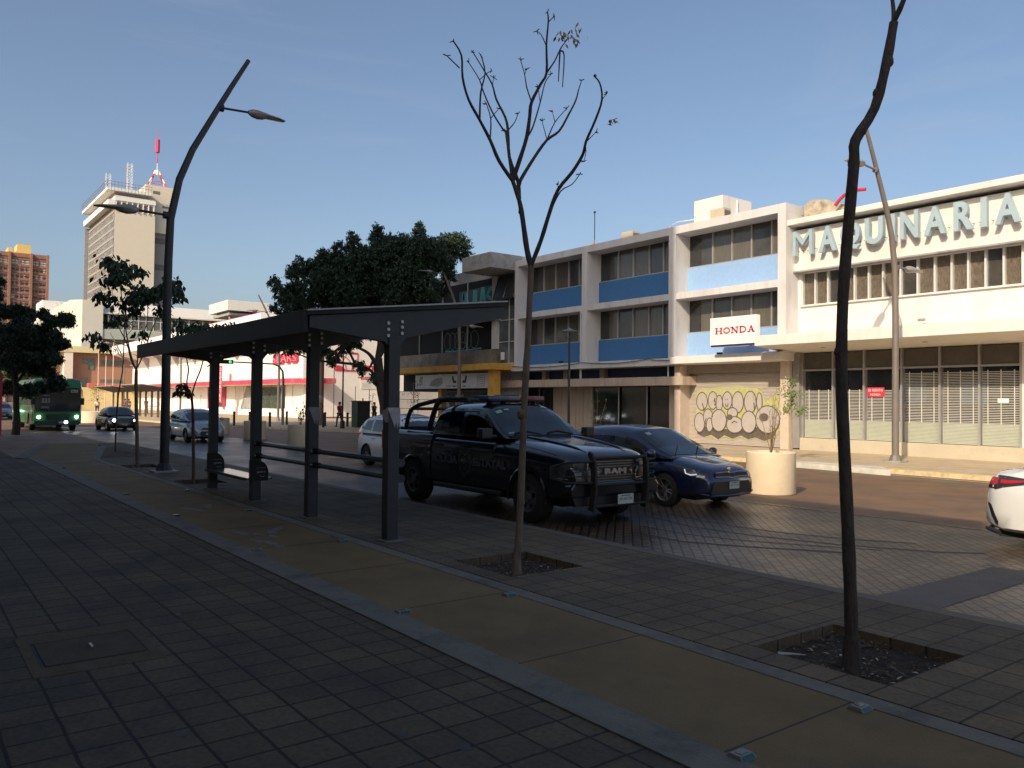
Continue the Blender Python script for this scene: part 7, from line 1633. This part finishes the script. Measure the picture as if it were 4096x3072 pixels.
def small_tree(x, y, h, cl, lab, lm, seed, name='sapling', per=90, ls=.05):
    t = thing(name, lab, 'sapling', (x, y, 0)); rr = random.Random(seed)
    m = MB().tube([(x,y,-.02),(x+.03,y,h*.3),(x-.02,y,h*.6),(x+.02,y,h)], [.03,.025,.02,.01], 6)
    for cx, cz, r in cl: m.tube([(x,y,cz-.25),(x+cx*.6,y,cz-.1),(x+cx,y,cz)], [.012,.009,.006], 5)
    m.build('trunk', mat('bark_tan', (.32,.24,.17), .9, var=.2), t, smooth=True)
    l = MB()
    for cx, cz, r in cl:
        for k in range(per): leafquad(l, (x+cx+rr.gauss(0,r*.5), y+rr.gauss(0,r*.5), cz+rr.gauss(0,r*.4)), ls*rr.uniform(.6,1.2), rr, .2, .5)
    l.build('crown', lm, t)
small_tree(-15.7, 23.35, 2.6, [(.0,2.55,.22),(-.12,2.2,.28),(.12,2.15,.25),(.0,1.85,.2),(.32,1.6,.22),(-.15,1.62,.18)], 'small sunlit green sapling on the far kerb between the graffitied shutter and the store', LEAF3, 51)
small_tree(-42.2, 24.6, 2.9, [(0,2.8,.35),(-.3,2.4,.35),(.3,2.2,.35),(0,1.8,.35)], 'leafy sapling in front of the furniture shop railings', LEAF, 52, per=60)
small_tree(-51.2, 26.6, 2.4, [(0,2.2,.25),(-.2,1.7,.25),(.25,1.3,.22)], 'thin sapling behind the dark junction cabinet', LEAF, 53, per=30)
small_tree(-79, 23.0, 2.6, [(0,2.2,.3),(.2,1.7,.3)], 'bare-looking sapling in front of the department store entrance', LEAFDRY, 54, per=22)
small_tree(-96, 23.5, 2.6, [(0,1.9,.5),(.2,1.3,.5)], 'bushy sapling by the far bus shelter', LEAFDRY, 55, per=60)
small_tree(-112, 20.0, 3.4, [(0,3.2,.5),(0,2.5,.7),(.1,1.8,.7)], 'light green sapling between the bus and the far shelters', LEAF3, 56, per=80, ls=.09)
t = thing('park_trees', 'rounded sunlit trees in front of the terracotta building above the bus', 'trees', (-150, 20, 0))
C = [(-150,15.5,6.2,1.6),(-150,17.5,6.6,1.5),(-150,19.2,6.0,1.6),(-150,16.5,4.6,1.8),(-150,20.0,4.6,1.4),(-148,13,7.5,2.2),(-148,14,5,2.2)]
spray_crown(C, random.Random(7), 26, .2, .2, 1.0).build('crown', mat('leaf_olive', (.10,.13,.045), .7, var=.4, scale=1), t)
m = MB()
for y in (14, 17.5, 19.5): m.tube([(-150,y,0),(-150,y,5)], .18, 6)
m.build('trunk', BARK, t)

# ---------------------------------------------------------------- far bus shelters
def far_shelter(x, y, lab):
    t = thing('far_bus_shelter', lab, 'bus shelter', (x, y, 0), 0, 'bus shelters on the far pavement')
    FG = mat('far_shelter_grey', (.12,.12,.12), .6)
    for k in range(4):
        xx = x - 4.2 + k*2.4; p = MB().box(xx-.09,xx+.09,y-.09,y+.09,0,2.5).build('post', mat('far_post', (.13,.1,.085), .6), t)
        MB().prism([(y+1.1,2.66),(y+1.1,2.78),(y-1.8,3.12),(y-1.8,2.98),(y-.1,2.5),(y+.1,2.48)], lambda u,v,w:(w,u,v), xx-.05, xx+.05).build('roof_beam', FG, t)
    MB().prism([(y+1.15,2.78),(y+1.15,2.84),(y-1.85,3.20),(y-1.85,3.13)], lambda u,v,w:(w,u,v), x-5.2, x+4.2).build('roof', mat('far_roof', (.30,.28,.26), .6), t)
    m = MB()
    for z in (.8,1.05): m.tube([(x-1.8,y,z),(x+3.0,y,z)], .035, 6)
    m.build('lean_rail', FG, t)
far_shelter(-86, 20.2, 'dark winged bus shelter on the far pavement behind the young tree trunk')
far_shelter(-101, 20.6, 'farther of the two winged shelters, behind the black saloon')

# ---------------------------------------------------------------- people
SKIN = mat('skin', (.30,.17,.11), .6, var=.06); HAIR = mat('hair', (.015,.012,.01), .7)
def person(loc, rz, shirt, trousers, label, stride=.16, bag=None, scale=1.0, sleeve=True, arm=.12):
    t = thing('person', label, 'person', loc, rz)
    s = scale; h = 1.68
    # joints: facing +x, y = left
    J = {'pel':(0,0,.93),'sp':(0,0,1.12),'ch':(.01,0,1.30),'nk':(.0,0,1.45),'hd0':(.015,0,1.52),'hd1':(.02,0,1.60),'hd2':(.01,0,1.66)}
    V = []; E = []; RD = []; idx = {}
    def v(n, p, r_): idx[n] = len(V); V.append(Vector(p) * s); RD.append((r_[0]*s, r_[1]*s) if hasattr(r_, '__len__') else r_*s)
    def e(a, b): E.append((idx[a], idx[b]))
    v('pel', J['pel'], (.135,.10)); v('sp', J['sp'], (.13,.095)); v('ch', J['ch'], (.155,.105)); v('nk', J['nk'], .055); v('hd0', J['hd0'], .075); v('hd1', J['hd1'], .095); v('hd2', J['hd2'], .06)
    for a, b in (('pel','sp'),('sp','ch'),('ch','nk'),('nk','hd0'),('hd0','hd1'),('hd1','hd2')): e(a, b)
    v('nose', (.115,0,1.585), .014); e('hd1', 'nose')
    for sd, nm in ((1,'l'),(-1,'r')):
        f = sd * stride
        v(nm+'h', (0,.09*sd,.88), .085); v(nm+'k', (f*.75+.03,.095*sd,.49), .055); v(nm+'a', (f*1.15-.03*(f<0),.095*sd,.085), .036); v(nm+'t', (f*1.15+.15,.10*sd,.035), .028)
        e('pel', nm+'h'); e(nm+'h', nm+'k'); e(nm+'k', nm+'a'); e(nm+'a', nm+'t')
        g = -sd * arm
        v(nm+'s', (0,.19*sd,1.385), .055); v(nm+'e', (g*.6-.02,.235*sd,1.12), .042); v(nm+'w', (g*1.4+.06,.235*sd,.89), .027)
        e('ch', nm+'s'); e(nm+'s', nm+'e'); e(nm+'e', nm+'w')
        px, py, pz = g*1.4+.07, .235*sd, .83
        v(nm+'p', (px,py,pz), (.036,.018)); e(nm+'w', nm+'p')
        for k in range(4):
            q = (k-1.5)*.02; v('%sf%d' % (nm,k), (px+q,py,pz-.05-.008*(1.5-abs(k-1.5))), .009); v('%sg%d' % (nm,k), (px+q*1.1+.004,py-.012*sd,pz-.095-.008*(1.5-abs(k-1.5))), .007); e(nm+'p', '%sf%d' % (nm,k)); e('%sf%d' % (nm,k), '%sg%d' % (nm,k))
        v(nm+'th', (px+.045,py-.012*sd,pz-.02), .009); v(nm+'tj', (px+.052,py-.02*sd,pz-.055), .008); e(nm+'p', nm+'th'); e(nm+'th', nm+'tj')
    skin_mesh('body', V, E, RD, SKIN, t, sub=1)
    def sub(name, names, edges, extra, m):
        vs = [V[idx[n]] for n in names]; rd = []
        for n in names:
            q = RD[idx[n]]; rd.append((q[0]+extra*s, q[1]+extra*s) if hasattr(q, '__len__') else (q+extra*s, q+extra*s))
        ed = [(names.index(a), names.index(b)) for a, b in edges]
        return skin_mesh(name, vs, ed, rd, m, t, sub=1)
    sh = mat('cloth_%s' % '_'.join('%.2f' % c for c in shirt), shirt, .85, var=.12, scale=8); tr = mat('cloth_%s' % '_'.join('%.2f' % c for c in trousers), trousers, .85, var=.12, scale=8)
    ns = ['pel','sp','ch','ls','le','rs','re'] + (['lw','rw'] if sleeve == 'long' else [])
    es = [('pel','sp'),('sp','ch'),('ch','ls'),('ls','le'),('ch','rs'),('rs','re')] + ([('le','lw'),('re','rw')] if sleeve == 'long' else [])
    sub('shirt', ns, es, .018, sh)
    sub('trousers', ['pel','lh','lk','la','rh','rk','ra'], [('pel','lh'),('lh','lk'),('lk','la'),('pel','rh'),('rh','rk'),('rk','ra')], .016, tr)
    MB().blob((-.005*s,0,1.632*s), .108*s, 1, .88, .85, 12, 8).build('hair', HAIR, t, local=True, smooth=True)
    m = MB()
    for sd in (-1, 1): m.blob((.098*s,sd*.034*s,1.60*s), .011*s, 1, 1, .7, 6, 4)
    m.build('eyes', BLACK, t, local=True)
    m = MB()
    for nm in ('l','r'): a = V[idx[nm+'a']]; b = V[idx[nm+'t']]; m.tube([a + Vector((-.05,0,-.04))*s, (a+b)/2 + Vector((0,0,-.02))*s, b + Vector((.03,0,-.005))*s], [.045*s,.048*s,.035*s], 8)
    m.build('shoes', BLACK, t, local=True, smooth=True)
    if bag: 
        b = MB().blob((-.20*s,0,1.22*s), .2*s, .6, .8, 1.05, 12, 8); b.build('backpack', bag, t, local=True, smooth=True)
    return t
person((-51.9, 24.45, 0), R(200), (.30,.02,.035), (.03,.04,.07), 'person in red polo shirt and jeans walking past the lantern post', .15)
person((-54.0, 28.2, 0), R(20), (.018,.02,.014), (.015,.016,.02), 'person in dark jacket and dark trousers beyond the white hatchback roof', .12, sleeve='long')
person((-80.5, 24.9, 0), R(200), (.72,.68,.62), (.10,.09,.08), 'person in white shirt with a dark shoulder strap walking by the shop window', .2, scale=1.03)
bagr = mat('bag_red', (.42,.02,.05), .8, var=.1)
person((-110, 27.5, 0), R(170), (.68,.64,.58), (.06,.06,.07), 'person in pale shirt carrying a red backpack near the grey doorway', .15, bag=bagr, scale=1.06)
person((-108, 24.9, 0), R(10), (.30,.02,.04), (.05,.03,.03), 'person in red top just right of the near lamp post, far pavement', .12, bag=bagr, scale=1.05)
person((-112, 23.3, 0), R(180), (.35,.06,.07), (.07,.05,.04), 'person in red blouse standing behind the black saloon', .08, scale=1.03)
person((-107, 22.7, 0), R(0), (.72,.68,.6), (.3,.25,.2), 'person in pale clothes standing behind the black saloon, right of the red blouse', .08, scale=1.03)
person((-98, 17.6, 0), R(180), (.7,.66,.6), (.05,.05,.06), 'person in pale top waiting right of the bus mirror', .08)
t = thing('red_post', 'red painted post at the very left edge of the pavement', 'post', (-43.8, 3.85, 0))
MB().cyl((-43.8,3.85,0),(-43.8,3.85,2.9),.07,.07,10).build('pole', RED, t, smooth=True); MB().disc((-43.8,3.85,.02),(0,0,1),.14,12,.04).build('foot', RED, t)
# litter caught in the near pit
t = MB().tube([(-3.58,5.17,-.03),(-3.50,5.22,-.02),(-3.42,5.27,-.015)], [.02,.012,.004], 5)
tag(t.build('litter', mat('litter_plastic', (.25,.3,.28), .4)), 'pale plastic scrap caught in the left corner of the near tree pit', 'litter')
